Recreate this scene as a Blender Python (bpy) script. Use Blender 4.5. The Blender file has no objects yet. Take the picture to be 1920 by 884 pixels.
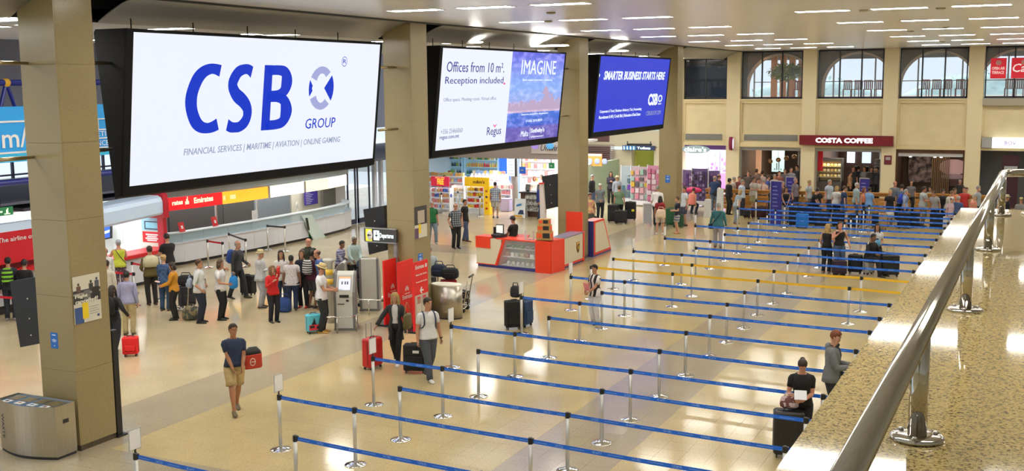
import bpy, math, random
import numpy as np
from mathutils import Vector, Matrix
random.seed(7)
SC=bpy.context.scene
COL=SC.collection
# ---------------------------------------------------------------- camera
F_PX=2085.61; PITCH=0.135327; ROLL=-0.0093855; YAW=-0.449535; CAM_H=6.2463
cp,sp=math.cos(PITCH),math.sin(PITCH)
FW=Vector((math.sin(YAW)*cp,math.cos(YAW)*cp,-sp)); _r=Vector((math.cos(YAW),-math.sin(YAW),0)); _u=_r.cross(FW)
RT=_r*math.cos(ROLL)+_u*math.sin(ROLL); UP=_u*math.cos(ROLL)-_r*math.sin(ROLL)
camd=bpy.data.cameras.new('camera'); cam=bpy.data.objects.new('camera',camd); COL.objects.link(cam)
M=Matrix((RT,UP,-FW)).transposed().to_4x4(); M.translation=Vector((0,0,CAM_H)); cam.matrix_world=M
camd.sensor_fit='HORIZONTAL'; camd.sensor_width=36; camd.lens=F_PX/1920*36; camd.clip_start=0.1; camd.clip_end=400
SC.camera=cam
# ---------------------------------------------------------------- sky / exposure
w=bpy.data.worlds.new('sky'); SC.world=w; w.use_nodes=True
bg=w.node_tree.nodes['Background']; bg.inputs[0].default_value=(0.74,0.87,1.0,1); bg.inputs[1].default_value=1.15
SC.view_settings.view_transform='Standard'; SC.view_settings.look='None'
SC.view_settings.exposure=0.03; SC.view_settings.gamma=1.0; SC.view_settings.use_curve_mapping=False
LIGHT=27.0     # radiance of the fluorescent fixtures
def area(name,loc,sx,sy,power,color=(1,1,1),rot=(0,0,0)):
    l=bpy.data.lights.new(name,'AREA'); l.shape='RECTANGLE'; l.size=sx; l.size_y=sy; l.energy=power; l.color=color
    o=bpy.data.objects.new(name,l); o.location=loc; o.rotation_euler=rot; COL.objects.link(o); return o
sl_=bpy.data.lights.new('sun','SUN'); sl_.energy=3.5; sl_.angle=math.radians(1.0); sl_.color=(1,.96,.9)
sun=bpy.data.objects.new('sun',sl_); COL.objects.link(sun); sun.rotation_euler=Vector((-.62,.55,.95)).to_track_quat('Z','Y').to_euler()
# shop ceilings have their own light panels; the office lamps are added fill
area('shop_light',(-25,50.6,3.3),8,3.5,620,(1,.97,1))
area('shop_light',(-21.6,52.5,3.3),2.5,3,150)
area('office_fill_light',(-28.9,35.2,2.55),1.2,11,220,(1,.97,.92))
area('office_fill_light',(-27.8,23.6,2.5),1.6,8,220)
area('cafe_light',(-13.2,63.5,2.6),3,3,60,(1,.8,.6))
area('cafe_light',(-9.3,63.5,2.6),3,3,70,(1,.85,.7))
area('cafe_light',(-5.3,61.5,2.5),2.5,1.5,16,(1,.75,.55))
area('terrace_light',(-16,63,7.6),6,3,40,(1,.6,.35))
area('accessory_shop_light',(-17.2,62.5,2.5),2.5,4,360,(.95,.93,1))
area('toilet_light',(-20.3,61.5,2.7),1.2,3,30,(1,1,.7))
# ---------------------------------------------------------------- helpers
def ray(px,py):
    return FW+RT*((px-960)/F_PX)-UP*((py-442)/F_PX)
def on(px,py,ax,v):
    d=ray(px,py); c=Vector((0,0,CAM_H)); t=(v-c[ax])/d[ax]; return c+d*t
def at(px,py,z=0.0): return on(px,py,2,z)
BA=math.radians(-4.4)   # the belt rows stand a few degrees off the building grid
def bel(x,y):
    return (x*math.cos(BA)-y*math.sin(BA), x*math.sin(BA)+y*math.cos(BA))
ORD=['first','second','third','fourth','fifth','sixth','seventh','eighth','ninth','tenth','eleventh','twelfth','thirteenth','fourteenth','fifteenth','sixteenth','seventeenth','eighteenth','nineteenth','twentieth','twenty-first','twenty-second','twenty-third','twenty-fourth','twenty-fifth','twenty-sixth','twenty-seventh','twenty-eighth','twenty-ninth','thirtieth']
def tag(o,label=None,cat=None,group=None,kind=None):
    if label: o['label']=label
    if cat: o['category']=cat
    if group: o['group']=group
    if kind: o['kind']=kind
    return o
def thing(name,label,cat,loc=(0,0,0),rz=0.0,group=None):
    o=bpy.data.objects.new(name,None); o.empty_display_size=.1; COL.objects.link(o)
    o.location=loc; o.rotation_euler=(0,0,rz); return tag(o,label,cat,group)
def copy_tree(o,parent=None,loc=None,rz=None,label=None):
    c=o.copy(); COL.objects.link(c)
    if parent: c.parent=parent
    if loc is not None: c.location=loc
    if rz is not None: c.rotation_euler=(0,0,rz)
    if label: c['label']=label
    for ch in list(o.children): copy_tree(ch,c)
    return c
MC={}
def mat(color,rough=.5,metal=0.0,emit=0.0,noise=0.0,nscale=30.0,bump=0.0,color2=None,alpha=None,spec=.5,stretch=None,key=None,coat=0.0):
    k=(tuple(color),rough,metal,emit,noise,nscale,bump,tuple(color2) if color2 else None,alpha,spec,stretch,coat)
    if k in MC: return MC[k]
    m=bpy.data.materials.new('material'); m.use_nodes=True; nt=m.node_tree; b=nt.nodes['Principled BSDF']
    b.inputs['Base Color'].default_value=(*color,1); b.inputs['Roughness'].default_value=rough; b.inputs['Metallic'].default_value=metal
    b.inputs['Specular IOR Level'].default_value=spec
    if coat: b.inputs['Coat Weight'].default_value=coat; b.inputs['Coat Roughness'].default_value=.08
    if emit:
        b.inputs['Emission Color'].default_value=(*color,1); b.inputs['Emission Strength'].default_value=emit
    if alpha is not None: b.inputs['Alpha'].default_value=alpha
    if noise or bump:
        tc=nt.nodes.new('ShaderNodeTexCoord'); n=nt.nodes.new('ShaderNodeTexNoise'); n.inputs['Scale'].default_value=nscale; n.inputs['Detail'].default_value=3
        src=tc.outputs['Object']
        if stretch:
            mp=nt.nodes.new('ShaderNodeMapping'); mp.inputs['Scale'].default_value=stretch; nt.links.new(src,mp.inputs[0]); src=mp.outputs[0]
        nt.links.new(src,n.inputs['Vector'])
        if noise:
            r=nt.nodes.new('ShaderNodeValToRGB'); c2=color2 or tuple(c*(1-noise) for c in color)
            r.color_ramp.elements[0].position=.38; r.color_ramp.elements[1].position=.62
            r.color_ramp.elements[0].color=(*c2,1); r.color_ramp.elements[1].color=(*color,1)
            nt.links.new(n.outputs['Fac'],r.inputs[0]); nt.links.new(r.outputs[0],b.inputs['Base Color'])
            if emit: nt.links.new(r.outputs[0],b.inputs['Emission Color'])
        if bump:
            bp=nt.nodes.new('ShaderNodeBump'); bp.inputs['Strength'].default_value=bump; bp.inputs['Distance'].default_value=.01
            nt.links.new(n.outputs['Fac'],bp.inputs['Height']); nt.links.new(bp.outputs[0],b.inputs['Normal'])
    MC[k]=m; return m
def emat(col,strength=1.0,base=.04):
    k=('e',tuple(col),strength)
    if k in MC: return MC[k]
    m=bpy.data.materials.new('lit_surface'); m.use_nodes=True; b=m.node_tree.nodes['Principled BSDF']; b.inputs['Base Color'].default_value=(col[0]*base,col[1]*base,col[2]*base,1)
    b.inputs['Roughness'].default_value=.5; b.inputs['Specular IOR Level'].default_value=.2; b.inputs['Emission Color'].default_value=(*col,1); b.inputs['Emission Strength'].default_value=strength; MC[k]=m; return m
def speckle(base,dark,light,scale,rough,spec=.5,big=0.0,joint=None,coat=0.0,dk=.36):
    m=bpy.data.materials.new('speckled_stone'); m.use_nodes=True; nt=m.node_tree; b=nt.nodes['Principled BSDF']; L=nt.links.new
    tc=nt.nodes.new('ShaderNodeTexCoord'); geo=nt.nodes.new('ShaderNodeNewGeometry')
    n=nt.nodes.new('ShaderNodeTexNoise'); n.inputs['Scale'].default_value=scale; n.inputs['Detail'].default_value=6; n.inputs['Roughness'].default_value=.7
    L(geo.outputs['Position'],n.inputs['Vector'])
    r=nt.nodes.new('ShaderNodeValToRGB'); e=r.color_ramp.elements
    e[0].position=dk; e[0].color=(*dark,1); e[1].position=dk+.09; e[1].color=(*base,1)
    x=e.new(.58); x.color=(*base,1); x=e.new(.70); x.color=(*light,1)
    L(n.outputs['Fac'],r.inputs[0]); out=r.outputs[0]
    if big:
        n2=nt.nodes.new('ShaderNodeTexNoise'); n2.inputs['Scale'].default_value=.8; n2.inputs['Detail'].default_value=2
        L(geo.outputs['Position'],n2.inputs['Vector'])
        mx=nt.nodes.new('ShaderNodeMix'); mx.data_type='RGBA'; mx.blend_type='MULTIPLY'; mx.inputs[0].default_value=big
        r2=nt.nodes.new('ShaderNodeValToRGB'); r2.color_ramp.elements[0].color=(.55,.52,.5,1); r2.color_ramp.elements[1].color=(1,1,1,1)
        r2.color_ramp.elements[0].position=.3; r2.color_ramp.elements[1].position=.65
        L(n2.outputs['Fac'],r2.inputs[0]); L(out,mx.inputs[6]); L(r2.outputs[0],mx.inputs[7]); out=mx.outputs[2]
    L(out,b.inputs['Base Color']); b.inputs['Roughness'].default_value=rough; b.inputs['Specular IOR Level'].default_value=spec
    if coat: b.inputs['Coat Weight'].default_value=coat; b.inputs['Coat Roughness'].default_value=.03
    return m
class B:
    def __init__(s): s.v=[]; s.f=[]; s.m=[]; s.sm=[]; s.mi=0; s.smooth=False
    def add(s,vs,fs):
        o=len(s.v); s.v.extend([tuple(v) for v in vs])
        for f in fs: s.f.append([i+o for i in f]); s.m.append(s.mi); s.sm.append(s.smooth)
        return s
    def box(s,x0,x1,y0,y1,z0,z1):
        return s.add([(x0,y0,z0),(x1,y0,z0),(x1,y1,z0),(x0,y1,z0),(x0,y0,z1),(x1,y0,z1),(x1,y1,z1),(x0,y1,z1)],
            [(0,3,2,1),(4,5,6,7),(0,1,5,4),(1,2,6,5),(2,3,7,6),(3,0,4,7)])
    def rbox(s,x0,x1,y0,y1,z0,z1,r):   # rounded vertical edges + chamfer top/bottom
        n=4; pts=[]
        for cx,cy,a0 in ((x1-r,y1-r,0),(x0+r,y1-r,90),(x0+r,y0+r,180),(x1-r,y0+r,270)):
            for i in range(n):
                a=math.radians(a0+90*i/(n-1)); pts.append((cx,cy,math.cos(a),math.sin(a)))
        rings=[]
        for z,q in ((z0,.45),(z0+r*.5,1),(z1-r*.5,1),(z1,.45)):
            rings.append([(cx+ca*r*q,cy+sa*r*q,z) for cx,cy,ca,sa in pts])
        return s.loft(rings)
    def loft(s,rings,cap=True,closed=True):
        n=len(rings[0]); vs=[p for r in rings for p in r]; fs=[]
        for i in range(len(rings)-1):
            for j in range(n if closed else n-1):
                a=i*n+j; b=i*n+(j+1)%n; fs.append((a,b,b+n,a+n))
        if cap and closed:
            fs.append(tuple(range(n-1,-1,-1))); fs.append(tuple((len(rings)-1)*n+j for j in range(n)))
        return s.add(vs,fs)
    def tube(s,pts,r,n=8,cap=True):
        pts=[Vector(p) for p in pts]; rs=r if isinstance(r,(list,tuple)) else [r]*len(pts)
        rings=[]; px=None
        for i,p in enumerate(pts):
            d=(pts[min(i+1,len(pts)-1)]-pts[max(i-1,0)]).normalized()
            if px is None:
                a=Vector((0,0,1)) if abs(d.z)<.9 else Vector((1,0,0)); px=a.cross(d).normalized()
            else: px=(px-d*px.dot(d)).normalized()
            py=d.cross(px); rr=rs[i]
            ra,rb=(rr if isinstance(rr,tuple) else (rr,rr))
            rings.append([tuple(p+px*(ra*math.cos(2*math.pi*j/n))+py*(rb*math.sin(2*math.pi*j/n))) for j in range(n)])
        return s.loft(rings,cap)
    def lathe(s,prof,n=20,c=(0,0,0)):
        rings=[[(c[0]+r*math.cos(2*math.pi*j/n),c[1]+r*math.sin(2*math.pi*j/n),c[2]+z) for j in range(n)] for r,z in prof]
        return s.loft(rings)
    def prism(s,poly,axis,a,b):
        def P(p,t):
            return {0:(t,p[0],p[1]),1:(p[0],t,p[1]),2:(p[0],p[1],t)}[axis]
        n=len(poly); return s.add([P(p,a) for p in poly]+[P(p,b) for p in poly],
            [tuple(range(n)),tuple(range(2*n-1,n-1,-1))]+[(i,i+n,(i+1)%n+n,(i+1)%n) for i in range(n)])
    def quad(s,a,b,c,d): return s.add([a,b,c,d],[(0,1,2,3)])
    def slab(s,a,b,c,d,t):
        a,b,c,d=map(Vector,(a,b,c,d)); n=(b-a).cross(d-a).normalized()*t
        return s.add([a,b,c,d,a-n,b-n,c-n,d-n],[(0,1,2,3),(7,6,5,4),(0,4,5,1),(1,5,6,2),(2,6,7,3),(3,7,4,0)])
    def ell(s,c,r,n=10,m=7,M3=None):
        rings=[]
        for i in range(1,m):
            t=math.pi*i/m
            ring=[]
            for j in range(n):
                p=Vector((r[0]*math.sin(t)*math.cos(2*math.pi*j/n),r[1]*math.sin(t)*math.sin(2*math.pi*j/n),-r[2]*math.cos(t)))
                if M3: p=M3@p
                ring.append(tuple(Vector(c)+p))
            rings.append(ring)
        return s.loft(rings)
    def mesh(s,mats,name='mesh'):
        me=bpy.data.meshes.new(name); me.from_pydata(s.v,[],s.f)
        for m in (mats if isinstance(mats,(list,tuple)) else [mats]): me.materials.append(m)
        me.polygons.foreach_set('material_index',s.m); me.polygons.foreach_set('use_smooth',s.sm)
        me.validate(); me.update(); return me
    def build(s,name,mats,parent=None,label=None,cat=None,group=None,kind=None,loc=None,rz=None,fix=True):
        me=s.mesh(mats,name)
        if fix:
            import bmesh
            bm=bmesh.new(); bm.from_mesh(me); bmesh.ops.recalc_face_normals(bm,faces=bm.faces); bm.to_mesh(me); bm.free()
        o=bpy.data.objects.new(name,me); COL.objects.link(o)
        if parent: o.parent=parent
        if loc is not None: o.location=loc
        if rz is not None: o.rotation_euler=(0,0,rz)
        return tag(o,label,cat,group,kind)
def structure(name,b,m,**k):
    o=b.build(name,m,**k); o['kind']='structure'; return o
TXT={}
def text(body,o,right,up,wd,ht,m,parent=None,name='lettering',bold=0.0,shear=0.0,depth=.004,label=None):
    """lettering fitted in the box with lower-left corner o, spanned by the directions right and up"""
    k=(body,bold,shear,depth)
    if k not in TXT:
        c=bpy.data.curves.new('lettering','FONT'); c.body=body; c.extrude=depth/2; c.offset=bold; c.shear=shear; c.resolution_u=2; c.align_x='LEFT'
        ob=bpy.data.objects.new('t',c); COL.objects.link(ob); bpy.context.view_layer.update()
        me=bpy.data.meshes.new_from_object(ob); bpy.data.objects.remove(ob); bpy.data.curves.remove(c)
        co=np.empty(len(me.vertices)*3,'f'); me.vertices.foreach_get('co',co); co=co.reshape(-1,3)
        TXT[k]=(me,co)
    me0,co=TXT[k]; me=me0.copy(); me.materials.clear(); me.materials.append(m)
    mn=co.min(0); mx=co.max(0); sx=wd/(mx[0]-mn[0]); sy=ht/(mx[1]-mn[1])
    R_=Vector(right).normalized(); U_=Vector(up).normalized(); N=R_.cross(U_); o=Vector(o)
    x=(co[:,0]-mn[0])*sx; y=(co[:,1]-mn[1])*sy; z=co[:,2]+depth/2
    P=np.outer(x,R_)+np.outer(y,U_)+np.outer(z,N)+np.array(o)
    me.vertices.foreach_set('co',P.astype('f').ravel()); me.update()
    ob=bpy.data.objects.new(name,me); COL.objects.link(ob)
    if parent: ob.parent=parent; ob.matrix_parent_inverse=Matrix.Identity(4)
    if label: ob['label']=label
    return ob
# common materials
STEEL=mat((.62,.60,.56),.22,1.0); CHROME=mat((.8,.8,.8),.08,1.0); BLACK=mat((.015,.015,.017),.4); WHITE=mat((.8,.8,.8),.4)
BRUSH=mat((.66,.65,.62),.42,.85,noise=.15,nscale=60,stretch=(1,1,.02))
DARKP=mat((.03,.03,.035),.5); RED=mat((.62,.012,.02),.4); REDB=mat((.8,.03,.01),.45)
GLASS=mat((.85,.93,.95),.02,0,alpha=.14)
WALLC=mat((.74,.63,.38),.75,noise=.06,nscale=2.0); WALLP=mat((.77,.67,.43),.75)
BRASS=mat((.52,.44,.27),.3,1.0)
X=Vector((1,0,0)); Y=Vector((0,1,0)); Z=Vector((0,0,1))
# ================================================================ FLOOR
fl_cream=speckle((.57,.455,.235),(.36,.28,.14),(.78,.68,.46),34,.11,.45,big=.25)
fl_dark=speckle((.43,.36,.25),(.26,.21,.14),(.56,.49,.38),34,.11,.45,big=.22)
fl_cream_greyed=speckle((.58,.48,.30),(.38,.31,.19),(.72,.65,.52),30,.11,.45,big=.28)  # cream stone again, greyed for the bluish reflection on the left floor
P_=.4375
b=B(); b.box(-38,14,2,60,-.25,-.012)
floor=structure('floor',b,[fl_cream_greyed])
def tile_kind(x,y):
    if -16.15<x<-14.40 or -7.92<x<-6.17 or 12.2<y<13.96 or (36.2<y<37.95 and x<-14.4): return 1
    if x<-16.15: return 2
    return 0
tile_me={}
for k,mm in enumerate((fl_cream,fl_dark,fl_cream_greyed)):
    t=B(); g=.0014; t.add([(g,g,-.02),(P_-g,g,-.02),(P_-g,P_-g,-.02),(g,P_-g,-.02),(g,g,0),(P_-g,g,0),(P_-g,P_-g,0),(g,P_-g,0)],[(4,5,6,7),(0,1,5,4),(1,2,6,5),(2,3,7,6),(3,0,4,7)])
    tile_me[k]=t.mesh([mm],'floor_tile')
st=B(); tiles=[]
x0=-6.17-P_*40; y0=9.0
nx=88; ny=118
for j in range(ny):
    for i in range(nx):
        xx=x0+i*P_; yy=y0+j*P_
        if yy>60: continue
        c=Vector((xx+P_/2,yy+P_/2,0))-Vector((0,0,CAM_H)); dz=c.dot(FW)
        if dz<1: continue
        u=960+F_PX*c.dot(RT)/dz; v=442-F_PX*c.dot(UP)/dz
        tiles.append((yy,xx,u,v))
tiles.sort(key=lambda t:t[0]*.9-t[1]*.43)
n=0
for yy,xx,u,v in tiles:
    k=tile_kind(xx+.2,yy+.2)
    vis=(-30<u<1950 and v<910 and not (u>1490+(884-v)*.6))
    if vis and n<300:
        o=bpy.data.objects.new('floor_tile',tile_me[k]); o.location=(xx,yy,0); o.parent=floor; COL.objects.link(o); n+=1
    elif -400<u<2400 and v<1300:
        st.mi=k; g=.0014; st.add([(xx+g,yy+g,0),(xx+P_-g,yy+g,0),(xx+P_-g,yy+P_-g,0),(xx+g,yy+P_-g,0)],[(0,1,2,3)])
st.build('floor_tiles',[fl_cream,fl_dark,fl_cream_greyed],floor,kind='stuff',fix=False)
# ================================================================ COLUMNS
colm=speckle((.33,.26,.13),(.24,.185,.09),(.42,.35,.20),70,.22,.5,big=.15)
skirt=speckle((.09,.065,.04),(.04,.03,.02),(.16,.12,.08),40,.3)
joint=mat((.27,.21,.10),.7)
COLY=(13.5,24.9,36.3,47.7); CX0,CX1=-15.68,-14.85
clad={}
for axis in ('x','y'):
    for base in (0,1):
        t=B(); h=1.308 if not base else .1
        if axis=='x': t.box(-.413,.413,-.015,.015,0,h-.002)
        else: t.box(-.015,.015,-.385,.385,0,h-.002)
        clad[(axis,base)]=t.mesh([skirt if base else colm],'cladding_panel')
cname=['nearest square granite column, beside the steel waste bin','granite column between the first and second screens, behind the red boards','granite column behind the red and white kiosk','farthest granite column, by the accessory shop']
columns=[]
for q,cy in enumerate(COLY):
    b=B(); b.box(CX0+.03,CX1-.03,cy+.03,cy+.80,0,8.6)
    c=b.build('granite_column',[joint],label=cname[q],cat='column')
    columns.append(c)
    for side in range(4):
        for k in range(7):
            if k==0: z=0; key=1
            else: z=.1+(k-1)*1.31; key=0
            ax='x' if side<2 else 'y'
            o=bpy.data.objects.new('cladding_panel' if not key else 'skirting',clad[(ax,key)]); o.parent=c; COL.objects.link(o)
            mx=(CX0+CX1)/2; my=cy+.415; ins=.012 if key else 0
            o.location={0:(mx,cy+.015+ins,z),1:(mx,cy+.815-ins,z),2:(CX0+.015+ins,my,z),3:(CX1-.015-ins,my,z)}[side]
# ================================================================ CEILING
CZ=7.87
slatm=mat((.82,.80,.77),.27,.1,spec=.6); slatd=mat((.20,.19,.17),.6)
b=B(); b.box(-14.80,18,-6,59.5,CZ+.03,CZ+.3)
ceil=structure('ceiling',b,[slatd])
b=B(); b.box(-24,18,-6.3,-6,0,9); structure('wall_near',b,[WALLC])  # unseen end of the hall, put in to keep sky light out
b=B(); b.box(18,18.3,-6,60,0,9); structure('wall_right',b,[WALLC])  # unseen side of the hall, likewise shuts out the sky
b=B(); b.box(-24,-15.98,-6,6,7.5,7.7); structure('ceiling_8',b,[mat((.50,.49,.47),.45)])
# slats run parallel to the far wall
b=B(); y=-6.0
while y<59.4:
    b.box(-14.80,18,y,y+.185,CZ,CZ+.02); y+=.20
b.build('ceiling_slats',[slatm],ceil,kind='stuff',fix=False)
b=B(); b.box(-14.86,-14.80,4,59.5,CZ-.04,CZ+.3); structure('trim_1',b,[mat((.03,.03,.03),.5)])
# ceiling of the lower hall behind the columns and the dark slot between both
b=B(); b.box(-24.0,-15.95,6,59.5,7.5,7.7)
structure('ceiling_2',b,[mat((.50,.49,.47),.45)])
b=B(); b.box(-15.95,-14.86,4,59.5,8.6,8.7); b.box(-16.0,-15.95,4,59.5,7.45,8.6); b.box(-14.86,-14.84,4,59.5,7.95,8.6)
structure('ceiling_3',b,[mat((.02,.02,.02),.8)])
sofm=mat((.40,.39,.37),.5)
for q in range(4):
    ya=COLY[q]+1.95; yb=COLY[q]+11.4 if q<3 else 58.9
    b=B(); b.smooth=True
    prof=[(-14.93,7.845),(-15.2,7.76),(-15.45,7.655),(-15.65,7.55),(-15.79,7.47),(-15.85,7.43)]
    r1=[(x,ya,z) for x,z in prof]+[(x-.02,ya,z+.03) for x,z in reversed(prof)]
    r2=[(x,yb,z) for x,z in prof]+[(x-.02,yb,z+.03) for x,z in reversed(prof)]
    b.loft([r1,r2]); b.build('soffit_panel',[sofm],label=['long curved grey soffit panel above the first, white screen','curved grey soffit panel above the half white, half blue screen','curved grey soffit panel above the farthest blue screen','curved grey soffit panel beyond the farthest column'][q],cat='soffit panel')
b=B(); b.smooth=True
r=[[(x,ya,z) for x,z in prof]+[(x-.02,ya,z+.03) for x,z in reversed(prof)] for ya in (4,13.5)]
b.loft(r); b.build('soffit_panel',[sofm],label='curved grey soffit panel left of the nearest column',cat='soffit panel')
# light fixtures
fixm=mat((1,.97,.9),.4,emit=LIGHT); fram=mat((.75,.74,.7),.4)
proto=None
lx=[-12.62,-10.9,-9.17,-4.9,-3.2,-1.48,.25,1.97]; ly=[4.2,9.9,15.6,21.4,26.9,32.6,38.2,44.0,49.6,55.2]
for j,yy in enumerate(ly):
    for i,xx in enumerate(lx):
        if j<1 and (i<3 or i>6): continue  # front row is added out of view to brighten the ledge
        lab='recessed fluorescent ceiling light, %s from the left in the %s row from the front'%(ORD[i],ORD[j])
        if proto is None:
            proto=thing('ceiling_light',lab,'ceiling light',(xx,yy,CZ))
            b=B(); b.box(-.60,.60,-.215,.215,-.006,.03); b.build('diffuser',[fixm],proto)
            b=B(); b.box(-.63,.63,-.245,-.215,-.010,.02); b.box(-.63,.63,.215,.245,-.010,.02); b.box(-.63,-.60,-.215,.215,-.01,.02); b.box(.60,.63,-.215,.215,-.01,.02); b.build('frame',[fram],proto)
        else: copy_tree(proto,None,(xx,yy,CZ),0,lab)
for i,(px,py) in enumerate([(315,53),(539,64),(866,80),(1030,86),(1148,96),(15,36),(34,32)]):
    p=at(px,py,7.5)
    copy_tree(proto,None,(p.x,p.y,7.49),0,'lower hall ceiling light %s'%['seen above the left half of the white screen','seen above the right half of the white screen','seen above the left half of the blue and white screen','seen above the right half of the blue and white screen','seen above the farthest blue screen','left of the nearest column, at the picture edge','just left of the nearest column'][i])
k=0
lowm=mat((1,.96,.88),.4,emit=LIGHT*2.2)
low=None
for xx in (-17.7,-19.5,-23.0):  # these rows are added to brighten the dark left area
    for yy in [10.2+5.7*i for i in range(9)]:
        lb='added fill light on lower hall ceiling, %s in the %s row behind columns'%(ORD[k%9],ORD[k//9]); k+=1
        if low is None:
            low=copy_tree(proto,None,(xx,yy,7.49),0,lb)
            for c_ in low.children:
                if c_.name.startswith('diffuser'): c_.data=c_.data.copy(); c_.data.materials[0]=lowm
        else: copy_tree(low,None,(xx,yy,7.49),0,lb)
# ceiling detectors
for i,(px,py) in enumerate([(1620,19),(1764,15),(1708,58),(1773,51),(1767,78),(1033,23),(1028,39)]):
    p=at(px,py,CZ); b=B(); b.smooth=True; b.lathe([(.0,0),(.10,0),(.11,-.02),(.07,-.04),(0,-.045)][::-1],14)
    b.build('ceiling_speaker',[mat((.36,.32,.22),.7)],loc=(p.x,p.y,CZ),label='small round ceiling speaker, %s'%['between the two long lights at top right','flat one right of the middle top light','below the second light row at right','beside the fourth light row at right','close to the far windows','above the blue and white screen','lower of the pair above the blue and white screen'][i],cat='speaker')
# ================================================================ FAR WALL
WY=59.5
b=B()
for xa,xb in ((-18.9,-18.1),(-15.69,-14.97),(-11.69,-10.98),(-7.65,-6.95),(-3.70,-2.99),(1.0,1.7),(5,5.7)):
    b.box(xa,xb,WY-.30,WY+.3,0,CZ)
piers=structure('wall_far',b,[WALLP])
# infill between pilasters: spandrel between shop fronts and upper windows
bays=[(-18.1,-15.69),(-14.97,-11.69),(-10.98,-7.65),(-6.95,-3.70),(-2.99,1.0),(1.7,5)]
b=B()
for k,(xa,xb) in enumerate(bays):
    b.box(xa,xb,WY-.12,WY+.2,2.86,5.30)
structure('wall_far_2',b,[WALLC])
b=B()
for k,(xa,xb) in enumerate(bays):    # raised mouldings round each recessed field
    za,zb=(3.55,5.12)
    b.box(xa,xb,WY-.20,WY-.12,zb,5.30); b.box(xa,xa+.10,WY-.20,WY-.12,3.5,zb); b.box(xb-.10,xb,WY-.20,WY-.12,3.5,zb)
    b.box(xa,xb,WY-.24,WY-.12,2.80,2.92); b.box(xa,xb,WY-.20,WY-.12,2.92,3.02)
    b.box(xa+.14,xb-.14,WY-.15,WY-.12,zb-.10,zb-.06)
    b.box(xa,xb,WY-.26,WY-.10,5.26,5.34)
structure('trim_2',b,[mat((.72,.60,.34),.7)])
ventm=mat((.33,.33,.30),.5)
for k,(xa,xb,lab) in enumerate(((-18.0,-15.95,'grey air grille left, above the oval shop sign'),(-14.75,-11.92,'grey air grille between two pilasters left of the dark red sign'),(-22.9,-19.3,'grey air grille above the toilet sign'))):
    v=thing('air_grille',lab,'vent',((xa+xb)/2,WY-.13,3.30))
    b=B(); h=(xb-xa)/2; b.box(-h,h,-.02,0,-.16,.16); b.build('frame',[mat((.25,.24,.21),.6)],v)
    for s in range(8): b=B(); b.box(-h+.03,h-.03,-.045,-.02,-.15+s*.038,-.15+s*.038+.02); b.build('slat',[ventm],v)
# upper windows
fm=mat((.012,.013,.016),.35)
wins=[(-18.1,-15.72),(-14.93,-11.73),(-10.94,-7.69),(-6.91,-3.74),(-2.95,.95),(1.74,5)]
for k,(xa,xb) in enumerate(wins):
    b=B(); z0,z1=5.36,CZ-.03; ya,yb=WY-.10,WY-.02
    b.box(xa,xb,ya,yb,z0,z0+.09); b.box(xa,xb,ya,yb,z1-.07,z1); b.box(xa,xa+.06,ya,yb,z0,z1); b.box(xb-.06,xb,ya,yb,z0,z1)
    nm=3 if k else 2
    for i in range(1,nm): xm=xa+(xb-xa)*i/nm; b.box(xm-.035,xm+.035,ya,yb,z0,z1)
    wn=structure('window_%d'%(k+1),b,[fm])
    for i in range(nm):
        b=B(); b.box(xa+(xb-xa)*i/nm+.03,xa+(xb-xa)*(i+1)/nm-.03,WY-.065,WY-.055,z0+.08,z1-.06)
        b.build('pane',[mat((.03,.035,.045),.04,alpha=.80) if k==0 else mat((.75,.85,.9),.02,alpha=.10)],wn)
# terrace cafe behind the upper windows
b=B(); b.box(-21,9,WY+.2,74,5.15,5.34); structure('floor_2',b,[mat((.45,.40,.34),.4)])
b=B(); b.box(-21,9,WY+.2,66.5,7.95,8.1); structure('ceiling_4',b,[mat((.42,.40,.38),.5)])
b=B(); b.box(-21,-15.2,61.5,61.7,5.34,8); structure('wall_terrace',b,[mat((.03,.035,.05),.6)])
archm=mat((.80,.62,.48),.7); archd=mat((.13,.09,.08),.7); 
def arch(xa,xb,y,lab):
    t=thing('terrace_arch',lab,'arch',((xa+xb)/2,y,5.34)); cx=0; r=(xb-xa)/2; zc=.62; zt=2.60; n=20; b=B(); b2=B()
    for i in range(n):
        a0=math.pi*i/n; a1=math.pi*(i+1)/n; P=lambda a,k: (-(r+k)*math.cos(a),zc+(1.72+k)*math.sin(a))
        p0,p1,q0,q1=P(a0,0),P(a1,0),P(a0,.11),P(a1,.11)
        b2.prism([p0,p1,q1,q0],1,-.05,.35)
        b.prism([q0,q1,(q1[0],max(zt,q1[1]+.01)),(q0[0],max(zt,q0[1]+.01))],1,0,.3)
    b2.box(-r-.11,-r,-.05,.35,0,zc); b2.box(r,r+.11,-.05,.35,0,zc); b2.build('arch_rim',[archm],t)
    b.box(-r-.33,-r-.11,0,.3,0,zt); b.box(r+.11,r+.33,0,.3,0,zt); b.build('wall_above_arch',[archd],t); return t
for k,px in enumerate((1403,1545,1690,1838)):
    xa=on(px,150,1,62.2).x; arch(xa,xa+3.6,62.2,'plastered arch behind the %s upper window from the left'%ORD[k+1])
# terrace posts and glazing beyond
b=B()
for i in range(11): b.box(-16+i*2.3,-15.92+i*2.3,66.4,66.5,5.34,8.0)
b.box(-16,9,66.4,66.5,7.5,8.0); b.box(-16,9,66.4,66.46,6.2,6.25)
structure('wall_terrace_2',b,[mat((.35,.38,.42),.4)])
# orange lit back wall in second window
b=B()
for i in range(5): b.box(-14.7+i*.52,-14.7+i*.52+.34,65.2,65.4,5.34,7.94)
b.build('timber_screen',[mat((.85,.42,.18),.6)],label='tall orange timber posts behind the indoor tree',cat='screen')
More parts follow.
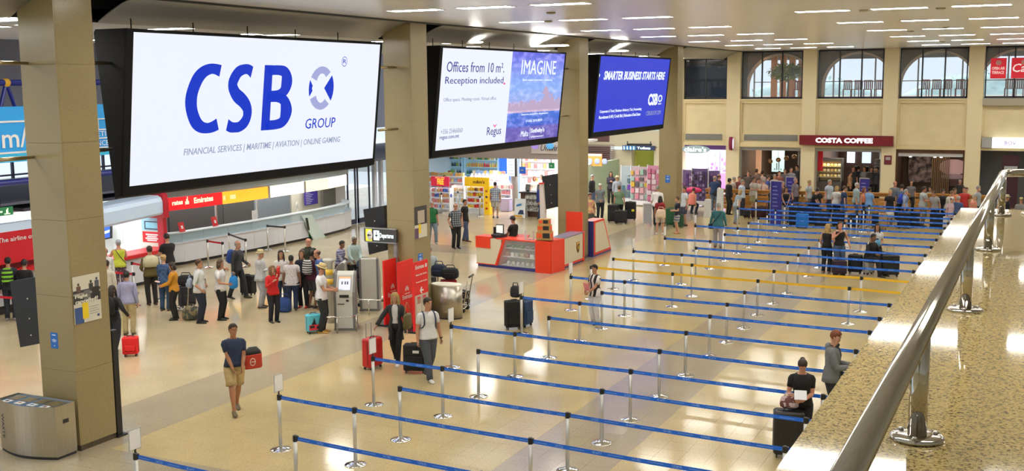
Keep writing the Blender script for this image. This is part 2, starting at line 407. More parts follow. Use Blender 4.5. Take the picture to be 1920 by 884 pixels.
# chairs on the terrace
ch=None
chm=mat((.42,.07,.05),.5)
spots=[(-12.9,64),(-12.3,64.1),(-11.7,63.9),(-10.2,64),(-9.7,64.1),(-9.1,63.9),(-8.5,64.05),(-7.9,63.9),(-5.6,64.2),(-5.1,64.2),(-4.4,64),(-3.9,64.1),(-6.2,64.1),(-2.0,64),(-1.5,64.1)]
for i,(x,y) in enumerate(spots):
    if ch is None:
        ch=thing('terrace_chair','','chair',(x,y,5.34),0,'chairs on the upper terrace')
        b=B(); b.box(-.22,.22,-.22,.22,.42,.46); b.build('seat',[chm],ch)
        b=B()
        for s in range(5): b.box(-.21+s*.1,-.145+s*.1,.18,.21,.46,.92)
        b.box(-.22,.22,.17,.22,.88,.95); b.build('backrest',[chm],ch)
        for sx in (-.2,.2):
            for sy in (-.2,.2): b=B(); b.box(sx-.02,sx+.02,sy-.02,sy+.02,0,.42); b.build('leg',[chm],ch)
        ch['label']='dark red slatted chair in the row behind the upper windows'
    else: copy_tree(ch,None,(x,y,5.34),random.uniform(-.3,.3))
# indoor tree and outdoor hillside trees
def foliage(name,label,loc,r,n,m,sz,trunk=None,cat='tree'):
    t=thing(name,label,cat,loc)
    rs=random.Random(hash(label)%1000 if False else n); b=B()
    for i in range(n):
        v=Vector((rs.gauss(0,1),rs.gauss(0,1),rs.gauss(0,1))).normalized()*rs.uniform(.35,1)
        c=Vector((v.x*r[0],v.y*r[1],r[3]+v.z*r[2])); a=Vector((rs.uniform(-1,1),rs.uniform(-1,1),rs.uniform(-.5,.5))).normalized()*sz; d=Vector((rs.uniform(-1,1),rs.uniform(-1,1),rs.uniform(-1,1))).normalized()*sz*.5
        b.add([c-a,c+d,c+a,c-d],[(0,1,2,3)])
    o=b.build('foliage',[m],t,kind='stuff',fix=False)
    b=B(); b.tube([(0,0,0),(.03,0,r[3]*.5),(0,0,r[3])],[.07,.05,.03] if not trunk else trunk,7); b.build('trunk',[mat((.12,.07,.04),.8)],t)
    return t
foliage('potted_tree','green indoor tree behind the second upper window',(-12.95,61.5,5.34),(1.15,.5,.55,1.45),620,mat((.36,.46,.05),.6,noise=.5,nscale=3),.14)
hz_=mat((.66,.86,.84),.9,noise=.22,nscale=1.2)  # haze and window glare are put into this leaf colour
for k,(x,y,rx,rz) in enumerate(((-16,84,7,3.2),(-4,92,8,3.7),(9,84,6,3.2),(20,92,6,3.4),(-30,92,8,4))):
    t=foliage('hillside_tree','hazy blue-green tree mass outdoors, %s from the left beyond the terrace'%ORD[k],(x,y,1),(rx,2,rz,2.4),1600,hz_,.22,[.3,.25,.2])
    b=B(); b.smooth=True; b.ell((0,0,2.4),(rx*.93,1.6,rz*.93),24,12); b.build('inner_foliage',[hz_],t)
b=B(); b.box(-60,60,74,120,-.5,1); structure('ground_outside',b,[mat((.5,.5,.48),.9)])
# ================================================================ LEDGE AND RAILING
gran=speckle((.40,.30,.125),(.055,.04,.028),(.56,.46,.27),130,.05,.5,dk=.40)
RAILM=mat((.50,.47,.42),.10,1.0)
LZ=5.35
b=B()
b.box(-.535,-.535+1.25,-1.0,8.42,LZ-.04,LZ); b.box(.715,9,7.17,8.42,LZ-.04,LZ)
structure('parapet_top',b,[gran])
b=B(); b.box(-.50,.60,-1.0,8.38,3.6,LZ-.04); b.box(.60,9,7.2,8.38,3.6,LZ-.04); structure('parapet',b,[WALLC])
b=B(); b.box(.60,9,-1,7.2,3.9,4.2); structure('floor_3',b,[fl_cream_greyed])
def flange_post(t,x,y,topz,r=.0235):
    b=B(); b.smooth=True; b.tube([(x,y,LZ),(x,y,topz)],r,20); p=b.build('post',[RAILM],t)
    b=B(); b.smooth=True; b.lathe([(0,LZ),(.066,LZ),(.066,LZ+.008),(.060,LZ+.013),(.03,LZ+.014),(0,LZ+.014)],28,(x,y,0)); f=b.build('flange',[RAILM],p)
    for a in (.5,2.6,4.7):
        b=B(); b.smooth=True; b.lathe([(0,LZ+.013),(.007,LZ+.013),(.006,LZ+.019),(0,LZ+.020)],8,(x+.048*math.cos(a),y+.048*math.sin(a),0)); b.build('screw',[STEEL],p)
RZ=5.625; RX=-.262
t=thing('steel_handrail','polished steel handrail on posts along the granite ledge','handrail',(RX,2.88,LZ))
t.location=(0,0,0)
b=B(); b.smooth=True
pts=[(RX,-1.0,RZ),(RX,8.05,RZ)]+[(RX+.13*(1-math.cos(a)),8.05+.13*math.sin(a),RZ) for a in (.3,.6,.9,1.2,1.57)]+[(9,8.18,RZ)]
b.tube(pts,.0262,28); b.build('rail',[RAILM],t)
for y in (1.13,2.88,4.62,6.36,8.05): flange_post(t,RX,y,RZ)
for x in (-.10,1.6,3.3): flange_post(t,x+.02,8.18,RZ)
# ================================================================ QUEUE BARRIERS
beltmats={}
def beltm(col,ink,name):
    m=bpy.data.materials.new(name); m.use_nodes=True; nt=m.node_tree; b=nt.nodes['Principled BSDF']; L=nt.links.new
    b.inputs['Roughness'].default_value=.55
    tc=nt.nodes.new('ShaderNodeTexCoord'); sx=nt.nodes.new('ShaderNodeSeparateXYZ'); L(tc.outputs['Object'],sx.inputs[0])
    def mth(op,a,b_=None,c=None):
        n=nt.nodes.new('ShaderNodeMath'); n.operation=op
        for i,v in enumerate((a,b_,c)):
            if v is None: continue
            if isinstance(v,(int,float)): n.inputs[i].default_value=v
            else: L(v,n.inputs[i])
        return n.outputs[0]
    fx=mth('FRACT',mth('DIVIDE',sx.outputs[0],.62)); z=sx.outputs[2]
    # printed line of small writing and a printed mark, repeated along the belt
    n=nt.nodes.new('ShaderNodeTexNoise'); n.inputs['Scale'].default_value=95; L(tc.outputs['Object'],n.inputs['Vector'])
    ink1=mth('MULTIPLY',mth('MULTIPLY',mth('GREATER_THAN',fx,.06),mth('LESS_THAN',fx,.46)),mth('LESS_THAN',mth('ABSOLUTE',mth('ADD',z,-.927)),.006))
    a=mth('MULTIPLY',mth('GREATER_THAN',fx,.66),mth('LESS_THAN',fx,.90))
    a=mth('MULTIPLY',a,mth('LESS_THAN',mth('ABSOLUTE',mth('ADD',z,-.927)),.022))
    ink2=mth('MULTIPLY',a,mth('GREATER_THAN',n.outputs['Fac'],.57))
    tot=mth('MAXIMUM',mth('MULTIPLY',ink1,.35),ink2)
    mx=nt.nodes.new('ShaderNodeMix'); mx.data_type='RGBA'; mx.inputs[6].default_value=(*col,1); mx.inputs[7].default_value=(*ink,1)
    L(tot,mx.inputs[0]); L(mx.outputs[2],b.inputs['Base Color']); return m
BELTB=beltm((.006,.14,.74),(.40,.62,.92),'blue_belt'); BELTY=mat((.85,.50,.02),.55); BELTR=mat((.6,.01,.03),.5); BELTK=mat((.03,.03,.04),.5)
HS=.985
def st_parts():
    b=B(); b.smooth=True; b.lathe([(0,0),(.185,0),(.185,.008),(.175,.014),(.06,.042),(.03,.05),(0,.05)],28); base=b.mesh([CHROME],'base')
    b=B(); b.smooth=True; b.lathe([(.0,.04),(.032,.04),(.032,HS-.035),(0,HS-.035)],16); post=b.mesh([BRUSH],'post')
    b=B(); b.lathe([(.0,HS-.10),(.036,HS-.10),(.036,HS-.06),(.036,HS-.008),(.026,HS),(0,HS)],14); b.box(.02,.052,-.022,.022,HS-.085,HS-.008); head=b.mesh([BLACK],'belt_head')
    return base,post,head
stb=st_parts()
b=B(); b.smooth=True; b.lathe([(0,HS-.055),(.0335,HS-.055),(.0335,HS-.012),(0,HS-.012)],14); capm=b.mesh([BRUSH],'post')
def stanchion(x,y,rz,label,group,belt=None,bm=None,sign=None,bmesh_top=.95):
    t=thing('queue_post',label,'queue barrier',(x,y,0),rz,group)
    for me,nm in zip(stb,('base','post','belt_head')):
        o=bpy.data.objects.new(nm,me); o.parent=t; COL.objects.link(o)
    if belt:
        b=B(); n=6; L_=belt
        zs=[.965-.05*.5*(1-((2*i/n-1)**2))*min(1,(L_/3.3))*.4 for i in range(n+1)]
        top=[(.05+(L_-.09)*i/n,0,zs[i]) for i in range(n+1)]; k=.064
        b.loft([[(p[0],-.0009,p[2]),(p[0],.0009,p[2]),(p[0],.0009,p[2]-k),(p[0],-.0009,p[2]-k)] for p in top]); b.build('belt',[bm],t)
    if sign:
        b=B(); b.box(-.008,.008,-.012,.012,HS-.01,HS+.06); b.build('sign_bracket',[BLACK],t)
        b=B(); b.box(-.006,.006,-.11,.11,HS+.05,HS+.36)
        s=b.build('sign_frame',[mat((.55,.55,.56),.35,.6)],t)
        b=B(); b.box(.006,.008,-.098,.098,HS+.062,HS+.348); b.build('blank_sheet',[mat((.86,.86,.88),.5)],s)
        b=B(); b.box(-.008,-.006,-.098,.098,HS+.062,HS+.348); b.build('blank_sheet',[mat((.86,.86,.88),.5)],s)
    return t
rows=[(10.72,1,'b'),(12.47,0,'b'),(14.07,1,'b'),(15.5,0,'b'),(17.03,1,'b'),(18.5,0,'b'),(20.2,1,'b'),(22.0,0,'b'),(23.85,1,'b'),(25.35,0,'b'),(27.05,1,'b'),(28.8,2,'y'),(30.5,2,'y'),
      (32.2,1,'b'),(33.75,0,'b'),(35.4,1,'b'),(37.25,0,'b'),(39.05,1,'b'),(40.7,0,'b'),(42.3,0,'b'),(43.8,0,'b'),(45.3,1,'b'),(47.1,0,'b'),(48.6,1,'b')]
for j,(yo,kind,c) in enumerate(rows):
    sk=lambda y: -.077*(y-15.5)
    if kind==2: xs=[-14.08+.0*0,-11.55,-9.1,-6.68,-4.2]; xs=[x-(.08 if j==12 else 0)*1 for x in xs]
    else:
        xs=([-12.96+sk(yo)] if kind==1 else [])+[-11.33+sk(yo),-8.0+sk(yo),-4.44+sk(yo)]+([-1.04+sk(yo)] if 15<yo<39.5 else [])
        if yo<13: xs=[x for x in xs if x<-7.0] ; xs=xs[:2] if kind==0 else xs[:3]
    for i,xo in enumerate(xs):
        x,y=bel(xo,yo)
        nxt=(xs[i+1]-xo) if i+1<len(xs) else (0 if (kind==2 or yo>13) else 3.4)
        rn=ORD[j]; colr='yellow' if c=='y' else 'blue'
        sg=(kind==1 and i==0 and j not in ())
        lab='steel queue post %s, %s from the left in the %s row'%('with white sign holder' if sg else 'of a %s belt'%colr,ORD[i],rn)
        stanchion(x,y,BA,lab,'queue posts of the waiting area',nxt if nxt else None,BELTY if c=='y' else BELTB,sign=sg)
# posts by the airline offices
def post_run(pts,bm,lab,sign0=False):
    for i,(x,y) in enumerate(pts):
        if i+1<len(pts):
            dx,dy=pts[i+1][0]-x,pts[i+1][1]-y; L_=math.hypot(dx,dy); a=math.atan2(dy,dx)
        else: L_=None; a=0
        stanchion(x,y,a,lab%ORD[i],None,L_ if bm else None,bm)
P2=lambda *q:[tuple(at(a,b)[:2]) for a,b in q]
post_run(P2((391,502),(419,507)),BELTR,'queue post with a red belt before the curved counter, %s of the pair')
post_run(P2((431,487),(462,500)),BELTK,'queue post with a black belt before the curved counter, %s of the left pair')
post_run(P2((503,469),(535,472)),BELTK,'queue post with a black belt before the curved counter, %s of the right pair')
P3=lambda *q:[tuple(at(a,b,.97)[:2]) for a,b in q]
post_run(P3((203,508),(250,512)),BELTR,'queue post with a red belt by the red topped desk, %s of the front pair')
post_run(P3((247,492),(297,500)),BELTR,'queue post with a red belt by the red topped desk, %s of the rear pair')
post_run(P2((828,399),(859,396),(900,406)),None,'slim post before the bright shop, %s of three')
post_run(P3((-60,549),(66,560)),BELTR,'queue post with a red belt left of the nearest column, %s of the two')
# ================================================================ SCREENS
blk=mat((.006,.006,.007),.75,spec=.2)
S1=[15.15,23.60]; S2=[26.5,35.2]; S3=[38.3,46.8]
def screen(ya,yb,mats,label):
    t=thing('advertising_lightbox',label,'screen',(-15.2,(ya+yb)/2,4.2)); 
    xt,zt,xb_,zb=-14.90,7.30,-15.23,4.28
    t.location=(0,0,0)
    b=B(); d=.12
    # tapered black case
    def P(u,x,z): return (x,ya if u==0 else yb,z)
    ring=lambda y:[(xt,y,zt),(xb_,y,zb),(xb_-.16,y,zb-.06),(xt-.78,y,zt-.06),(xt-.74,y,zt)]
    b.loft([ring(ya),ring(yb)]); b.build('case',[blk],t)
    U_=(Vector((xt,0,zt))-Vector((xb_,0,zb))).normalized(); H=(Vector((xt,0,zt))-Vector((xb_,0,zb))).length
    N=Vector((0,1,0)).cross(U_)  # outward (+x)
    O=Vector((xb_,ya,zb))
    # bezel
    def strip(u0,u1,v0,v1,th=.03,nm='bezel',m=[blk]):
        b=B(); a=O+Y*u0+U_*v0; c=O+Y*u1+U_*v0; e=O+Y*u1+U_*v1; f=O+Y*u0+U_*v1; n=N*th
        b.slab(a+n,c+n,e+n,f+n,th+.01); return b.build(nm,m,t)
    W_=yb-ya
    strip(0,W_,0,.17); strip(0,W_,H-.06,H); strip(0,.16,.17,H-.06); strip(W_-.07,W_,.17,H-.06)
    def panel(u0,u1,v0,v1,m,nm='lit_panel',off=.012):
        b=B(); n=N*off; b.slab(O+Y*u0+U_*v0+n,O+Y*u1+U_*v0+n,O+Y*u1+U_*v1+n,O+Y*u0+U_*v1+n,.008); return b.build(nm,[m],t)
    for k in range(5):
        u=W_*(.1+.2*k); b=B(); b.tube([(xt-.7,ya+u,zt-.05),(xt-.7,ya+u,7.53)],.012,5); b.build('hanger',[blk],t)
    b=B(); b.smooth=True
    return t,O,U_,N,W_,H,panel
def spot(O,U_,N,px,py,off=.03):
    d=ray(px,py); c=Vector((0,0,CAM_H)); o=O+N*off; k=(o-c).dot(N)/d.dot(N); return c+d*k
lit=emat((.86,.90,1.0),.96)
BL=emat((.004,.036,.56),1.0); GRY=emat((.30,.35,.50),1.0); LAV=emat((.36,.39,.68),1.0)
t,O,U_,N,W_,H,panel=screen(*S1,None,'large white screen with blue CSB GROUP lettering, nearest of the three')
panel(.16,W_-.07,.17,H-.06,lit)
def stext(body,bl,br,top,m,t,O,U_,N,bold=0,shear=0,off=.014):
    a=spot(O,U_,N,*bl,off=off); c=spot(O,U_,N,*br,off=off); e=spot(O,U_,N,*top,off=off)
    wd=c.y-a.y; ht=(e-a).dot(U_)
    return text(body,a,Y,U_,wd,ht,m,t,bold=bold,shear=shear)
# big letters, drawn as outlines
def glyph(poly_fn,bl,tr,m,nm='letter'):
    a=spot(O,U_,N,*bl,off=.016); e=spot(O,U_,N,*tr,off=.016); wd=e.y-a.y; ht=(e-a).dot(U_)
    b=B()
    for ring in poly_fn():
        pts=[a+Y*(u*wd)+U_*(v*ht) for u,v in ring]; k=len(pts)//2
        inner=pts[k:][::-1]
        for i in range(k-1): b.slab(pts[i],pts[i+1],inner[i+1],inner[i],.004)
    b.build(nm,[m],t,fix=True)
def arcs(cx,cy,rx,ry,tx,ty,a0,a1,n=18):
    o=[(cx+rx*math.cos(math.radians(a0+(a1-a0)*i/n)),cy+ry*math.sin(math.radians(a0+(a1-a0)*i/n))) for i in range(n+1)]
    q=[(cx+(rx-tx)*math.cos(math.radians(a0+(a1-a0)*i/n)),cy+(ry-ty)*math.sin(math.radians(a0+(a1-a0)*i/n))) for i in range(n+1)]
    return o+q[::-1]
def cr(P_,i,t):
    g=lambda k:P_[max(0,min(len(P_)-1,k))]
    a,b_,c,d=g(i-1),g(i),g(i+1),g(i+2)
    return tuple(.5*((2*b_[j])+(-a[j]+c[j])*t+(2*a[j]-5*b_[j]+4*c[j]-d[j])*t*t+(-a[j]+3*b_[j]-3*c[j]+d[j])*t**3) for j in range(2))
def stroke(pts,w_):
    if len(pts)>2:
        np_=[];nw=[]
        for i in range(len(pts)-1):
            for q in range(5): np_.append(cr(pts,i,q/5)); nw.append(cr(w_,i,q/5))
        pts=np_+[pts[-1]]; w_=nw+[w_[-1]]
    L_=[];R_=[]
    for i,p in enumerate(pts):
        d=Vector(pts[min(i+1,len(pts)-1)])-Vector(pts[max(i-1,0)]); d=Vector((d.x,d.y)).normalized(); n_=Vector((-d.y,d.x))
        ww=w_[i] if isinstance(w_,list) else w_
        L_.append((p[0]+n_.x*ww[0]/2,p[1]+n_.y*ww[1]/2)); R_.append((p[0]-n_.x*ww[0]/2,p[1]-n_.y*ww[1]/2))
    return L_+R_[::-1]
def gC():
    pts=[(.98,.90),(.83,.925),(.68,.925),(.50,.88),(.34,.78),(.22,.62),(.18,.47),(.22,.32),(.33,.18),(.48,.10),(.66,.075),(.82,.09),(.96,.125)]
    w_=[(.3,.17),(.3,.15),(.3,.15),(.30,.17),(.31,.2),(.31,.2),(.32,.2),(.31,.2),(.31,.2),(.30,.17),(.3,.15),(.3,.16),(.3,.17)]
    yield stroke(pts,w_)
def gS():
    pts=[(.93,.885),(.78,.925),(.60,.925),(.38,.88),(.20,.76),(.19,.66),(.34,.55),(.58,.47),(.76,.38),(.82,.28),(.74,.16),(.52,.08),(.32,.07),(.16,.08),(.02,.115)]
    w_=[(.3,.17),(.3,.15),(.3,.15),(.34,.18),(.36,.22),(.36,.22),(.36,.22),(.36,.22),(.36,.22),(.36,.22),(.34,.2),(.3,.16),(.3,.15),(.3,.16),(.3,.17)]
    yield stroke(pts,w_)
def gB():
    yield [(.0,0),(.03,1),(.30,1),(.28,0)]
    yield stroke([(.15,.92),(.50,.925),(.70,.90),(.80,.80),(.80,.70),(.70,.59),(.50,.545),(.15,.54)],[(.3,.15),(.3,.15),(.34,.17),(.38,.2),(.38,.2),(.34,.17),(.3,.14),(.3,.14)])
    yield stroke([(.15,.50),(.50,.50),(.72,.46),(.83,.34),(.83,.24),(.72,.12),(.50,.08),(.15,.075)],[(.3,.14),(.3,.14),(.34,.17),(.40,.2),(.40,.2),(.34,.17),(.3,.15),(.3,.15)])
glyph(gC,(343.5,253),(415,120),BL); glyph(gS,(424.5,249),(476,121),BL); glyph(gB,(489,245),(549,123),BL)
# round emblem
def gO():
    yield arcs(.5,.5,.5,.5,.26,.16,48,150,10)
    yield arcs(.5,.5,.5,.5,.26,.16,210,312,10)
glyph(gO,(577,207),(628,125),LAV,'emblem')
def gW():
    yield arcs(.5,.5,.5,.5,.36,.5,-36,36,8)
    yield arcs(.5,.5,.5,.5,.12,.36,158,202,6)
glyph(gW,(577,207),(628,125),BL,'emblem')
stext('GROUP',(572,242),(628,239),(572,223),BL,t,O,U_,N,shear=.1)
stext('FINANCIAL SERVICES | MARITIME | AVIATION | ONLINE GAMING',(344,296),(637,271),(344,279.5),GRY,t,O,U_,N,shear=.15,off=.016,bold=.004)
stext('R',(643,119),(649,118.5),(643,111),BL,t,O,U_,N)
b=B(); c=spot(O,U_,N,646,115.5,.016)
b.loft([[tuple(c+Y*(r*math.cos(a))+U_*(r*1.05*math.sin(a))) for a in [2*math.pi*i/20 for i in range(20)]] for r in (.098,.112)],cap=False); b.build('emblem',[BL],t,fix=False)
# screen two
def gradmat(fn,name):
    m=bpy.data.materials.new(name); m.use_nodes=True; nt=m.node_tree; b=nt.nodes['Principled BSDF']; fn(nt,b); return m
t,O,U_,N,W_,H,panel=screen(*S2,None,'half white, half blue screen reading Offices from 10 m², middle of the three')
us=spot(O,U_,N,958,150).y-O.y
panel(.16,us,.17,H-.06,lit)
def city(nt,b):
    L=nt.links.new; tc=nt.nodes.new('ShaderNodeTexCoord'); sx=nt.nodes.new('ShaderNodeSeparateXYZ'); L(tc.outputs['Object'],sx.inputs[0])
    r=nt.nodes.new('ShaderNodeValToRGB'); mp=nt.nodes.new('ShaderNodeMapRange'); mp.inputs[1].default_value=4.4; mp.inputs[2].default_value=7.25
    L(sx.outputs[2],mp.inputs[0]); L(mp.outputs[0],r.inputs[0]); e=r.color_ramp.elements; r.color_ramp.interpolation='LINEAR'
    e[0].position=0; e[0].color=(.10,.07,.42,1); e[1].position=1; e[1].color=(.07,.09,.72,1)
    for p,c in ((.17,(.13,.10,.50)),(.175,(.02,.10,.62)),(.33,(.03,.16,.70)),(.335,(.62,.45,.62)),(.42,(.50,.38,.62)),(.47,(.30,.42,.85)),(.62,(.22,.42,.92)),(.85,(.16,.22,.82))):
        x=e.new(p); x.color=(*c,1)
    n=nt.nodes.new('ShaderNodeTexNoise'); n.inputs['Scale'].default_value=3.2; n.inputs['Detail'].default_value=6; mpn=nt.nodes.new('ShaderNodeMapping'); mpn.inputs['Scale'].default_value=(1,.7,2.2)
    L(tc.outputs['Object'],mpn.inputs[0]); L(mpn.outputs[0],n.inputs['Vector'])
    rr=nt.nodes.new('ShaderNodeValToRGB'); rr.color_ramp.elements[0].position=.45; rr.color_ramp.elements[1].position=.75; rr.color_ramp.elements[0].color=(0,0,0,1); rr.color_ramp.elements[1].color=(.4,.35,.45,1)
    L(n.outputs['Fac'],rr.inputs[0]); mx=nt.nodes.new('ShaderNodeMix'); mx.data_type='RGBA'; mx.blend_type='ADD'; mx.inputs[0].default_value=.7
    L(r.outputs[0],mx.inputs[6]); L(rr.outputs[0],mx.inputs[7]); b.inputs['Base Color'].default_value=(.03,.03,.05,1); L(mx.outputs[2],b.inputs['Emission Color']); b.inputs['Emission Strength'].default_value=.95
panel(us,W_-.07,.17,H-.06,gradmat(city,'city_print'),'lit_photo_panel')
# old town skyline on the print
rs=random.Random(3); b=B(); stone=emat((.55,.42,.62),.9); base=spot(O,U_,N,952,209,.016)
y=base.y; 
while y<O.y+W_-.15:
    w_=rs.uniform(.06,.2); mid=math.exp(-((y-(O.y+W_*.86))**2)/.35); h_=rs.uniform(.12,.34)+mid*.22
    p=Vector((base.x,y,base.z)); b.slab(p,p+Y*w_,p+Y*w_+U_*h_,p+U_*h_,.003); y+=w_*.8
c=Vector((base.x,O.y+W_*.84,base.z)); 
for k in range(5): wv=.24*math.cos(k/5*1.5); p=c+U_*(.5+k*.05)-Y*wv; b.slab(p,p+Y*wv*2,p+Y*wv*2+U_*.06,p+U_*.06,.003)
b.build('skyline',[stone],t)
INK=emat((.05,.05,.30),1.0); PNK=emat((.8,.03,.25),1.0); WTX=emat((.85,.93,1),1.1)
def s2(body,bl,br,top,m,**k): return stext(body,bl,br,top,m,t,O,U_,N,**k)
s2('Offices from 10 m².',(837,135),(945,134.5),(837,115),INK); s2('Reception included',(834,161.5),(943,159.5),(834,144),INK); s2('.',(944,159),(947,159),(944,155),PNK)
s2('Office space. Meeting room. Virtual office.',(831,193),(931,188.5),(831,184),GRY)
s2('+356 25466060',(826,252),(867,248),(826,243),GRY); s2('regus.com.mt',(824,264),(860,260),(824,256),INK); s2('Regus',(912,259),(939,252),(912,239),INK)
s2('v',(924,239),(931,238.5),(924,234),PNK)
s2('IMAGINE',(977,139.5),(1041,142),(977,112),WTX); s2('Real estate relocation residency',(980,153),(1035,155),(980,148),WTX)
s2('Immerse yourself in obsessed.mt',(978,218),(1027,217),(978,213),WTX); s2('(+356) 2010 8070',(986,231),(1016,230),(986,225),WTX)
s2('Malta',(976,257),(990,256),(976,246),WTX); s2('Sotheby\'s',(995,252),(1020,250),(995,241),WTX,bold=.02); s2('INTERNATIONAL REALTY',(995,258.5),(1019,256.5),(995,256),WTX)
b=B(); p=spot(O,U_,N,992.5,259,.014); b.slab(p,p+Y*.02,p+Y*.02+U_*.34,p+U_*.34,.003); b.build('emblem',[WTX],t)
# screen three
t,O,U_,N,W_,H,panel=screen(*S3,None,'blue screen reading SMARTER BUSINESS STARTS HERE, farthest of the three')
panel(.16,W_-.07,.17,H-.06,emat((.035,.055,.62),1.0))
s2('SMARTER BUSINESS STARTS HERE',(1131.5,150),(1246,149),(1131.5,133),WTX,bold=.03,shear=.2)
s2('CSB',(1214,198.5),(1232,196.5),(1214,176),WTX,bold=.04); s2('O',(1233,192),(1241,191),(1233,178),WTX,bold=.02); s2('GROUP',(1233.5,196.5),(1239.5,196),(1233.5,193.5),WTX)
s2('Corporate & Trust | Business Advisory | Tax | Accounting',(1124,214),(1202,210.5),(1124,207),WTX,bold=.01); s2('Recruitment & HR | Credit Risk | Relocation & Real Estate',(1122.5,225.5),(1200,221),(1122.5,217.5),WTX,bold=.01)
s2('CSBGROUP.COM',(1211,217),(1238,214.5),(1211,209),GRY)
b=B(); a=spot(O,U_,N,1121,132,.016); c=spot(O,U_,N,1125.5,141,.016); e=spot(O,U_,N,1119,153,.016); b.slab(a,e,c,c+U_*.001,.003); b.build('arrow',[WTX],t,fix=True)
# bracket rods between screens and columns
k=0
for (px,py,px2,y,lab) in ((0,118,83,13.9,'upper brass bracket rod left of the nearest column'),(0,300,78,13.9,'lower brass bracket rod left of the nearest column'),(166,118,232,14.8,'upper brass bracket rod right of the nearest column'),(172,283,228,14.8,'lower brass bracket rod right of the nearest column'),(712,126,745,24.95,'upper brass bracket rod on the second column'),(702,245,738,24.95,'lower brass bracket rod on the second column'),(1058,129,1075,36.35,'upper bracket rod on the third column'),(1048,218,1068,36.35,'lower bracket rod on the third column')):
    a=on(px,py,0,-15.3 if y not in (13.9,) else -15.5); c=on(px2,py,0,-15.3 if y!=13.9 else -15.5)
    b=B(); b.smooth=True; L_=c.y-a.y; b.tube([(0,0,0),(0,L_*.8,0),(0,L_*.8,0),(0,L_,0)],[.035,.035,.028,.028],10)
    if y==13.9: loc=(-15.5,13.48-L_,a.z)
    elif y==14.8: loc=(-15.3,14.34,a.z)
    else: loc=(-15.3,y-L_-.04,a.z)
    b.build('bracket_rod',[BRASS],loc=loc,label=lab,cat='rod')
# ================================================================ AIRLINE OFFICES (left)
def curtain(pts,z0,z1,th,m,parent,name,seg=True,lean=0):
    out=[]
    for i in range(len(pts)-1):
        a=Vector((*pts[i][:2],0)); c=Vector((*pts[i+1][:2],0)); d=(c-a).normalized(); n=Vector((d.y,-d.x,0))
        b=B(); g=d*.004
        b.add([tuple(a+g+Z*z0),tuple(c-g+Z*z0),tuple(c-g-n*th+Z*z0),tuple(a+g-n*th+Z*z0),tuple(a+g+n*lean+Z*z1),tuple(c-g+n*lean+Z*z1),tuple(c-g-n*th+n*lean+Z*z1),tuple(a+g-n*th+n*lean+Z*z1)],
            [(0,3,2,1),(4,5,6,7),(0,1,5,4),(1,2,6,5),(2,3,7,6),(3,0,4,7)])
        out.append(b.build(name,[m],parent))
    return out
cw=mat((.66,.68,.74),.35)
base=[at(318,499),at(345,496),at(385,488),at(430,479.5),at(475,471),at(520,461.5),at(565,452),at(610,442),at(645,433),at(657,428),at(655,421)]
base=[(p.x,p.y) for p in base]
t=thing('curved_ticket_counter','long curved white ticket counter with glass top and backlit signs','counter',(base[0][0],base[0][1],0)); t.location=(0,0,0)
curtain(base,0,.10,.3,BLACK,t,'plinth')
curtain([(x+.06,y) for x,y in base],.10,.78,.36,cw,t,'front_panel')
curtain([(x-.02,y) for x,y in base],.79,1.12,.012,mat((.45,.6,.68),.05,alpha=.45),t,'glass_screen')
curtain([(x+.02,y) for x,y in base],1.12,1.15,.35,mat((.62,.70,.76),.3),t,'worktop')
curtain([(x+.10,y) for x,y in base],.765,.80,.08,cw,t,'ledge')
# canopy with signs
cb=[(x-.02,y) for x,y in base]
curtain(cb[:-1],2.42,2.66,.12,mat((.38,.45,.52),.5),t,'fascia')
def Yof(px): return on(px,370,0,-27.4).y
def xat(y,pts=cb):
    for i in range(len(pts)-1):
        if pts[i][1]<=y<=pts[i+1][1]: f=(y-pts[i][1])/(pts[i+1][1]-pts[i][1]); return pts[i][0]+(pts[i+1][0]-pts[i][0])*f
    return pts[0][0] if y<pts[0][1] else pts[-2][0]
def signrun(pa,pb,m,name,z0=1.95,z1=2.40):
    ya,yb=Yof(pa),Yof(pb); n=max(1,int((yb-ya)/1.2)); pts=[(xat(ya+(yb-ya)*i/n)+.05,ya+(yb-ya)*i/n) for i in range(n+1)]
    return curtain(pts,z0,z1,.06,m,t,name)
signrun(322,415,mat((.75,.012,.02),.4,emit=.75),'sign_panel'); signrun(416,496,mat((1,.42,.03),.4,emit=1.0),'sign_panel')
signrun(500,563,mat((1,.93,.72),.4,emit=1.25),'sign_panel'); signrun(567,612,mat((1,.86,.5),.4,emit=1.15),'sign_panel'); signrun(613,655,mat((1,.93,.68),.4,emit=1.2),'sign_panel')
yw=emat((1,.80,.35),1.1)
for pa,pb in ((424,428),(436,470)): 
    a=on(pa,376,0,-27.2); c=on(pb,376,0,-27.2); b=B(); b.box(xat(a.y)+.07,xat(a.y)+.075,a.y,c.y,2.10,2.26); b.build('sign_lettering_band',[yw],t)
signrun(497,500,mat((.4,.4,.42),.4),'sign_divider'); signrun(563,567,mat((.4,.4,.42),.4),'sign_divider')
CREAM=mat((1,.85,.6),.5,emit=1.0)
def wtext(body,pxa,pya,pxb,pyt,Xp,m,parent,**k):
    a=on(pxa,pya,0,Xp); c=on(pxb,pya,0,Xp); e=on(pxa,pyt,0,Xp)
    return text(body,(Xp,a.y,a.z),Y,Z,c.y-a.y,e.z-a.z,m,parent,**k)
xs_=xat(31)+.07
wtext('rates',323,386,343,378,xs_,CREAM,t,bold=.03); wtext('Emirates',364,382,400,371,xs_+.10,CREAM,t,bold=.03)
for pa in (347,405):
    a=on(pa,384,0,xs_+.03); b=B()
    for k in range(4): p=Vector((xs_+.03,a.y+.05*k+.02,a.z)); b.slab(p,p+Y*.035,p+Y*.035+Z*(.10+.08*(k%3)),p+Z*(.12+.08*(k%3)),.003)
    b.build('emblem',[CREAM],t,kind='stuff')
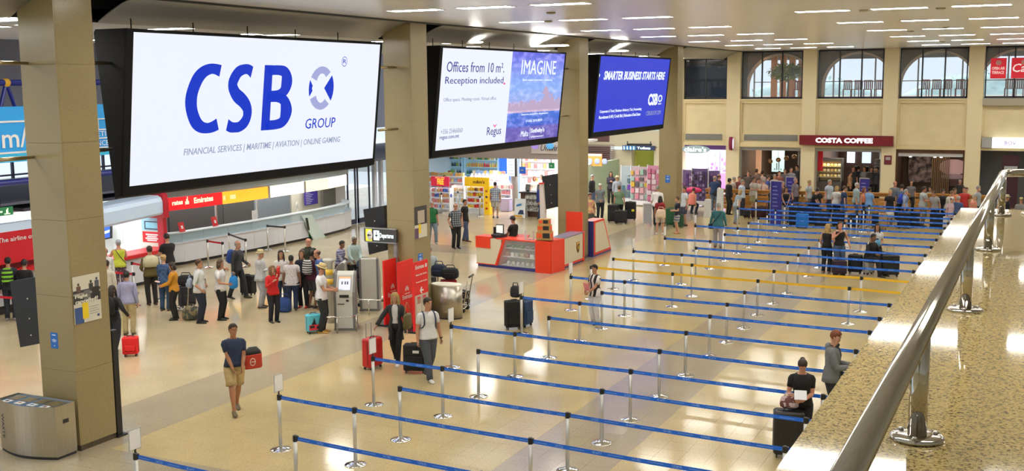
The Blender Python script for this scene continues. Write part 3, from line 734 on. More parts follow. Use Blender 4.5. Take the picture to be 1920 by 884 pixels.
a=on(485,364,0,xs_+.02); b=B(); b.slab(a,a+Y*.28,a+Y*.28+Z*.26,a+Z*.26,.004); b.build('pictogram',[mat((.25,.08,.01),.5,emit=.3)],t)
for (pa,pb,m) in ((318,420,mat((.05,.05,.055),.6)),(420,478,mat((.06,.06,.065),.6)),(478,546,mat((.16,.19,.23),.5)),(548,606,mat((.62,.60,.52),.5)),(606,650,mat((.78,.8,.82),.5))):
    ya,yb=on(pa,420,0,-29.6).y,on(pb,420,0,-29.6).y
    b=B(); b.box(-29.7,-29.6,ya,yb-.03,0,1.96); b.build('back_panel',[m],t)
b=B(); b.box(-30.6,-27.5,28.4,40.8,2.62,2.66); b.build('canopy_roof',[mat((.35,.38,.42),.6)],t)
for px in (405,482): 
    p=on(px,400,0,-28.2); b=B(); b.tube([(-28.2,p.y,1.1),(-28.2,p.y,2.0)],.04,8); b.build('post',[mat((.5,.52,.55),.4)],t)
b=B(); p=on(572,372,0,-29.4); b.box(-29.45,-29.40,p.y,p.y+.95,1.02,1.78); nb=b.build('notice_board',[mat((.05,.03,.32),.5)],t,label='dark blue notice board with small white writing')
for r in range(9):
    b=B(); b.box(-29.40,-29.395,p.y+.06,p.y+.60-.1*(r%3),1.68-r*.075,1.70-r*.075); b.build('line_of_print',[mat((.6,.6,.75),.5)],nb)
b=B(); p=on(606,385,0,-29.4); b.box(-29.45,-29.40,p.y,p.y+1.0,.75,1.9); b.build('doorway_panel',[mat((.16,.16,.15),.5)],t)
for i,(px,py,lab) in enumerate(((341,437,'red leaflet stand with white emblem on the curved counter, left one'),(403,428,'red leaflet stand on the curved counter, beside the post'))):
    p=on(px,py,0,-27.62); lt=thing('leaflet_stand',lab,'leaflet stand',(-27.62,p.y,1.15)); b=B(); b.slab((0.05,-.14,0),(0.05,.14,0),(-.04,.14,.34),(-.04,-.14,.34),.02); b.build('panel',[RED],lt)
    b=B(); b.slab((.038,-.05,.11),(.038,.05,.11),(.01,.05,.22),(.01,-.05,.22),.004); b.build('emblem',[WHITE],lt)
p=on(478,408,0,-27.6); b=B(); b.box(-.02,.0,-.15,.15,0,.34); b.build('paper_holder',[mat((.6,.62,.65),.4)],loc=(-27.6,p.y,1.15),label='upright grey paper holder on the curved counter below its post',cat='holder')
fan=thing('desk_fan','small white desk fan behind the curved counter','fan',(-28.2,on(558,400,0,-28.2).y,1.0))
b=B(); b.smooth=True; b.lathe([(0,0),(.08,0),(.07,.02),(.015,.03),(.012,.22),(0,.22)],12); b.build('stand',[WHITE],fan)
b=B(); b.smooth=True; b.ell((0.02,0,.33),(.05,.13,.13),14,8); b.build('fan_head',[WHITE],fan)
# green and white folded display on the counter front
dsp=thing('display_board','white and green folding display board leaning by the counter end','display',(0,0,0))
a=at(584,450); xq=a.x
q=[on(px,py,0,xq) for px,py in ((588,450),(612,447),(590,403),(571,405))]
b=B(); b.slab(q[0],q[1],q[2]-X*.15,q[3]-X*.15,.04); b.build('panel',[mat((.56,.66,.62),.4)],dsp)
q=[on(px,py,0,xq-.12) for px,py in ((580,446),(590,450),(590,425),(580,422))]; b=B(); b.slab(*q,.03); b.build('green_panel',[mat((.02,.16,.05),.5)],dsp)
q=[on(px,py,0,xq-.3) for px,py in ((596,443),(610,442),(609,426),(600,427))]; b=B(); b.slab(*q,.03); b.build('green_panel',[mat((.02,.16,.05),.5)],dsp)
q=[on(px,py,0,xq+.02) for px,py in ((577,432),(581,432),(577,409),(573,409))]; b=B(); b.slab(*q,.01); b.build('black_slot',[BLACK],dsp)
# --- red topped desk
t=thing('airline_desk','white airline desk with red top, red arches and a white canopy','desk',(0,0,0))
D0=(at(140,588).x+.0,18.6); xd=-25.85
b=B(); b.box(xd-.55,xd,22.75,27.7,.10,.92); b.build('front',[mat((.62,.64,.70),.4)],t)
b=B(); b.box(xd-.52,xd-.03,22.75,27.7,0,.10); b.build('plinth',[BLACK],t)
b=B(); b.rbox(xd-.75,xd+.10,22.7,27.75,.90,1.03,.04); b.build('worktop',[RED],t)
b=B(); b.box(xd-2.55,xd-2.5,22.75,28.3,0,2.6); b.build('back_wall',[mat((.72,.74,.70),.5)],t)
b=B(); b.box(xd-2.5,xd-.6,22.75,27.7,.70,.74); b.build('inner_worktop',[mat((.7,.72,.68),.4)],t)
cv=mat((.60,.76,.98),.3)
b=B()
pr_=[(xd-.9,1.98),(xd-.02,1.98),(xd+.02,2.05),(xd+.02,2.42),(xd-.04,2.54),(xd-.18,2.60),(xd-.9,2.60)]
b.loft([[(x,24.3,z-.0) for x,z in pr_],[(x,27.45,z+.17) for x,z in pr_]]); b.build('canopy',[cv],t)
for ya,yb in ((24.2,24.6),(27.45,27.68)):
    b=B(); b.smooth=False
    pr2=[(xd-.9,1.85),(xd+.05,1.85),(xd+.06,1.95),(xd+.06,2.35),(xd+.02,2.60),(xd-.15,2.72),(xd-.4,2.76),(xd-.9,2.76)]
    b.loft([[(x,yy_,z-.30+(yy_-19)*.0556) for x,z in pr2] for yy_ in (ya,yb)]); b.build('arch',[mat((.50,.012,.03),.35)],t)
b=B(); b.box(xd-.30,xd-.05,27.5,27.66,1.03,2.1); b.build('post',[mat((.5,.012,.03),.4)],t)
b=B(); b.box(xd-2.5,xd-.9,22.8,28.4,2.70,2.80); b.build('roof',[mat((.05,.05,.07),.6)],t)
b=B(); b.box(xd-2.5,xd-.3,27.72,27.80,0,2.7); b.build('end_wall',[mat((.74,.76,.74),.5)],t)
cabm=mat((.66,.70,.66),.45)
xc=xd-2.05; ya_=on(229,430,0,xc).y; yb_=on(262,430,0,xc).y; zb_=on(245,455,0,xc).z; zt_=on(245,414,0,xc).z
for k in range(2):
    w2=(yb_-ya_)/2; b=B(); b.box(xd-2.5,xc,ya_+k*w2,ya_+(k+1)*w2-.015,zb_,min(zt_,2.55)); cb_=b.build('cabinet_door',[cabm],t)
    yh=ya_+w2-.08 if k==0 else ya_+w2+.05; b=B(); b.box(xc,xc+.02,yh,yh+.02,(zb_+zt_)/2,(zb_+zt_)/2+.2); b.build('handle',[STEEL],cb_)
# poster panel on the end wall
ep=thing('airline_poster','white poster panel with a phone picture and a red text block','poster',(0,0,0))
xx=xd-.30
def pq(pa,pb,pc,pd,Xp,m,nm,par,th=.01):
    a=on(*pa,0,Xp); c=on(*pb,0,Xp); e=on(*pc,0,Xp); f=on(*pd,0,Xp); b=B(); b.slab(a,c,e,f,th); return b.build(nm,[m],par)
def py(px0,py0,px1,py1,off,m,nm,par):   # flat rectangle on the end wall (faces -y)
    a=on(px0,py0,1,27.70-off); c=on(px1,py1,1,27.70-off); b=B(); b.box(a.x,c.x,27.70-off,27.71-off,a.z,c.z); return b.build(nm,[m],par)
py(262,462,305,406,.02,mat((.68,.68,.6),.5),'board',ep)
py(266,432,302,408,.03,mat((.30,.55,.66),.5),'picture',ep)
py(271,430,297,416,.04,mat((.03,.04,.08),.4),'phone_outline',ep)
py(273,428,295,418,.05,mat((.25,.6,.75),.4),'phone_screen',ep)
py(268,454,301,436,.03,RED,'text_block',ep)
for r in range(4): py(273+r%2*3,441+r*3.6,297-3*(r%2),440+r*3.6,.04,WHITE,'line_of_print',ep)
tv=thing('wall_television','television showing a blue and white picture beside the cabinets','television',(0,0,0))
pq((185,452),(211,447),(211,422),(185,426),xd-2.3,BLACK,'case',tv,.06); pq((186,449),(206,445),(206,424),(186,428),xd-2.27,mat((.02,.09,.55),.4,emit=.8),'display',tv); 
pq((194,440),(205,436),(206,431),(197,434),xd-2.25,mat((.5,.7,.9),.4,emit=.8),'wing_shape',tv)
oc=thing('office_chair','black office chair behind the red topped desk','chair',(-27.4,25.2,0))
b=B(); b.smooth=True; b.ell((0,0,1.02),(.06,.24,.32),12,8); b.build('backrest',[BLACK],oc); b=B(); b.rbox(-.05,.42,-.24,.24,.45,.54,.05); b.build('seat',[BLACK],oc)
b=B(); b.tube([(.18,0,.08),(.18,0,.46)],.03,8); b.build('post',[STEEL],oc)
for k in range(5): a=k*1.256; b=B(); b.tube([(.18,0,.09),(.18+.28*math.cos(a),.28*math.sin(a),.03)],.018,6); b.build('leg',[BLACK],oc)
# --- red wall left of the column
t=thing('airline_wall_banner','large red wall board reading The airline of the, left of the nearest column','board',(0,0,0))
b=B(); b.box(-26.2,-26.0,15.5,22.6,1.40,2.30); b.build('board',[mat((.60,.012,.025),.4)],t)
text('The airline of the Y',(-25.99,21.22,2.02),Y,Z,1.75,.13,WHITE,t,bold=.01)
b=B(); b.box(-26.3,-26.0,15.5,22.6,2.30,2.52); b.build('canopy',[cv],t)
b=B(); b.box(-26.2,-26.0,15.5,22.6,.25,1.12); b.build('counter_front',[mat((.42,.43,.47),.5)],t); b=B(); b.box(-26.5,-25.9,15.5,22.6,1.12,1.22); b.build('worktop',[RED],t)
b=B(); b.box(-26.25,-26.1,15.5,22.6,0,.25); b.build('plinth',[BLACK],t)
b=B(); b.box(-26.35,-26.2,15.5,22.6,1.2,1.4); b.build('recess',[mat((.2,.02,.03),.5)],t)
# --- blue banner and truss
tr=mat((.012,.02,.22),.4); node=mat((.85,.45,.02),.5)
t=thing('roof_truss','dark blue tubular roof truss with yellow nodes behind the nearest column','truss',(0,0,0))
for z in (6.42,3.62): b=B(); b.tube([(-26.4,12,z),(-26.4,32,z)],.09,10); b.build('chord',[tr],t)
for z in (6.42,): b=B(); b.tube([(-27.6,12,z+.0),(-27.6,32,z)],.08,8); b.build('chord',[tr],t)
ys=[22.2+k*2.0 for k in range(-4,5)]
for y in ys:
    for dy in (-1.0,1.0): b=B(); b.tube([(-26.4,y,6.42),(-26.4,y+dy,3.62)],.055,8); b.build('strut',[tr],t)
    b=B(); b.tube([(-26.4,y,6.42),(-27.6,y+.6,6.42)],.05,6); b.build('strut',[tr],t)
    b=B(); b.smooth=True; b.ell((-26.4,y,6.42),(.13,.13,.13),10,7); b.build('node',[node],t); b=B(); b.smooth=True; b.ell((-26.4,y+1.0,3.62),(.13,.13,.13),10,7); b.build('node',[node],t)
t=thing('hanging_banner','bright blue hanging banner with white lettering behind the nearest column','banner',(0,0,0))
b=B(); b.box(-26.06,-26.0,14.5,25.9,4.22,5.76); b.build('sheet',[mat((.02,.30,.70),.5,emit=.15)],t)
b=B(); b.box(-26.0,-25.98,14.5,25.9,4.22,4.46); b.build('stripe',[mat((.03,.40,.66),.5,emit=.15)],t)
for z in (5.32,4.46): b=B(); b.box(-25.985,-25.97,14.5,22.6,z,z+.05); b.build('stripe',[WHITE],t)
for z in (5.30,4.98,4.72,4.44): b=B(); b.box(-25.985,-25.97,24.4,25.9,z,z+.035); b.build('stripe',[WHITE],t)
text('m/',(-25.98,21.58,4.62),Y,Z,.85,.55,WHITE,t,bold=.01); text('CH',(-25.98,24.52,5.07),Y,Z,.32,.18,WHITE,t); text('MARKETING',(-25.98,24.2,4.80),Y,Z,1.6,.15,WHITE,t); text('INSURANCE',(-25.98,24.1,4.51),Y,Z,1.35,.16,WHITE,t)
b=B(); b.box(-25.985,-25.97,25.05,25.08,5.0,5.3); b.build('stripe',[WHITE],t)
es=thing('exit_sign','green running man exit sign left of the nearest column','sign',(-24.5,0,0))
a=on(0,406,0,-24.5); es.location=(-24.5,a.y,a.z); b=B(); b.box(-.05,.0,-.3,.42,0,.22); b.build('box',[mat((.02,.16,.06),.5,emit=.35)],es)
b=B(); b.box(.0,.006,-.22,.08,.09,.13); b.prism([(-.22,.11),(-.12,.17),(-.12,.05)],0,0,.006); b.build('arrow',[mat((.7,.9,.6),.5,emit=.9)],es)
b=B(); b.box(0,.006,.2,.26,.06,.15); b.ell((.003,.25,.17),(.006,.022,.022),8,5); b.box(0,.006,.14,.32,.03,.055); b.build('running_figure',[mat((.7,.9,.6),.5,emit=.9)],es,kind='stuff')
b=B(); b.tube([(-.02,.05,.22),(-.02,.05,1.2)],.01,5); b.build('hanger',[BLACK],es)
# --- left outer wall
wl=mat((.42,.42,.50),.7)
b=B(); b.box(-34.3,-34,2,46.0,0,1.9); b.box(-34.3,-34,2,60,3.9,9); b.box(-34.3,-34,57.5,60,0,3.9)
structure('wall_left',b,[wl])
b=B()
for k in range(29): b.box(-34.15,-34.05,4+k*1.45,4.08+k*1.45,1.9,3.9)
b.box(-34.2,-34.02,2,46,2.72,2.86); b.box(-34.2,-34.02,2,46,3.1,3.16); structure('window_7',b,[mat((.03,.04,.09),.5)])
b=B(); b.box(-34.5,-24,2,60,8.7,8.8); structure('ceiling_5',b,[mat((.42,.43,.46),.6)])
b=B(); b.box(-34,-26.6,2,58,2.95,3.02); structure('ceiling_6',b,[mat((.10,.11,.15),.6)])
# --- glass exit doors past the counter
dfr=mat((.02,.025,.06),.4)
for i,(pa,pb,lab) in enumerate(((652,668,'left glass leaf of the exit doors beside the counter end'),(671,694,'right glass leaf of the exit doors, with dark frame'))):
    a=on(pa,400,0,-28.3); c=on(pb,400,0,-28.3); dt=thing('glass_door',lab,'door',(-28.3,a.y,0)); L_=c.y-a.y
    b=B(); b.box(-.03,.03,0,.07,0,2.75); b.box(-.03,.03,L_-.07,L_,0,2.75); b.box(-.03,.03,0,L_,2.68,2.75); b.box(-.03,.03,0,L_,0,.22); b.build('frame',[dfr],dt)
    b=B(); b.box(-.006,.006,.07,L_-.07,.22,2.68); b.build('pane',[GLASS],dt)
b=B()
for k,(px) in enumerate((700,712)): p=on(px,380,0,-28.2); b.box(-28.25,-28.1,p.y,p.y+.2,0,3)
structure('wall_left_2',b,[mat((.66,.72,.85),.5)])
b=B(); b.box(-60,-34.3,30,60,-.2,-.05); structure('ground_forecourt',b,[mat((.72,.74,.78),.8)])
# ================================================================ SHOP
shelfw=mat((.80,.82,.85),.4,emit=.12); SH=48.2  # shop glow is put into the shelving materials, here and below
b=B(); b.box(-29.5,-20.0,SH-.3,SH-.1,2.72,3.9); structure('wall_shop',b,[mat((.34,.29,.27),.6)])
b=B(); b.box(-30.2,-22.3,54.6,54.8,0,4.0); b.box(-30.2,-30.0,48,54.6,0,3.5); structure('wall_shop_2',b,[mat((.62,.80,.92),.5)])
b=B(); b.box(-30.2,-22.3,SH-.1,54.8,3.45,3.55); b.box(-22.3,-19.9,SH-.1,51,3.45,3.55); structure('ceiling_7',b,[mat((.8,.8,.8),.6)])
rs=random.Random(11)
prodm={}
def pm(c):
    if c not in prodm:
        me={}
        for kind in ('box','bottle','bag'):
            b=B()
            if kind=='box': b.box(-.5,.5,-.5,.5,0,1)
            elif kind=='bottle': b.smooth=True; b.lathe([(0,0),(.42,0),(.45,.05),(.45,.55),(.18,.74),(.15,.98),(0,1)],8)
            else: b.smooth=True; b.loft([[(-.5,-.1,0),(.5,-.1,0),(.5,.1,0),(-.5,.1,0)],[(-.5,-.4,.5),(.5,-.4,.5),(.5,.4,.5),(-.5,.4,.5)],[(-.5,-.05,1),(.5,-.05,1),(.5,.05,1),(-.5,.05,1)]])
            me[kind]=b.mesh([mat(c,.4)],'product')
        prodm[c]=me
    return prodm[c]
NPROD=[0]
def cname_(c):
    r,g,b_=c; m=max(c)
    if m<.14: return 'dark'
    if min(c)>.6: return 'white'
    if m-min(c)<.12: return 'grey'
    if r>=m and g>.6*r and b_<.5*r: return 'yellow'
    if r>=m and g>.38*r and b_<.45*r: return 'orange'
    if r>=m and b_>.55*r: return 'pink'
    if r>=m: return 'red'
    if g>=m: return 'green'
    return 'blue'
def products(xa,xb,y,z,h,cols,kind,group,label,step=.16,rz=0,org=None):
    x=xa
    while x<xb-.04:
        w_=step*rs.uniform(.7,1.1); c=rs.choice(cols)
        o=bpy.data.objects.new({'box':'product_box','bottle':'bottle','bag':'sweets_bag'}[kind],pm(c)[kind]); COL.objects.link(o)
        hh=h*rs.uniform(.75,1)
        o.scale=(w_*.88,.13,hh); 
        if org: ca,sa=math.cos(rz),math.sin(rz); o.location=(org[0]+x*ca-y*sa,org[1]+x*sa+y*ca,z); o.rotation_euler=(0,0,rz)
        else: o.location=(x+w_/2,y,z)
        tag(o,'%s %s, %s'%(cname_(c),label,'low down' if z<.5 else 'on a low shelf' if z<.9 else 'at middle height' if z<1.4 else 'on an upper shelf' if z<2.2 else 'on the top shelf'),{'box':'box','bottle':'bottle','bag':'sweets bag'}[kind],group); x+=w_; NPROD[0]+=1
def shelf_unit(name,label,x0,x1,y0,y1,levels,h,m=shelfw,org=None,rz=0,back=True,slant=0):
    t=thing(name,label,'shelf unit',org if org else (0,0,0),rz)
    if back: b=B(); b.box(x0,x1,y1-.04,y1,0,h); b.build('back_panel',[m],t)
    for xx in (x0,x1-.04): b=B(); b.box(xx,xx+.04,y0,y1,0,h); b.build('side_panel',[m],t)
    for i,z in enumerate(levels): b=B(); b.box(x0+.04,x1-.04,y0,y1-.04,z-.035,z); b.build('shelf',[m],t)
    return t
def px2x(px,y): return on(px,360,1,y).x
BY=54.2
lv=[.55,.95,1.35,1.75,2.15,2.55]
xA,xB,xC,xD,xE,xF=[px2x(p,BY) for p in (801,826,867,934,951,1000)]
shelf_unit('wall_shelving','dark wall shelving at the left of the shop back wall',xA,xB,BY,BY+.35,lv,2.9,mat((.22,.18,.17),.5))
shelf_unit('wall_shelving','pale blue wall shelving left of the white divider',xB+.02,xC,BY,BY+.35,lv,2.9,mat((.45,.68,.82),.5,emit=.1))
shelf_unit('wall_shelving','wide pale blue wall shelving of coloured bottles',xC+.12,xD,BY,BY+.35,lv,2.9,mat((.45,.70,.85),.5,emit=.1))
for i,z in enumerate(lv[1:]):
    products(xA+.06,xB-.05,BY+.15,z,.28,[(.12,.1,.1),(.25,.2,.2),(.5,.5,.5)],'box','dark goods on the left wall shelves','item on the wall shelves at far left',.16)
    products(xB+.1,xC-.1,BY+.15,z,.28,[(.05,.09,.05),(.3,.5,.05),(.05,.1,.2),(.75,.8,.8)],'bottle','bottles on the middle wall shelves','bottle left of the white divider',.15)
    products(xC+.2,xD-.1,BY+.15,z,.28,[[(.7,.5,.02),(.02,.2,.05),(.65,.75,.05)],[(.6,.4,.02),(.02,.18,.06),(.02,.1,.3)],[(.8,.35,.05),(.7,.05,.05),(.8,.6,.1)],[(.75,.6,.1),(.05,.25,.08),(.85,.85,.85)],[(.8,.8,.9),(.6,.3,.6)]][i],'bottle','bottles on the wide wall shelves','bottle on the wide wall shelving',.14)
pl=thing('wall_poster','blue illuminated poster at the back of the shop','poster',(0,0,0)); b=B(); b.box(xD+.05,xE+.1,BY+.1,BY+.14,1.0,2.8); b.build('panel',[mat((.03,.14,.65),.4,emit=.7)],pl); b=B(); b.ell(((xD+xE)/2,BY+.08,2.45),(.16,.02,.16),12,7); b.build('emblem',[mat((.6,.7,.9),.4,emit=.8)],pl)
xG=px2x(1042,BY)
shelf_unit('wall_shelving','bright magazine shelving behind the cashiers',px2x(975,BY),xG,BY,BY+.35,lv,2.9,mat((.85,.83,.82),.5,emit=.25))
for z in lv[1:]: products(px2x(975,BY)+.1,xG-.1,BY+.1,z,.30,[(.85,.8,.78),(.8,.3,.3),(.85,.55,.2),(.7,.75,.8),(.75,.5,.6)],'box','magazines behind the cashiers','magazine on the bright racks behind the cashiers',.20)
# front gondolas
def gond(pa,pb,y,label,cols,kind='bag',h=1.15,levels=(.15,.42,.70,.96),hdr=None,dep=.45,m=shelfw,glabel='',step=.17):
    xa,xb=px2x(pa,y),px2x(pb,y); t=shelf_unit('gondola_shelf',label,xa,xb,y,y+dep,levels,h,m)
    for z in levels: products(xa+.06,xb-.05,y+.10,z,.20,cols,kind,glabel,'packet on the '+glabel,step)
    return t,xa,xb
t,xa,xb=gond(806,843,48.1,'white gondola shelf under the red FREE sign',[(.1,.2,.7),(.8,.3,.3),(.85,.5,.2),(.7,.7,.8)],glabel='gondola under the red sign')
b=B(); b.box(xa+.05,xb-.05,48.15,48.2,1.25,1.72); b.build('sign_board',[mat((.75,.03,.08),.5,emit=.35)],t); text('FREE',(xa+.4,48.145,1.33),X,Z,xb-xa-.75,.28,mat((1,.6,.05),.5,emit=.8),t,bold=.03)
text('SPECIAL OFFER',(xa+.3,48.145,1.63),X,Z,xb-xa-.6,.07,mat((1,.7,.2),.5,emit=.8),t)
t,xa,xb=gond(873,907,47.6,'yellow and white sweets stand with a lettered yellow header',[(.85,.55,.03),(.85,.55,.03),(.7,.05,.03),(.2,.08,.04),(.85,.6,.1)],h=1.35,levels=(.30,.58,.86,1.12),glabel='yellow sweets stand')
YEL=mat((.90,.55,.01),.4,emit=.25)
b=B(); b.box(xa-.02,xb+.30,47.55,47.62,1.36,1.80); hd=b.build('header_board',[YEL],t); text("m&m's",(xa+.45,47.545,1.50),X,Z,.62,.17,mat((.12,.05,.02),.5),hd,bold=.03)
b=B(); b.box(xb,xb+.30,47.6,48.05,0,1.36); sp_=b.build('side_panel',[YEL],t)
for k in range(4): b=B(); b.ell((xb+.15,47.59,.3+k*.28),(.07,.012,.06),10,6); b.build('sweet_picture',[mat(((.7,.05,.03),(.8,.3,.02),(.1,.1,.1),(.55,.2,.02))[k],.5)],sp_)
gond(846,870,48.6,'low glass display counter left of the yellow stand',[(.8,.7,.5),(.8,.5,.2),(.7,.8,.8)],h=1.25,glabel='glass display counter')
gond(921,958,49.6,'sloping magazine rack right of the yellow stand',[(.8,.75,.7),(.8,.3,.35),(.85,.6,.3),(.5,.4,.6),(.9,.9,.85)],'box',h=1.35,levels=(.2,.5,.8,1.08),glabel='magazine rack')
for k in range(16):
    o=bpy.data.objects.new('soft_toy',pm(((.8,.75,.7),(.5,.3,.2),(.8,.5,.5),(.9,.9,.9))[k%4])['bottle']); COL.objects.link(o); o.scale=(.3,.3,.34); o.location=(px2x(885+k*3.6,50.6),50.6+.2*(k%2),1.36+.22*(k//8)*0+.02); tag(o,'small soft toy in the heap on the table before the wall shelving','toy','soft toys on the table')
b=B(); b.box(px2x(880,50.6),px2x(946,50.6),50.2,51.2,0,1.36); b.build('display_table',[mat((.75,.76,.8),.5)],label='white block table heaped with soft toys inside the shop',cat='table')
for a_ in ((802,868,50.4,'pale gondola in the middle of the shop, left of the yellow stand'),(884,948,52.2,'long pale gondola before the wall shelving')):
    gond(a_[0],a_[1],a_[2],a_[3],[(.8,.7,.5),(.85,.5,.15),(.75,.25,.2),(.75,.78,.82),(.3,.45,.7),(.8,.75,.3)],'box',h=1.55,levels=(.35,.65,.95,1.25,1.55),glabel=('left' if a_[0]<850 else 'long')+' pale gondola',step=.2)
# grey pillar with menu board
p=at(965,394); t=thing('round_pillar','round grey pillar carrying a white notice board in the shop front','pillar',(p.x,p.y,0)); b=B(); b.smooth=True; b.lathe([(0,0),(.17,0),(.17,3.4),(0,3.4)],16); b.build('shaft',[mat((.35,.34,.34),.5)],t)
b=B(); b.box(-.28,.16,-.26,-.2,1.72,2.72); bd=b.build('notice_board',[mat((.75,.85,.95),.4,emit=.45)],t)
for k in range(6): b=B(); b.box(-.22,.10,-.265,-.26,1.82+k*.15,1.84+k*.15); b.build('line_of_print',[mat((.3,.35,.5),.5)],bd)
b=B(); b.box(.17,.24,-.3,-.16,1.70,2.75); b.build('board_edge',[BLACK],t)
# newsstand
t=thing('newspaper_stand','dark cash desk with newspapers racked on its front','counter',(0,0,0)); q=at(994,407)
xa,xb=px2x(976,q.y),px2x(1013,q.y); y=q.y
b=B(); b.box(xa,xb,y,y+.7,0,1.12); b.build('body',[mat((.10,.05,.035),.5)],t); b=B(); b.box(xa-.05,xb+.05,y-.08,y+.75,1.12,1.18); b.build('worktop',[BLACK],t)
npm=mat((.55,.54,.5),.6,noise=.7,nscale=18)
for r in range(3):
    for c in range(5): b=B(); xx=xa+.28+c*.20; zz=.28+r*.28; b.slab((xx,y-.12,zz),(xx+.18,y-.12,zz),(xx+.18,y-.01,zz+.24),(xx,y-.01,zz+.24),.02); b.build('newspaper',[npm],t)
for i,(dx,lab) in enumerate(((.25,'left till screen on the newspaper counter'),(.85,'right till screen on the newspaper counter'))):
    tl=thing('till_screen',lab,'till',(xa+dx,y+.25,1.18)); b=B(); b.slab((-.14,.02,.06),(.14,-.08,.06),(.14,.02,.34),(-.14,.12,.34),.03); b.build('display',[mat((.18,.18,.18),.4)],tl); b=B(); b.rbox(-.08,.08,-.02,.14,0,.06,.03); b.build('foot',[BLACK],tl)
sg=thing('magazine_sign','black sign with yellow letters MAGAZ over the racks','sign',(0,0,0)); a=on(977.5,294.6,1,50); c=on(1005,286.6,1,50); b=B(); b.box(a.x,c.x,50,50.05,a.z,c.z); b.build('panel',[BLACK],sg); text('MAGAZINES',(a.x+.08,49.99,a.z+.06),X,Z,c.x-a.x-.2,c.z-a.z-.12,mat((.7,.8,.03),.5,emit=.9),sg,bold=.02)
b=B(); b.tube([(a.x+.3,50.02,c.z),(a.x+.3,50.02,3.45)],.01,5); b.build('hanger',[BLACK],sg)
for (pa,py1,pb,py0,y_,m,lab,body) in ((1029,306,1039,316,48.7,mat((.02,.25,.09),.5,emit=.4),'small green exit sign by the third column',None),(974,313,985,326,48.7,mat((.02,.12,.6),.5,emit=.4),'small blue square sign over the cash desk','2A'),(947,372,947,372,0,None,None,None)):
    if not lab: continue
    a=on(pa,py0,1,y_); c=on(pb,py1,1,y_); s=thing('hanging_sign',lab,'sign',(0,0,0)); b=B(); b.box(a.x,c.x,y_,y_+.05,a.z,c.z); b.build('panel',[m],s)
    b=B(); b.box(a.x+.1,a.x+.13,y_+.01,y_+.03,c.z,3.5); b.build('hanger',[BLACK],s)
    b=B(); b.box(a.x+.08,c.x-.1,y_-.006,y_,(a.z+c.z)/2-.03,(a.z+c.z)/2+.03); b.build('pictogram',[WHITE],s)
s=thing('script_sign','bulkhead sign in dark script lettering beside the third column','sign',(0,0,0)); a=on(1014,283,1,47.8); c=on(1038,272,1,47.8); text('Unwind',(a.x,47.78,a.z),X,Z,c.x-a.x+.5,c.z-a.z,BLACK,s,shear=.3)
a=on(1008,286,1,47.9); c=on(1050,268,1,47.9); b=B(); b.box(a.x-.3,c.x+.6,47.85,47.95,a.z-.05,c.z+.1); b.build('board',[mat((.60,.55,.52),.5,emit=.1)],s)
for i,(px,m) in enumerate(((1003,mat((.35,.25,.7),.5,emit=.4)),(1031,mat((.1,.4,.8),.5,emit=.4)))):
    a=on(px,274,1,47.7); b=B(); b.smooth=True; b.ell((a.x,47.7,a.z),(.2,.03,.16),14,7); b.build('sign_disc',[m],s)
p=at(976,408); t=thing('pavement_board','white A-board advertising swimming goggles and a cap','sign',(p.x,p.y,0)); 
b=B(); b.slab((-.28,-.12,0),(.28,-.12,0),(.28,0,.88),(-.28,0,.88),.03); b.build('front_panel',[mat((.75,.8,.85),.5)],t); b=B(); b.slab((-.28,.2,0),(.28,.2,0),(.28,.0,.88),(-.28,0,.88),.03); b.build('rear_panel',[mat((.5,.5,.52),.5)],t)
b=B(); b.slab((-.18,-.075,.52),(.08,-.075,.60),(.08,-.065,.68),(-.18,-.065,.60),.004); b.build('goggles_picture',[mat((.03,.25,.6),.5)],t); b=B(); b.slab((-.1,-.11,.16),(.22,-.11,.16),(.18,-.08,.36),(0,-.08,.36),.004); b.build('cap_picture',[mat((.03,.06,.15),.5)],t); b=B(); b.slab((-.28,-.125,.02),(.2,-.125,.02),(.1,-.115,.12),(-.28,-.115,.12),.004); b.build('beach_picture',[mat((.8,.45,.05),.5)],t)
p=at(958,396); t=thing('purple_bin','pale purple box bin beside the grey pillar','bin',(p.x-.2,p.y-.1,0)); b=B(); b.rbox(-.25,.25,-.2,.2,0,.6,.05); b.build('body',[mat((.45,.40,.65),.4)],t); b=B(); b.rbox(-.26,.26,-.21,.21,.6,.64,.05); b.build('lid',[mat((.6,.55,.8),.4)],t)
# ================================================================ SHOP FRONTS IN THE FAR WALL
FWY=59.38
# costa front
sg=thing('shop_sign','dark red fascia sign reading COSTA COFFEE in white','sign',(-9.4,59.2,2.97)); MAR=mat((.20,.006,.012),.35)
b=B(); b.box(-2.33,2.33,-.28,.0,0,.50); b.build('fascia',[MAR],sg)
text('COSTA COFFEE',(-1.50,-.285,.12),X,Z,2.85,.26,mat((1,1,1),.5,emit=1.6),sg,bold=.045)
# accessory shop
sg=thing('shop_sign','white oval sign over the brightly lit accessory shop','sign',(-17.35,59.15,2.62)); b=B(); b.smooth=True
b.loft([[( .80*math.cos(a),y,.215*math.sin(a)) for a in [2*math.pi*i/28 for i in range(28)]] for y in (0,-.10)]); b.build('panel',[emat((.40,.50,.46),.9)],sg)
text("claire's",(-.62,-.105,-.12),X,Z,1.24,.26,mat((.85,1,1),.5,emit=1.5),sg,bold=.02)
b=B(); b.box(-18.0,-15.7,FWY-.15,FWY-.02,2.62,2.85); b.build('fascia_band',[mat((.10,.03,.18),.4)],label='purple fascia band over the accessory shop opening',cat='fascia')
sg=thing('projecting_sign','round projecting sign with white script on the pilaster','sign',(-15.32,58.9,2.98)); b=B(); b.smooth=True
b.loft([[(x,.0+.30*math.cos(a)*.55,.36*math.sin(a)) for a in [2*math.pi*i/24 for i in range(24)]] for x in (-.10,.08)]); b.build('case',[mat((.25,.01,.05),.4)],sg)
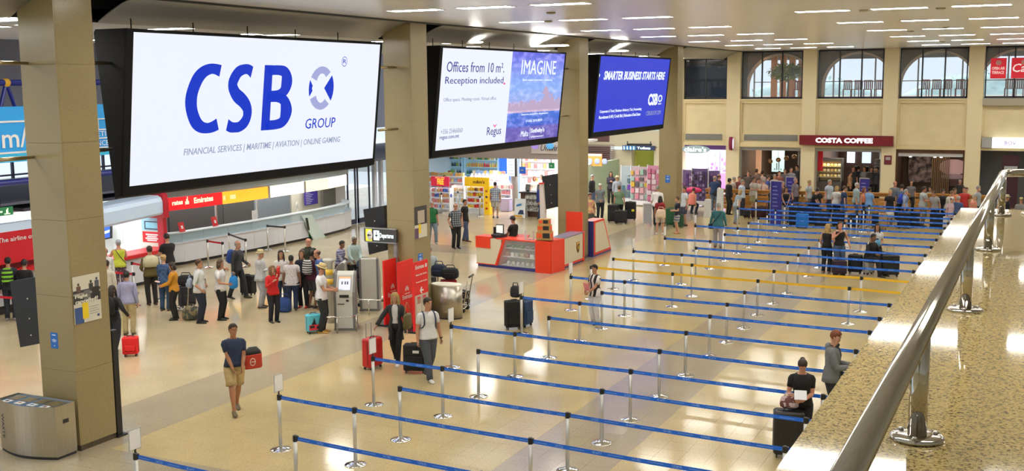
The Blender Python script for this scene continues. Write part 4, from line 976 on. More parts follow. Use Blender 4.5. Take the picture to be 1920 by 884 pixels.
b=B(); b.loft([[(.085+(0 if 1 else 0),.24*math.cos(a)*.55,.29*math.sin(a)) for a in [2*math.pi*i/24 for i in range(24)]],[(.10,.24*math.cos(a)*.55,.29*math.sin(a)) for a in [2*math.pi*i/24 for i in range(24)]]]); b.build('disc',[mat((.75,.70,.9),.5,emit=.8)],sg)
b=B(); b.box(-.03,.03,.16,.30,-.03,.03); b.build('bracket',[BLACK],sg)
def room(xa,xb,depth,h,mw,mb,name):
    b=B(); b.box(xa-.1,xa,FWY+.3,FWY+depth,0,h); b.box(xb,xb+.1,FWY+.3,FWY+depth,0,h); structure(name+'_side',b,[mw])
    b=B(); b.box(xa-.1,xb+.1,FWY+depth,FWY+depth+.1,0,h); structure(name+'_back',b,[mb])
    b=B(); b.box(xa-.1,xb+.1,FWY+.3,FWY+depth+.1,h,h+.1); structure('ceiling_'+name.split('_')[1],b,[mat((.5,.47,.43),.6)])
    b=B(); b.box(xa-.1,xb+.1,FWY+.6,FWY+depth+.1,-.2,.0); structure('floor_'+name.split('_')[1],b,[mat((.35,.28,.2),.3)])
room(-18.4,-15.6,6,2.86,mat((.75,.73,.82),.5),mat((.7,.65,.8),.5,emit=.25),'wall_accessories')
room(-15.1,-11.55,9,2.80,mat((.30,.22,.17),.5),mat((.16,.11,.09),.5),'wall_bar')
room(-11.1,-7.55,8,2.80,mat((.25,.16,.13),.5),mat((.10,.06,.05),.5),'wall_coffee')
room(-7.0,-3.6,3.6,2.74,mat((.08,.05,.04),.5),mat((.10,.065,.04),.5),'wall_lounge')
room(-3.1,1.1,3,2.8,mat((.30,.32,.36),.5),mat((.33,.35,.39),.5),'wall_bank')
# dark frames and shutter boxes
for k,(xa,xb) in enumerate(((-14.97,-11.69),(-10.98,-7.65),(-6.95,-3.70))):
    b=B(); b.box(xa,xb,FWY,FWY+.25,2.62,2.80); b.box(xa,xa+.07,FWY,FWY+.2,0,2.62); b.box(xb-.07,xb,FWY,FWY+.2,0,2.62); structure('door_%d'%(k+1),b,[mat((.34,.33,.30),.5) if k<2 else mat((.12,.05,.02),.5)])
b=B(); b.box(-6.85,-3.8,FWY+.05,FWY+.3,2.44,2.62); b.build('roller_shutter_box',[mat((.55,.55,.55),.4)],label='grey roller shutter box above the dark lounge opening',cat='shutter')
# accessory shop interior racks
pk=[(.75,.25,.45),(.30,.15,.55),(.85,.75,.85),(.55,.35,.7),(.2,.1,.3),(.8,.1,.3)]
def rack(name,label,x,y,rz,w_,h,cols,m,rowsn,coln,glabel,shape='rect'):
    t=thing(name,label,'display rack',(x,y,0),rz)
    b=B(); b.box(-w_/2,w_/2,-.03,.03,.25,h); b.build('panel',[m],t)
    for s in (-1,1): b=B(); b.box(s*w_/2-.02,s*w_/2+.02,-.05,.05,0,h+.05); b.build('upright',[mat((.7,.7,.75),.4)],t)
    b=B(); b.box(-w_/2,w_/2,-.28,.28,.05,.25); b.build('base',[mat((.72,.72,.76),.4)],t)
    for r in range(rowsn):
        for c in range(coln):
            if rs.random()<.14: continue
            b=B(); ww=w_/coln*rs.uniform(.75,1.12); x0_=-w_/2+w_/coln*c+ww*.08; z0_=.34+(h-.45)/rowsn*r; b.box(x0_,x0_+ww*.76,-.10,-.04,z0_,z0_+(h-.45)/rowsn*rs.uniform(.55,.92)); b.build('hanging_item',[mat(tuple(round(q*.62,3) for q in rs.choice(cols)),.5)],t)
    return t
rack('accessory_rack','display rack hung with pink, red and yellow accessories beside the far column',*at(1209,386)[:2],-.12,1.55,2.0,[(.85,.45,.5),(.85,.3,.4),(.75,.5,.05),(.9,.75,.78),(.15,.12,.15),(.4,.6,.5)],mat((.40,.30,.33),.5),5,6,'')
rack('accessory_rack','tall rack of pink items half hidden by the farthest column',*at(1236,389)[:2],-.12,1.3,2.1,[(.8,.5,.55),(.7,.2,.35),(.85,.7,.75)],mat((.45,.2,.3),.5),6,5,'')
rack('accessory_rack','narrow rack with a purple bag end, left of the pink display rack',*at(1181,381)[:2],.25,.95,1.95,[(.15,.25,.3),(.2,.05,.55),(.1,.3,.4),(.6,.7,.75)],mat((.35,.42,.45),.5),4,3,'')
rack('spinner_rack','tall spinner rack of small purple and black items at the shop door',*at(1312,386)[:2],0,.85,1.9,[(.12,.06,.25),(.3,.18,.5),(.5,.4,.7),(.08,.05,.1)],mat((.12,.08,.2),.5),9,6,'')
rack('spinner_rack','second spinner rack with purple items right of the shop door',*at(1333,384)[:2],.4,.85,1.75,[(.14,.07,.3),(.35,.2,.55),(.6,.5,.75)],mat((.15,.1,.24),.5),8,5,'')
rack('spinner_rack','spinner rack just right of the farthest column',*at(1289,384)[:2],0,.55,1.8,[(.5,.2,.5),(.2,.1,.4),(.7,.6,.8)],mat((.2,.12,.26),.5),8,3,'')
for i in range(4):
    rack('wall_rack','wall rack of lilac accessories inside the accessory shop, %s from the left'%ORD[i],-17.9+i*.62,65.1,0,.5,2.2,[(.6,.45,.8),(.8,.6,.85),(.4,.2,.6),(.85,.85,.95)],mat((.55,.5,.72),.5),7,3,'')
b=B(); b.box(-16.9,-15.9,62.5,63.2,0,1.1); b.build('cash_desk',[mat((.6,.2,.6),.4,emit=.2)],label='pink and purple cash desk deep inside the accessory shop',cat='counter')
# toilets corner
b=B(); b.box(-22.3,-21.05,FWY-.2,FWY+.3,0,2.50); b.box(-19.75,-18.9,FWY-.2,FWY+.3,0,3.1); b.box(-24,-18.9,FWY-.25,FWY+.3,2.72,2.95); b.box(-24,-18.9,FWY-.15,FWY+.3,2.95,3.6)
structure('wall_toilets',b,[mat((.66,.60,.44),.7)])
b=B(); b.box(-21.2,-18.7,63,63.1,0,2.7); b.box(-21.1,-21.0,59.7,63,0,2.7); b.box(-18.9,-18.8,59.7,63,0,2.7); b.box(-21.2,-18.7,59.7,63.1,2.7,2.8); structure('wall_toilets_2',b,[mat((.58,.58,.13),.6)])
sg=thing('toilet_sign','dark blue illuminated Toilets sign with pictograms','sign',(-20.55,58.95,2.53)); b=B(); b.box(-.95,.95,-.06,.06,0,.26); b.build('case',[mat((.03,.05,.13),.4)],sg)
b=B(); b.box(-.93,-.15,-.07,-.06,.02,.24); b.build('pictogram_panel',[mat((.05,.20,.42),.4,emit=.4)],sg)
PW=mat((.8,.95,1),.5,emit=1.1)
for k in range(4): b=B(); x0_=-.88+k*.19; b.box(x0_,x0_+.07,-.08,-.07,.04,.17); b.ell((x0_+.035,-.075,.20),(.03,.006,.025),8,5); b.build('pictogram',[PW],sg,kind='stuff')
text('Toilets',(-.08,-.07,.06),X,Z,.78,.14,PW,sg,bold=.03)
b=B(); b.box(-.7,-.66,0,.05,.26,.5); b.box(.66,.7,0,.05,.26,.5); b.box(-.7,.7,.0,.30,.30,.36); b.build('hanger',[BLACK],sg,kind='stuff')
for k,(pxa,pxb) in enumerate(((1193,1198),(1208,1211),(1219,1226))):
    xa=on(pxa,300,1,62.9).x; xb=on(pxb,300,1,62.9).x; b=B(); b.box(xa,xb,62.9,62.98,0,2.25); b.build('toilet_door',[mat((.03,.05,.08),.4)],label='dark door in the yellow green toilet corridor, %s from the left'%ORD[k],cat='door')
# green partition and what stands above it
b=B(); b.box(-21.95,-21.8,51.2,59.2,0,1.98); structure('wall_partition',b,[mat((.33,.43,.31),.5)])
b=B(); b.box(-21.97,-21.78,51.2,59.2,1.98,2.02); structure('trim_3',b,[mat((.62,.7,.62),.4)])
b=B(); b.box(-26,-22.4,59.2,59.4,0,3.9); structure('wall_far_3',b,[mat((.17,.08,.07),.6)])
b=B()
for k in range(8): b.box(-24.5,-22.0,58.9,58.95,2.0+k*.11,2.04+k*.11)
b.build('louvre_rail',[mat((.3,.2,.18),.4)],label='dark louvred rail behind the green partition',cat='rail',kind='stuff')
sg=thing('orange_sign','orange and white sign with round emblems above the green partition','sign',(0,0,0)); a=on(1098,311,1,55); c=on(1128,289,1,55)
b=B(); b.box(a.x,c.x,55,55.1,a.z,c.z); b.build('panel',[mat((.85,.28,.05),.5,emit=.3)],sg); b=B(); b.box(a.x,c.x,54.98,55,c.z-.12,c.z); b.build('stripe',[mat((.85,.7,.65),.5,emit=.3)],sg)
for k in range(3): b=B(); b.smooth=True; b.ell((a.x+.25+k*.42,54.97,a.z+.25),(.16,.02,.16),12,7); b.build('emblem',[mat((.35,.42,.65),.5)],sg)
b=B(); b.box(a.x+.1,a.x+.15,55.0,55.05,0,a.z); b.build('post',[mat((.3,.3,.3),.5)],sg)
# coffee bar interior
mt=mat((.015,.015,.018),.35)
p=thing('chilled_display','lit glass food display cabinet in the coffee shop opening','display cabinet',(-10.35,60.4,0))
b=B(); b.box(-.62,.62,-.3,.4,0,1.0); b.build('base',[mat((.10,.09,.08),.5)],p); b=B(); b.box(-.62,.62,-.3,.4,2.05,2.2); b.build('top',[mat((.25,.24,.22),.4)],p); b=B(); b.box(-.62,.62,.36,.4,1,2.05); b.build('back_panel',[mat((.35,.25,.12),.5,emit=.15)],p)
for s in (-.62,.58): b=B(); b.box(s,s+.04,-.3,.4,1,2.05); b.build('side_panel',[mat((.3,.3,.3),.4)],p)
for z in (1.2,1.48,1.76): b=B(); b.box(-.58,.58,-.28,.36,z,z+.03); b.build('shelf',[mat((.6,.55,.4),.4)],p)
for z in (1.23,1.51,1.79):
    for k in range(6):
        b=B(); b.smooth=True; b.ell((0,0,.07),(.08,.1,.07),8,6); b.build('pastry',[mat(((.75,.5,.15),(.85,.65,.25),(.8,.7,.45))[k%3],.5,emit=.35)],loc=(-10.35-.48+k*.19,60.3,z),label='pastry in the lit food display cabinet',cat='pastry',group='pastries in the display cabinet')
area('cabinet_light',(-10.35,60.2,2.0),1.1,.3,9,(1,.8,.45))
b=B(); b.box(-9.6,-7.7,61.5,62.1,0,1.1); b.build('coffee_bar',[mat((.12,.07,.04),.4)],label='dark wooden coffee bar behind the standing customers',cat='counter')
for k,(x,w_,m) in enumerate(((-10.6,.45,mat((.85,.9,1),.5,emit=1.2)),(-9.75,.5,mat((.7,.85,1),.5,emit=1.0)),(-8.75,1.6,mat((.9,1,.95),.5,emit=1.3)))):
    b=B(); b.box(x,x+w_,67.2,67.25,1.5,2.75); b.build('backlit_window',[m],label='bright backlit window at the back of the coffee shop, %s from the left'%ORD[k],cat='window')
b=B(); b.box(-10.95,-10.7,60,60.1,1.55,2.7); b.build('red_banner',[mat((.5,.01,.02),.5,emit=.2)],label='red banner at the left edge of the coffee shop opening',cat='banner')
for k in range(3):
    t=thing('coffee_machine','black bean grinder on the coffee bar, %s from the left'%ORD[k],'coffee machine',(-9.2+k*.5,61.75,1.1)); b=B(); b.rbox(-.12,.12,-.15,.15,0,.3,.04); b.build('body',[mt],t); b=B(); b.smooth=True; b.lathe([(0,.3),(.06,.3),(.13,.55),(.12,.6),(0,.62)],10); b.build('hopper',[mt],t)
# stools / carts clutter: pale stacks of cups
for k in range(6):
    b=B(); b.smooth=True; b.lathe([(0,0),(.14,0),(.17,.12),(.15,.16),(0,.17)],10); b.build('serving_bowl',[mat((.5,.48,.5),.4)],loc=(-8.1+.02*(k%2),61.4-.02*k,1.1+.175*k),label='grey bowl in the stack at the right end of the coffee bar',cat='bowl',group='stacked grey bowls')
# bar with pendant lamps (second opening)
b=B(); b.slab((-14.9,60.4,.0),(-11.7,63.5,0),(-11.7,63.5,1.15),(-14.9,60.4,1.15),.1); b.build('diagonal_bar',[mat((.09,.08,.08),.5)],label='dark diagonal bar counter behind the pendant lamps',cat='counter')
for k in range(6):
    t=thing('pendant_lamp','shiny copper globe pendant lamp, %s from the left over the bar'%ORD[k],'lamp',(-13.6+k*.36,60.6+.35*k,1.95+.07*k)); b=B(); b.smooth=True; b.ell((0,0,0),(.14,.14,.13),14,9); b.build('globe',[mat((.75,.5,.3),.12,1.0)],t); b=B(); b.tube([(0,0,.12),(0,0,2.82-1.95-.07*k)],.008,5); b.build('cord',[BLACK],t)
b=B(); b.box(-14.6,-14.3,61.5,61.55,1.2,2.5); b.build('light_box',[mat((.85,.45,.25),.5,emit=.5)],label='orange lit panel at the left of the bar',cat='panel')
b=B(); b.box(-14.05,-13.35,63.0,63.05,1.2,2.6); lp=b.build('menu_light_box',[mat((.65,.9,.9),.5,emit=.8)],label='pale blue lit menu panel behind the pendant lamps',cat='panel')
for k in range(4): b=B(); b.box(-13.9+k*.12,-13.86+k*.12,62.98,63.0,1.3,1.4+.3*(k%3)); b.build('figure_print',[mat((.02,.03,.05),.5)],lp)
sw_=thing('slatted_screen','grey slatted wall screen behind the pendant lamps','screen',(0,0,0))
for k in range(7): b=B(); b.box(-13.2+k*.2,-13.12+k*.2,66,66.05,0,2.7); b.build('slat',[mat((.28,.28,.30),.5)],sw_)
# lounge artwork
ar=thing('framed_artwork','black and white abstract wall artwork in the dark lounge','picture',(-5.95,62.85,.95)); b=B(); b.box(-.75,.45,-.03,0,-.1,1.35); b.build('canvas',[mat((.03,.025,.03),.5,noise=.97,nscale=3.2,color2=(.45,.36,.36))],ar)
ar=thing('framed_artwork','round pink and brown cup picture on the right lounge wall','picture',(-4.35,62.8,.7)); b=B(); b.box(-.85,.55,-.03,0,0,1.45); b.build('board',[mat((.16,.09,.10),.5)],ar); b=B(); b.smooth=True; b.ell((-.1,-.04,1.0),(.72,.02,.42),24,12); b.build('cup_shape',[mat((.72,.47,.46),.5,emit=.2)],ar)
b=B(); b.smooth=True; b.ell((-.1,-.045,.5),(.62,.02,.14),24,12); b.build('saucer_shape',[mat((.5,.36,.38),.5,emit=.1)],ar)
for k,x in enumerate((-6.5,-5.3,-5.0)): b=B(); b.box(x,x+.12,61,61.1,2.30,2.36); b.build('spot_lamp',[mat((1,.95,.9),.5,emit=5)],label='small bright spot lamp in the lounge, %s from the left'%ORD[k],cat='lamp')
sw_=thing('slatted_screen','brown timber slatted screen between the two lounge pictures','screen',(0,0,0))
for k in range(10): b=B(); b.box(-5.5+k*.09,-5.45+k*.09,62.6,62.65,0,2.35); b.build('slat',[mat((.30,.2,.1),.5)],sw_)
# pilaster posters
b=B(); b.box(-7.50,-7.13,59.17,59.2,2.02,2.48); t=b.build('pilaster_poster',[mat((.16,.02,.03),.4)],label='small dark red poster on the pilaster right of the coffee shop',cat='poster'); b=B(); b.box(-7.42,-7.2,59.15,59.17,2.25,2.4); b.build('poster_print',[mat((.45,.35,.35),.5)],t)
# bank
sg=thing('bank_sign','white illuminated sign reading BOV in thin purple letters','sign',(0,0,0)); b=B(); b.box(-2.95,-2.48,59.08,59.35,2.95,3.45); b.build('end_block',[mat((.38,.38,.38),.4)],sg); b=B(); b.box(-2.48,1.5,59.05,59.35,2.95,3.45); b.build('light_panel',[mat((.85,.93,1),.5,emit=1.1)],sg); text('BOV',(-1.92,59.04,3.1),X,Z,.50,.19,mat((.35,.10,.45),.5),sg)
for k,(x,w_) in enumerate(((-2.0,.75),(-.3,.75))): b=B(); b.box(x,x+w_,59.4,59.45,0,2.6); dp=b.build('door_panel',[mat((.045,.008,.02),.4)],label='tall dark maroon panel of the bank front, %s from the left'%ORD[k],cat='panel'); b=B(); b.box(x+.1,x+w_-.05,59.37,59.4,1.9,2.05); b.build('plate',[mat((.4,.42,.42),.4)],dp)
b=B(); b.box(-.95,-.75,59.3,59.4,1.3,1.6); b.build('lit_sign',[mat((.2,.5,.9),.5,emit=.8)],label='small blue lit sign at the right picture edge by the bank',cat='sign')
# signs in the right hand upper window
for k,(x,w_,s1) in enumerate(((-2.72,.70,'OPEN AIR\nTERRACE'),(-1.80,1.1,'Cafe'))):
    t=thing('hanging_poster','red hanging window sign reading %s'%('OPEN AIR TERRACE','Cafe')[k],'sign',(x,59.25,6.30)); b=B(); b.box(0,w_,-.02,.02,0,.98); b.build('panel',[mat((.70,.01,.03),.5,emit=.25)],t); text(s1,(.06,-.025,.22 if k==0 else .3),X,Z,w_-.12,.34 if k==0 else .4,mat((.9,.8,.8),.5,emit=.4),t,bold=.01,shear=0 if k==0 else .2)
    b=B(); b.smooth=True; b.ell((w_/2,-.03,.76),(.13,.01,.13),14,8); b.build('emblem',[mat((.7,.3,.3),.5)],t); b=B(); b.box(w_/2-.01,w_/2+.01,-.01,.01,.98,1.52); b.build('hanger',[BLACK],t)
b=B(); b.box(-3.0,1.0,59.1,59.3,5.0,5.34); structure('trim_4',b,[mat((.40,.36,.28),.3)])
# ================================================================ CAFE BARRIER BENCHES
wd=mat((.52,.24,.045),.45,noise=.25,nscale=4,stretch=(.3,6,6))
def barrier(x0,x1,y,lab):
    t=thing('timber_barrier',lab,'barrier',((x0+x1)/2,y,0)); h=(x1-x0)/2
    for z0_,z1_ in ((.15,.32),(.34,.50),(.52,.68),(.70,.84),(.92,1.06)): b=B(); b.box(-h,h,-.03,.03,z0_,z1_); b.build('plank',[wd],t)
    b=B(); b.box(-h,h,-.12,.12,1.06,1.10); b.build('top_rail',[wd],t)
    n=max(2,int((x1-x0)/1.2)); 
    for i in range(n+1): xx=-h+.04+(2*h-.08)*i/n; b=B(); b.box(xx-.04,xx+.04,.03,.10,0,1.06); b.build('post',[BLACK],t)
xa=at(1327,398).x; 
barrier(-15.0,-11.9,53.0,'orange wooden slatted barrier left of the blue information boards')
barrier(-11.7,-9.1,53.2,'orange wooden barrier behind the first blue information board')
barrier(-8.9,-5.6,53.6,'orange wooden slatted barrier below the framed dark lounge')
barrier(-5.4,-2.2,54.0,'orange wooden slatted barrier at the right, before the last pilaster')
b=B(); b.box(-11.5,-10.2,50.6,51.2,0,.75); b.build('low_cabinet',[mat((.12,.03,.03),.4)],label='low dark maroon cabinet in front of the wooden barrier',cat='cabinet')
for i,(px,py,h) in enumerate(((1326,408,.85),(1349,407,1.35))):
    p=at(px,py); t=thing('barrier_pillar','white tapered plinth at the left end of the wooden barriers, %s one'%ORD[i],'plinth',(p.x,p.y,0)); b=B(); b.loft([[(-.16,-.1,0),(.16,-.1,0),(.16,.1,0),(-.16,.1,0)],[(-.10,-.1,h),(.16,-.1,h),(.16,.1,h),(-.10,.1,h)]]); b.build('body',[mat((.70,.72,.72),.4)],t)
# information boards
NAV=mat((.035,.03,.26),.4)
for i,(px,py,h,lab) in enumerate(((1454,424,1.95,'tall dark blue information board with a silver edge, nearer one'),(1482,402,1.75,'dark blue information board behind the first one'),(1620,388,1.4,'small pale blue edged board before the coffee shop'))):
    p=at(px,py); t=thing('information_board',lab,'sign',(p.x,p.y,0),-.35); b=B(); b.box(-.25,.25,-.03,.03,.04,h); bd=b.build('panel',[NAV],t); b=B(); b.box(-.30,.30,-.2,.2,0,.04); b.build('base',[mat((.3,.3,.33),.4)],t); b=B(); b.box(-.28,-.25,-.04,.04,.04,h+.03); b.build('edge_frame',[mat((.6,.62,.66),.3,.8)],t); b=B(); b.box(-.28,.25,-.04,.04,h,h+.04); b.build('edge_frame',[mat((.6,.62,.66),.3,.8)],t)
    for r in range(7): b=B(); b.box(-.17,.05+.03*(r%3),-.034,-.03,h-.25-r*.17,h-.20-r*.17); b.build('line_of_print',[mat((.2,.22,.55),.5)],bd)
# ================================================================ COURIER KIOSK ROUND THE THIRD COLUMN
OR=mat((.80,.045,.012),.35); CRM=mat((.66,.60,.45),.4); NVY=mat((.03,.035,.22),.4)
k=thing('courier_kiosk','red, white and blue kiosk counter built round the third column','kiosk',(0,0,0))
A=at(893,499); C_=at(1033,514); xR=C_.x; yF=C_.y; yB=36.25; xL=A.x; yL=A.y
print('kiosk',A,C_)
dv=Vector((C_.x-A.x,C_.y-A.y,0)); LL=dv.length; ux=dv.normalized(); uy=Vector((-ux.y,ux.x,0))
def K(u,v,z): p=Vector((A.x,A.y,0))+ux*u+uy*v; return (p.x,p.y,z)
def kbox(u0,u1,v0,v1,z0,z1,m,nm,sl=None,par=None):
    b=B(); sl=sl or (0,0)
    b.add([K(u0,v0,z0),K(u1,v0,z0),K(u1,v1,z0),K(u0,v1,z0),K(u0+sl[0],v0,z1),K(u1+sl[1],v0,z1),K(u1+sl[1],v1,z1),K(u0+sl[0],v1,z1)],[(0,3,2,1),(4,5,6,7),(0,1,5,4),(1,2,6,5),(2,3,7,6),(3,0,4,7)]); return b.build(nm,[m],par or k)
uS=LL*.80
kbox(.05,LL-.02,.04,.7,0,.09,NVY,'plinth')
kbox(0,.80,.0,.7,.09,.12,OR,'trim'); kbox(.02,.80,.0,.7,.12,.66,CRM,'end_panel',(0,.28)); kbox(.0,.62,-.02,.5,.66,1.06,OR,'cash_block'); kbox(.62,1.08,.0,.55,.66,1.0,CRM,'end_panel')
kbox(.80,.90,-.005,.6,.09,1.0,OR,'slanted_edge',(.34,.34))
kbox(.95,uS,.50,.55,.09,1.0,mat((.45,.42,.36),.4),'case_back')
for z in (.12,.42,.72): kbox(.92+z*.32,uS,.10,.5,z-.015,z,mat((.75,.75,.72),.3),'glass_shelf')
kbox(.85,uS,.0,.6,1.0,1.04,OR,'worktop'); kbox(.9,uS,.02,.03,.10,1.0,GLASS,'front_glass',(.34,0))
kbox(uS,LL,-.01,.85,.0,1.08,OR,'corner_block')
yT=yB
def ybox(x0,x1,y0,y1,z0,z1,m,nm,par=None): b=B(); b.box(x0,x1,y0,y1,z0,z1); return b.build(nm,[m],par or k)
ybox(xR-.55,xR+.02,yF+.02,yF+.26,0,1.08,OR,'corner_block')
ybox(xR-.45,xR,yF+.26,yT-.15,.12,1.02,CRM,'side_panel'); ybox(xR-.46,xR+.015,yF+.26,yT-.05,.06,.13,OR,'trim'); ybox(xR-.42,xR-.02,yF+.26,yT-.05,0,.06,NVY,'plinth'); ybox(xR-.5,xR+.015,yF+.26,yT-.1,1.02,1.06,mat((.22,.24,.36),.3),'worktop'); ybox(xR-.5,xR+.02,yT-.13,yT-.03,0,1.08,OR,'end_post')
ybox(xR-.66,xR-.05,yT-.09,yT-.03,1.0,1.75,OR,'back_board')
b=B(); yy=yF+2.35; b.prism([(yy-.14,.76),(yy+.14,.76),(yy+.14,.55),(yy+.08,.43),(yy,.37),(yy-.08,.43),(yy-.14,.55)],0,xR,xR+.012); em=b.build('shield_emblem',[mat((.10,.035,.01),.4)],k)
b=B(); b.prism([(yy-.13,.75),(yy+.13,.75),(yy+.13,.71),(yy-.02,.69),(yy-.13,.62)],0,xR+.012,xR+.018); b.build('emblem_swoosh',[mat((.75,.45,.05),.4)],em); text('ups',(xR+.019,yy-.11,.47),Y,Z,.22,.16,mat((.75,.45,.05),.4),em)
for i in range(26):
    u=1.2+i%9*.20; lvz=(.12,.42,.72)[i//9]; 
    if u>uS-.1: continue
    p=K(u,.25,lvz); b=B(); kd=i//9
    if kd==2: b.smooth=True; b.ell((0,0,.06),(.08,.08,.06),8,5)
    elif kd==1: b.box(-.07,.07,-.08,.08,0,.13)
    else: b.smooth=True; b.lathe([(0,0),(.05,0),(.07,.10),(0,.14)],8)
    b.build('display_item',[mat([(.70,.70,.66),(.75,.72,.6),(.7,.72,.75)][i%3] if kd==0 else [(.6,.5,.35),(.35,.12,.08),(.75,.75,.7),(.5,.5,.5)][i%4] if kd==1 else [(.10,.22,.04),(.14,.28,.05),(.3,.3,.32),(.35,.22,.12),(.2,.22,.25)][min(4,i%9//2)],.5)],loc=p,label=['small white item on the bottom shelf of the kiosk display case','small boxed item on the middle shelf of the kiosk display case','small item on the top shelf of the kiosk display case'][kd],cat='display item',group='goods in the kiosk display case, %s shelf'%['bottom','middle','top'][kd])
# cardboard boxes on the corner block
cb=mat((.50,.27,.08),.6); pz=1.08; bx,by=xR-.38,yF+.36
for i,(w_,d_,h_,lab) in enumerate(((.50,.36,.28,'largest brown cardboard box, bottom of the kiosk stack'),(.43,.30,.23,'middle brown cardboard box of the kiosk stack'),(.36,.26,.19,'smallest brown cardboard box, top of the kiosk stack'))):
    t=thing('cardboard_box',lab,'box',(bx,by,pz),.15); b=B(); b.box(-w_/2,w_/2,-d_/2,d_/2,0,h_); b.build('carton',[cb],t)
    b=B(); b.box(-w_/2+.02,-.04,-d_/2-.004,-d_/2,h_*.3,h_*.8); b.build('orange_label',[mat((.8,.10,.02),.5)],t); b=B(); b.box(-.02,w_/2-.03,-d_/2-.004,-d_/2,h_*.25,h_*.85); b.build('black_label',[BLACK],t); b=B(); b.box(w_/2,w_/2+.004,-d_/2+.02,d_/2-.02,h_*.25,h_*.8); b.build('side_label',[mat((.8,.10,.02),.5)],t)
    pz+=h_
# till
p=K(.75,.30,1.0); t=thing('cash_register','black cash register with tilted white screen on the kiosk','till',p,-.3); b=B(); b.rbox(-.2,.25,-.18,.2,0,.14,.04); b.build('keyboard_base',[BLACK],t); b=B(); b.slab((-.08,-.05,.16),(.2,.05,.14),(.12,.14,.46),(-.16,.04,.46),.03); s=b.build('display',[BLACK],t); b=B(); b.slab((-.055,-.055,.19),(.17,.035,.17),(.10,.12,.43),(-.13,.03,.43),.003); b.build('screen_face',[mat((.7,.72,.7),.4,emit=.3)],s); b=B(); b.box(-.26,-.20,.02,.1,0,.36); b.build('customer_display',[BLACK],t)
p=K(1.35,.75,1.0); b=B(); b.slab((-.15,-.1,0),(.3,-.1,0),(.3,.12,.10),(-.15,.12,.10),.02); b.build('red_tray',[mat((.45,.02,.02),.4)],loc=p,label='red leaflet tray before the kiosk clerk',cat='tray')
p=K(LL*.66,.3,1.04); b=B(); b.box(-.16,.16,-.08,.08,0,.012); b.box(-.16,-.15,-.08,.08,0,.3); b.box(.15,.16,-.08,.08,0,.3); b.build('acrylic_stand',[mat((.75,.78,.8),.1,alpha=.5)],loc=p,label='clear acrylic stand on the kiosk worktop',cat='stand',kind=None)
# second kiosk part beyond the column
k2=thing('courier_kiosk_end','white slanted kiosk end with red border and blue block beyond the third column','kiosk',(0,0,0))
y0_=37.26; y1_=39.0; xx=xR-.02
def tp(poly,x0,x1,m,nm): b=B(); b.prism(poly,0,x0,x1); return b.build(nm,[m],k2)
tp([(y0_,.05),(y1_,.05),(y1_-.75,1.30),(y0_,1.30)],xx-.45,xx-.01,OR,'border'); tp([(y0_+.12,.14),(y1_-.16,.14),(y1_-.82,1.22),(y0_+.12,1.22)],xx-.01,xx+.004,CRM,'front_panel'); tp([(y0_-.08,0),(y0_,0),(y0_,1.3),(y0_-.08,1.3)],xx-.5,xx-.02,NVY,'edge'); tp([(y0_,0),(y1_,0),(y1_,.08),(y0_,.08)],xx-.4,xx-.015,NVY,'plinth')
tp([(y1_-.75,.1),(y1_+.05,.1),(y1_+.05,1.02),(y1_-.75,1.02)],xx-.9,xx-.46,mat((.10,.10,.35),.4),'blue_block')
# flags/bright pole and things in front of the newsstand
pl=thing('display_easel','slim white tapered display panel left of the third column','display',(0,0,0)); a=on(1013,430,1,35.5); c=on(1024,430,1,35.5); e=on(1013,345,1,35.5)
b=B(); b.prism([(a.x+.05,0),(c.x+.1,0),(e.x+.12,e.z),(e.x-.02,e.z)],1,35.45,35.55); b.build('panel',[mat((.66,.62,.58),.4)],pl); b=B(); b.prism([(e.x-.02,e.z),(e.x+.12,e.z),(e.x+.1,e.z+.05),(e.x,e.z+.05)],1,35.4,35.6); b.build('cap',[OR],pl)
# ================================================================ TILTED FLIGHT MONITORS (backs)
def monitor(pa,pb,pc,pd,yv,lab,th=.25,col=None):
    t=thing('monitor_housing',lab,'monitor',(0,0,0)); q=[on(*p,1,yv) for p in (pa,pb,pc,pd)]; b=B(); b.slab(q[3],q[2],q[1],q[0],th); b.build('housing',[BLACK],t)
    for f in (.3,.6,.85):
        m_=q[0].lerp(q[3],f)*.5+q[1].lerp(q[2],f)*.5; b=B(); b.smooth=True; b.ell((m_.x,m_.y-.005,m_.z),(.025,.02,.02),8,5); b.build('bolt',[STEEL],t)
    m_=(q[0]+q[1])/2; b=B(); b.box(CX0-.1 if m_.x<CX0 else CX0,CX0+.02,m_.y+.0,m_.y+.1,q[3].z+.5,q[3].z+.6); b.box(min(m_.x,CX0-.3),CX0+.02,m_.y+.05,m_.y+.15,(q[0].z+q[3].z)/2,(q[0].z+q[3].z)/2+.1); b.build('wall_arm',[BLACK],t,kind='stuff')
    return t
monitor((18,528),(80,518),(84,643),(38,652),13.75,'tilted black monitor housing fixed left of the nearest column',.12)
monitor((681,393),(720,386),(724,470),(692,478),25.2,'tilted black monitor housing left of the second column')
monitor((1015.5,331),(1045,326),(1047,388),(1024,393),36.5,'tilted black monitor housing left of the third column',.2)
